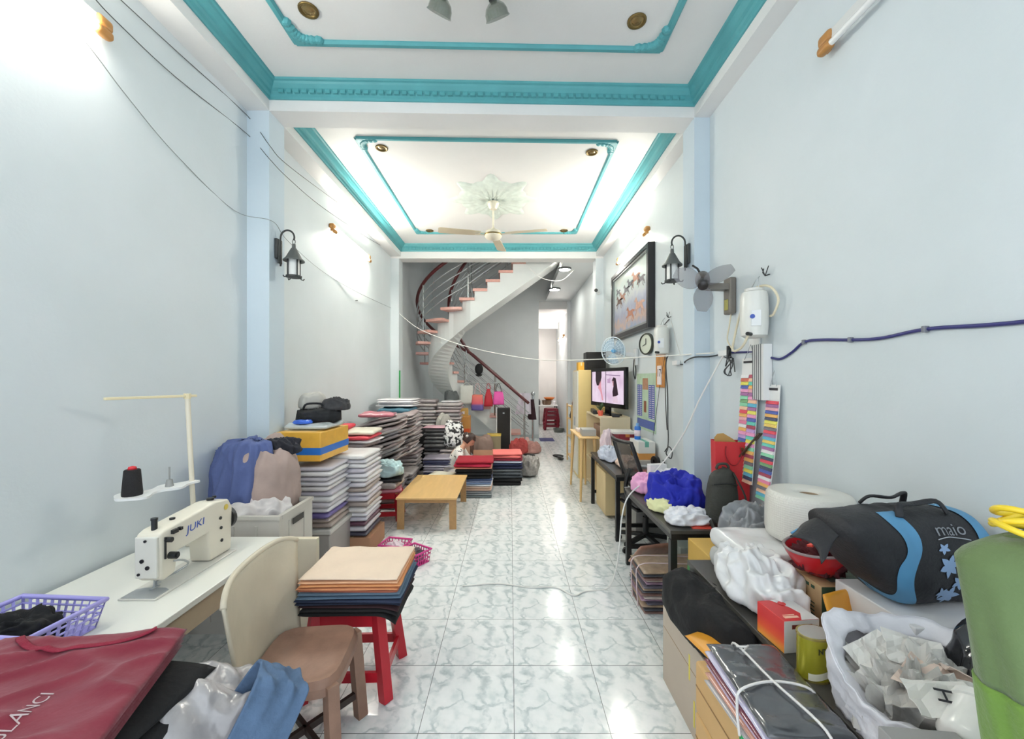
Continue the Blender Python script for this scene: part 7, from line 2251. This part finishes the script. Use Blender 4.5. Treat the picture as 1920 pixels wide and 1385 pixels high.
cols = [PKD, M('violet_white_packet', (200, 196, 220), .2, coat=.8), M('burgundy_packet', (116, 48, 66), .2, coat=.8), M('lilac_packet', (190, 176, 206), .2, coat=.8), M('peach_packet', (206, 150, 130), .2, coat=.8), M('silver_packet', (176, 172, 172), .2, coat=.8)]
nm = ['silver-grey wrapped shirt, lowest of the tied packets on the cartons', 'peach wrapped shirt in the tied packets on the brown cartons', 'lilac wrapped shirt in the tied packets on the brown cartons', 'burgundy wrapped shirt in the tied packets on the brown cartons', 'violet-white wrapped shirt just under the dark grey one', 'dark grey shirt in clear plastic topping the tied packets']
z = .5785
for i in range(6):
    m = cols[5 - i]
    h = .026 if i == 5 else .020
    o = folded(.235, .385, h, 240 + i, .005 if i == 5 else .002, nu=22, nv=26, p=14, crease=.022 if i == 5 else 0).build('folded_shirt', m, None, smooth=True, weld=.0003, loc=(.812 + .004 * (i % 3), 1.26 + .004 * i, z), rot=(0, 0, R(2 - i)))
    tag(o, nm[i], 'shirt', 'tied wrapped shirts on the cartons')
    z += h + .0006
mb = MB()
zt = z - .5785
mb.tube(smooth_path([(-.122, -.04, .002), (-.124, -.03, zt * .6), (-.112, -.03, zt + .004), (0, -.005, zt + .010), (.10, -.03, zt + .004), (.124, -.04, zt * .5), (.123, -.04, .004)], 6), .0042, 6)
mb.tube(smooth_path([(-.01, .198, .004), (-.01, .20, zt * .6), (-.012, .185, zt + .004), (0, 0, zt + .012), (.035, -.175, zt + .004), (.04, -.197, zt * .5), (.04, -.196, .004)], 6), .0042, 6)
mb.tube(smooth_path([(-.02, .16, zt + .01), (.0, .14, zt + .022), (.02, .16, zt + .012), (-.015, .13, zt + .013)], 4), .0035, 6)
oo = mb.build('twine', M('white_tying_string', (228, 224, 220), .6), None, smooth=True, loc=(.815, 1.27, .5785))
tag(oo, 'white string tied crosswise round the wrapped shirts', 'string')

bc = thing('carton', 'beige tall carton standing on the floor beside the string-tied pile', 'carton', (.905, 1.93, 0))
MB().b2(-.062, .045, -.31, .32, 0, .43, bev=.004).build('carton_body', M('beige_grey_board', (190, 176, 160), .65, var=.05), bc)
MB().b2(-.0628, -.0622, -.30, .31, .30, .303).build('flap_seam', KRD, bc)
for a, b in ((.24, .36), (.06, .18)):
    MB().b2(-.0632, -.0622, -.02 - (.05 if a < .1 else 0), -.008 - (.05 if a < .1 else 0), a, b).build('yellow_strip', M('yellow_strip_plastic', (232, 214, 60), .4), bc)
blk = heap(.25, .70, .25, 251, folds=.14, flat=.5, rough=.12).build('cloth', M('black_cotton', (21, 21, 23), .9), None, smooth=True, weld=.0004, loc=(.925, 1.90, .431), rot=(0, 0, R(7)))
md = blk.modifiers.new('sub', 'SUBSURF'); md.levels = 1; md.render_levels = 1
tag(blk, 'black cloth lying over the beige carton before the red box', 'cloth')

# ================================================================ cables, cords, lines
def cable(name, pts, r, mat, label, per=6, cat='cable', n=6, group=None):
    o = MB().tube(smooth_path(pts, per), r, n).build(name, mat, None, smooth=True)
    tag(o, label, cat, group)
    return o
BLUEC = M('blue_cable_sheath', (48, 48, 112), .45)
GREYC = M('grey_black_cable', (62, 64, 66), .5)
WHC = M('white_cord_sheath', (232, 231, 226), .5)
XW = XR - .008
cable('cable', [wall_pt(x, y, XW) for x, y in ((1990, 592), (1920, 603), (1840, 610), (1735, 617), (1650, 634), (1592, 637), (1540, 637), (1508, 641), (1485, 660), (1462, 673), (1440, 668), (1425, 660), (1395, 660), (1372, 661))], .0075, BLUEC, 'dark blue cable running along the wall over the sports bag')
for i, (x, y) in enumerate(((1735, 617), (1595, 637), (1508, 641))):
    p = wall_pt(x, y, XR - .012)
    o = MB().b2(-.012, .011, -.007, .007, -.013, .013, bev=.003).build('cable_clip', M('grey_clip', (120, 122, 130), .5), None, loc=p)
    tag(o, ['cable clip on the blue cable nearest the open end of the room', 'cable clip on the blue cable in the middle of the straight run', 'cable clip where the blue cable turns down to the charts'][i], 'cable clip', 'cable clips on the blue cable')
ob = thing('outlet_box', 'white junction box on the first pillar where blue and white cables meet', 'outlet', (BR - .02, 3.47, 1.86))
ob.location = wall_pt(1358, 662, XR - .02)
MB().b2(-.02, .019, -.07, .06, -.022, .022, bev=.004).build('box_body', WHITEP, ob)
MB().b2(-.024, .0, -.10, -.075, -.045, .05, bev=.003).build('black_plug', BLACK, ob)
ob2 = thing('outlet_box', 'small white socket on the wall behind the farther desk', 'outlet', wall_pt(1268, 680, XR - .02))
MB().b2(-.02, .019, -.06, .06, -.022, .022, bev=.004).build('box_body', WHITEP, ob2)
p1 = wall_pt(1352, 664, XW); q1 = Vector((BR - .008, 3.58, 1.80)); q0 = Vector((BR - .008, 3.40, 1.84))
cable('cable', [p1, Vector((XR - .02, 3.38, 1.84)), Vector((BR - .01, 3.40, 1.835)), q1, Vector((XR - .02, 3.70, 1.79)), wall_pt(1276, 683, XW)], .006, GREYC, 'grey cable crossing the first pillar between the two sockets')
kc = MB()
cx = Vector((1.62, 3.0, 1.76))
kp = []
for i in range(60):
    t = i / 59
    kp.append(cx + Vector((-.01 + .012 * math.sin(t * 40), .045 * math.cos(t * 22), .07 * math.sin(t * 13.5) - .01)))
kc.tube(smooth_path([kp[0] + Vector((0, -.05, .12))] + kp + [kp[-1] + Vector((0, -.02, -.1))], 2), .004, 5)
o = kc.build('cable', GREYC, None, smooth=True)
tag(o, 'tangled grey wire knot hanging by the wall fan socket', 'cable')
cable('fan_cord', [(XR - .02, 3.04, 2.15), (1.63, 3.03, 2.05), (1.61, 3.02, 1.95), (1.62, 2.98, 1.88), (1.63, 2.95, 1.85)], .005, HOSE, 'cream cord from the grey-brown wall fan down to the junction box', cat='cord')
cable('cable', [(1.63, 4.20, 1.90), (1.62, 4.24, 1.80), (1.63, 4.22, 1.5), (1.64, 4.24, 1.2), (1.63, 4.2, 1.05), (1.60, 4.14, .95), (1.57, 4.10, .90), (1.60, 4.06, .86), (1.63, 4.10, .92), (1.62, 4.16, .96), (1.60, 4.22, .90)], .006, GREYC, 'black cable hanging from the bottle to the farther desk end')
cable('cable', [(1.64, 4.28, 1.88), (1.645, 4.32, 1.6), (1.645, 4.30, 1.3), (1.64, 4.26, 1.12)], .0045, GREYC, 'thin dark cable beside the black hanging cable')
cable('cable', [(1.655, 4.36, 1.90), (1.655, 4.5, 1.6), (1.655, 4.64, 1.2), (1.65, 4.7, 1.0)], .003, GREYC, 'thin grey wire running down to the white box by the wall')
cable('cable', [(XW, 4.26, 2.28), (XW, 4.5, 2.21), (XW, 4.70, 2.17)], .004, GREYC, 'grey wire sagging from the hook to the framed painting')
cable('string', [(XW, 4.22, 2.28), (XW, 4.12, 2.1), (XW, 3.98, 1.88)], .0025, WHC, 'thin string from the wall hook down to the small socket', cat='string')
# white line strung across the room
cable('rope', [(-1.99, 7.28, 2.82), (-1.55, 7.05, 2.50), (-.75, 6.45, 2.18), (0, 5.9, 1.985), (.5, 5.4, 1.90), (1.0, 4.6, 1.875), (1.45, 3.75, 1.868), (1.60, 3.2, 1.86)], .0055, WHC, 'white line strung across the room from far pillar to socket', cat='rope')
# white cord down to the floor
pts = [(1.62, 3.1, 1.83), (1.54, 3.30, 1.50), (1.47, 3.42, 1.22), (1.38, 3.50, 1.02), (1.18, 3.45, .82), (.98, 3.35, .70), (.90, 3.28, .55), (.87, 3.25, .32), (.83, 3.22, .12), (.76, 3.2, .008), (.58, 3.16, .006), (.48, 3.10, .006), (.36, 3.22, .006), (.15, 3.22, .006), (-.1, 3.28, .006), (-.38, 3.24, .006)]
cable('extension_cord', pts, .0062, WHC, 'white cord dropping from the wall over the chair to the floor', cat='cord', per=8)
# dark wires along the sewing wall
WIRE = M('thin_dark_wire', (84, 88, 88), .6)
def lw(x, y):
    return wall_pt(x, y, XL + .012)
cable('wire', [lw(205, -20), lw(330, 95), lw(462, 215)] + [Vector((-1.955, 3.3, 3.55)), Vector((-1.955, 3.56, 3.53))] + [lw(620, 370), lw(700, 428), lw(740, 458)], .0028, WIRE, 'upper dark wire running along the sewing table wall', cat='wire')
cable('wire', [lw(180, 0), lw(220, 42), lw(330, 145), lw(462, 250)] + [Vector((-1.955, 3.3, 3.44)), Vector((-1.955, 3.56, 3.42))] + [lw(600, 385), lw(680, 440), lw(735, 472)], .0028, WIRE, 'lower dark wire running below the upper one on the sewing wall', cat='wire')
cable('wire', [lw(150, 65), lw(185, 110), lw(240, 183), lw(330, 290), lw(440, 395)] + [Vector((-1.955, 3.34, 2.95)), Vector((-1.955, 3.56, 2.87))] + [lw(600, 505), lw(665, 545), lw(735, 578)], .0026, M('thin_grey_wire', (140, 146, 146), .6), 'thin grey wire slanting down the sewing wall behind the lantern', cat='wire')
cable('wire', [(.35, 7.6, 3.72), (.62, 7.9, 3.60), (1.02, 8.2, 3.63), (1.25, 8.0, 3.79)], .0045, WHC, 'white wire looping under the passage ceiling from the stair', cat='wire')
nl = MB().cyl((XL - .001, 0, 0), (XL + .03, 0, 0), .006, n=8).build('nail', IRON, None, loc=(0, 5.65, 2.74))
tag(nl, 'small nail in the wall below the tube by the lantern', 'nail')
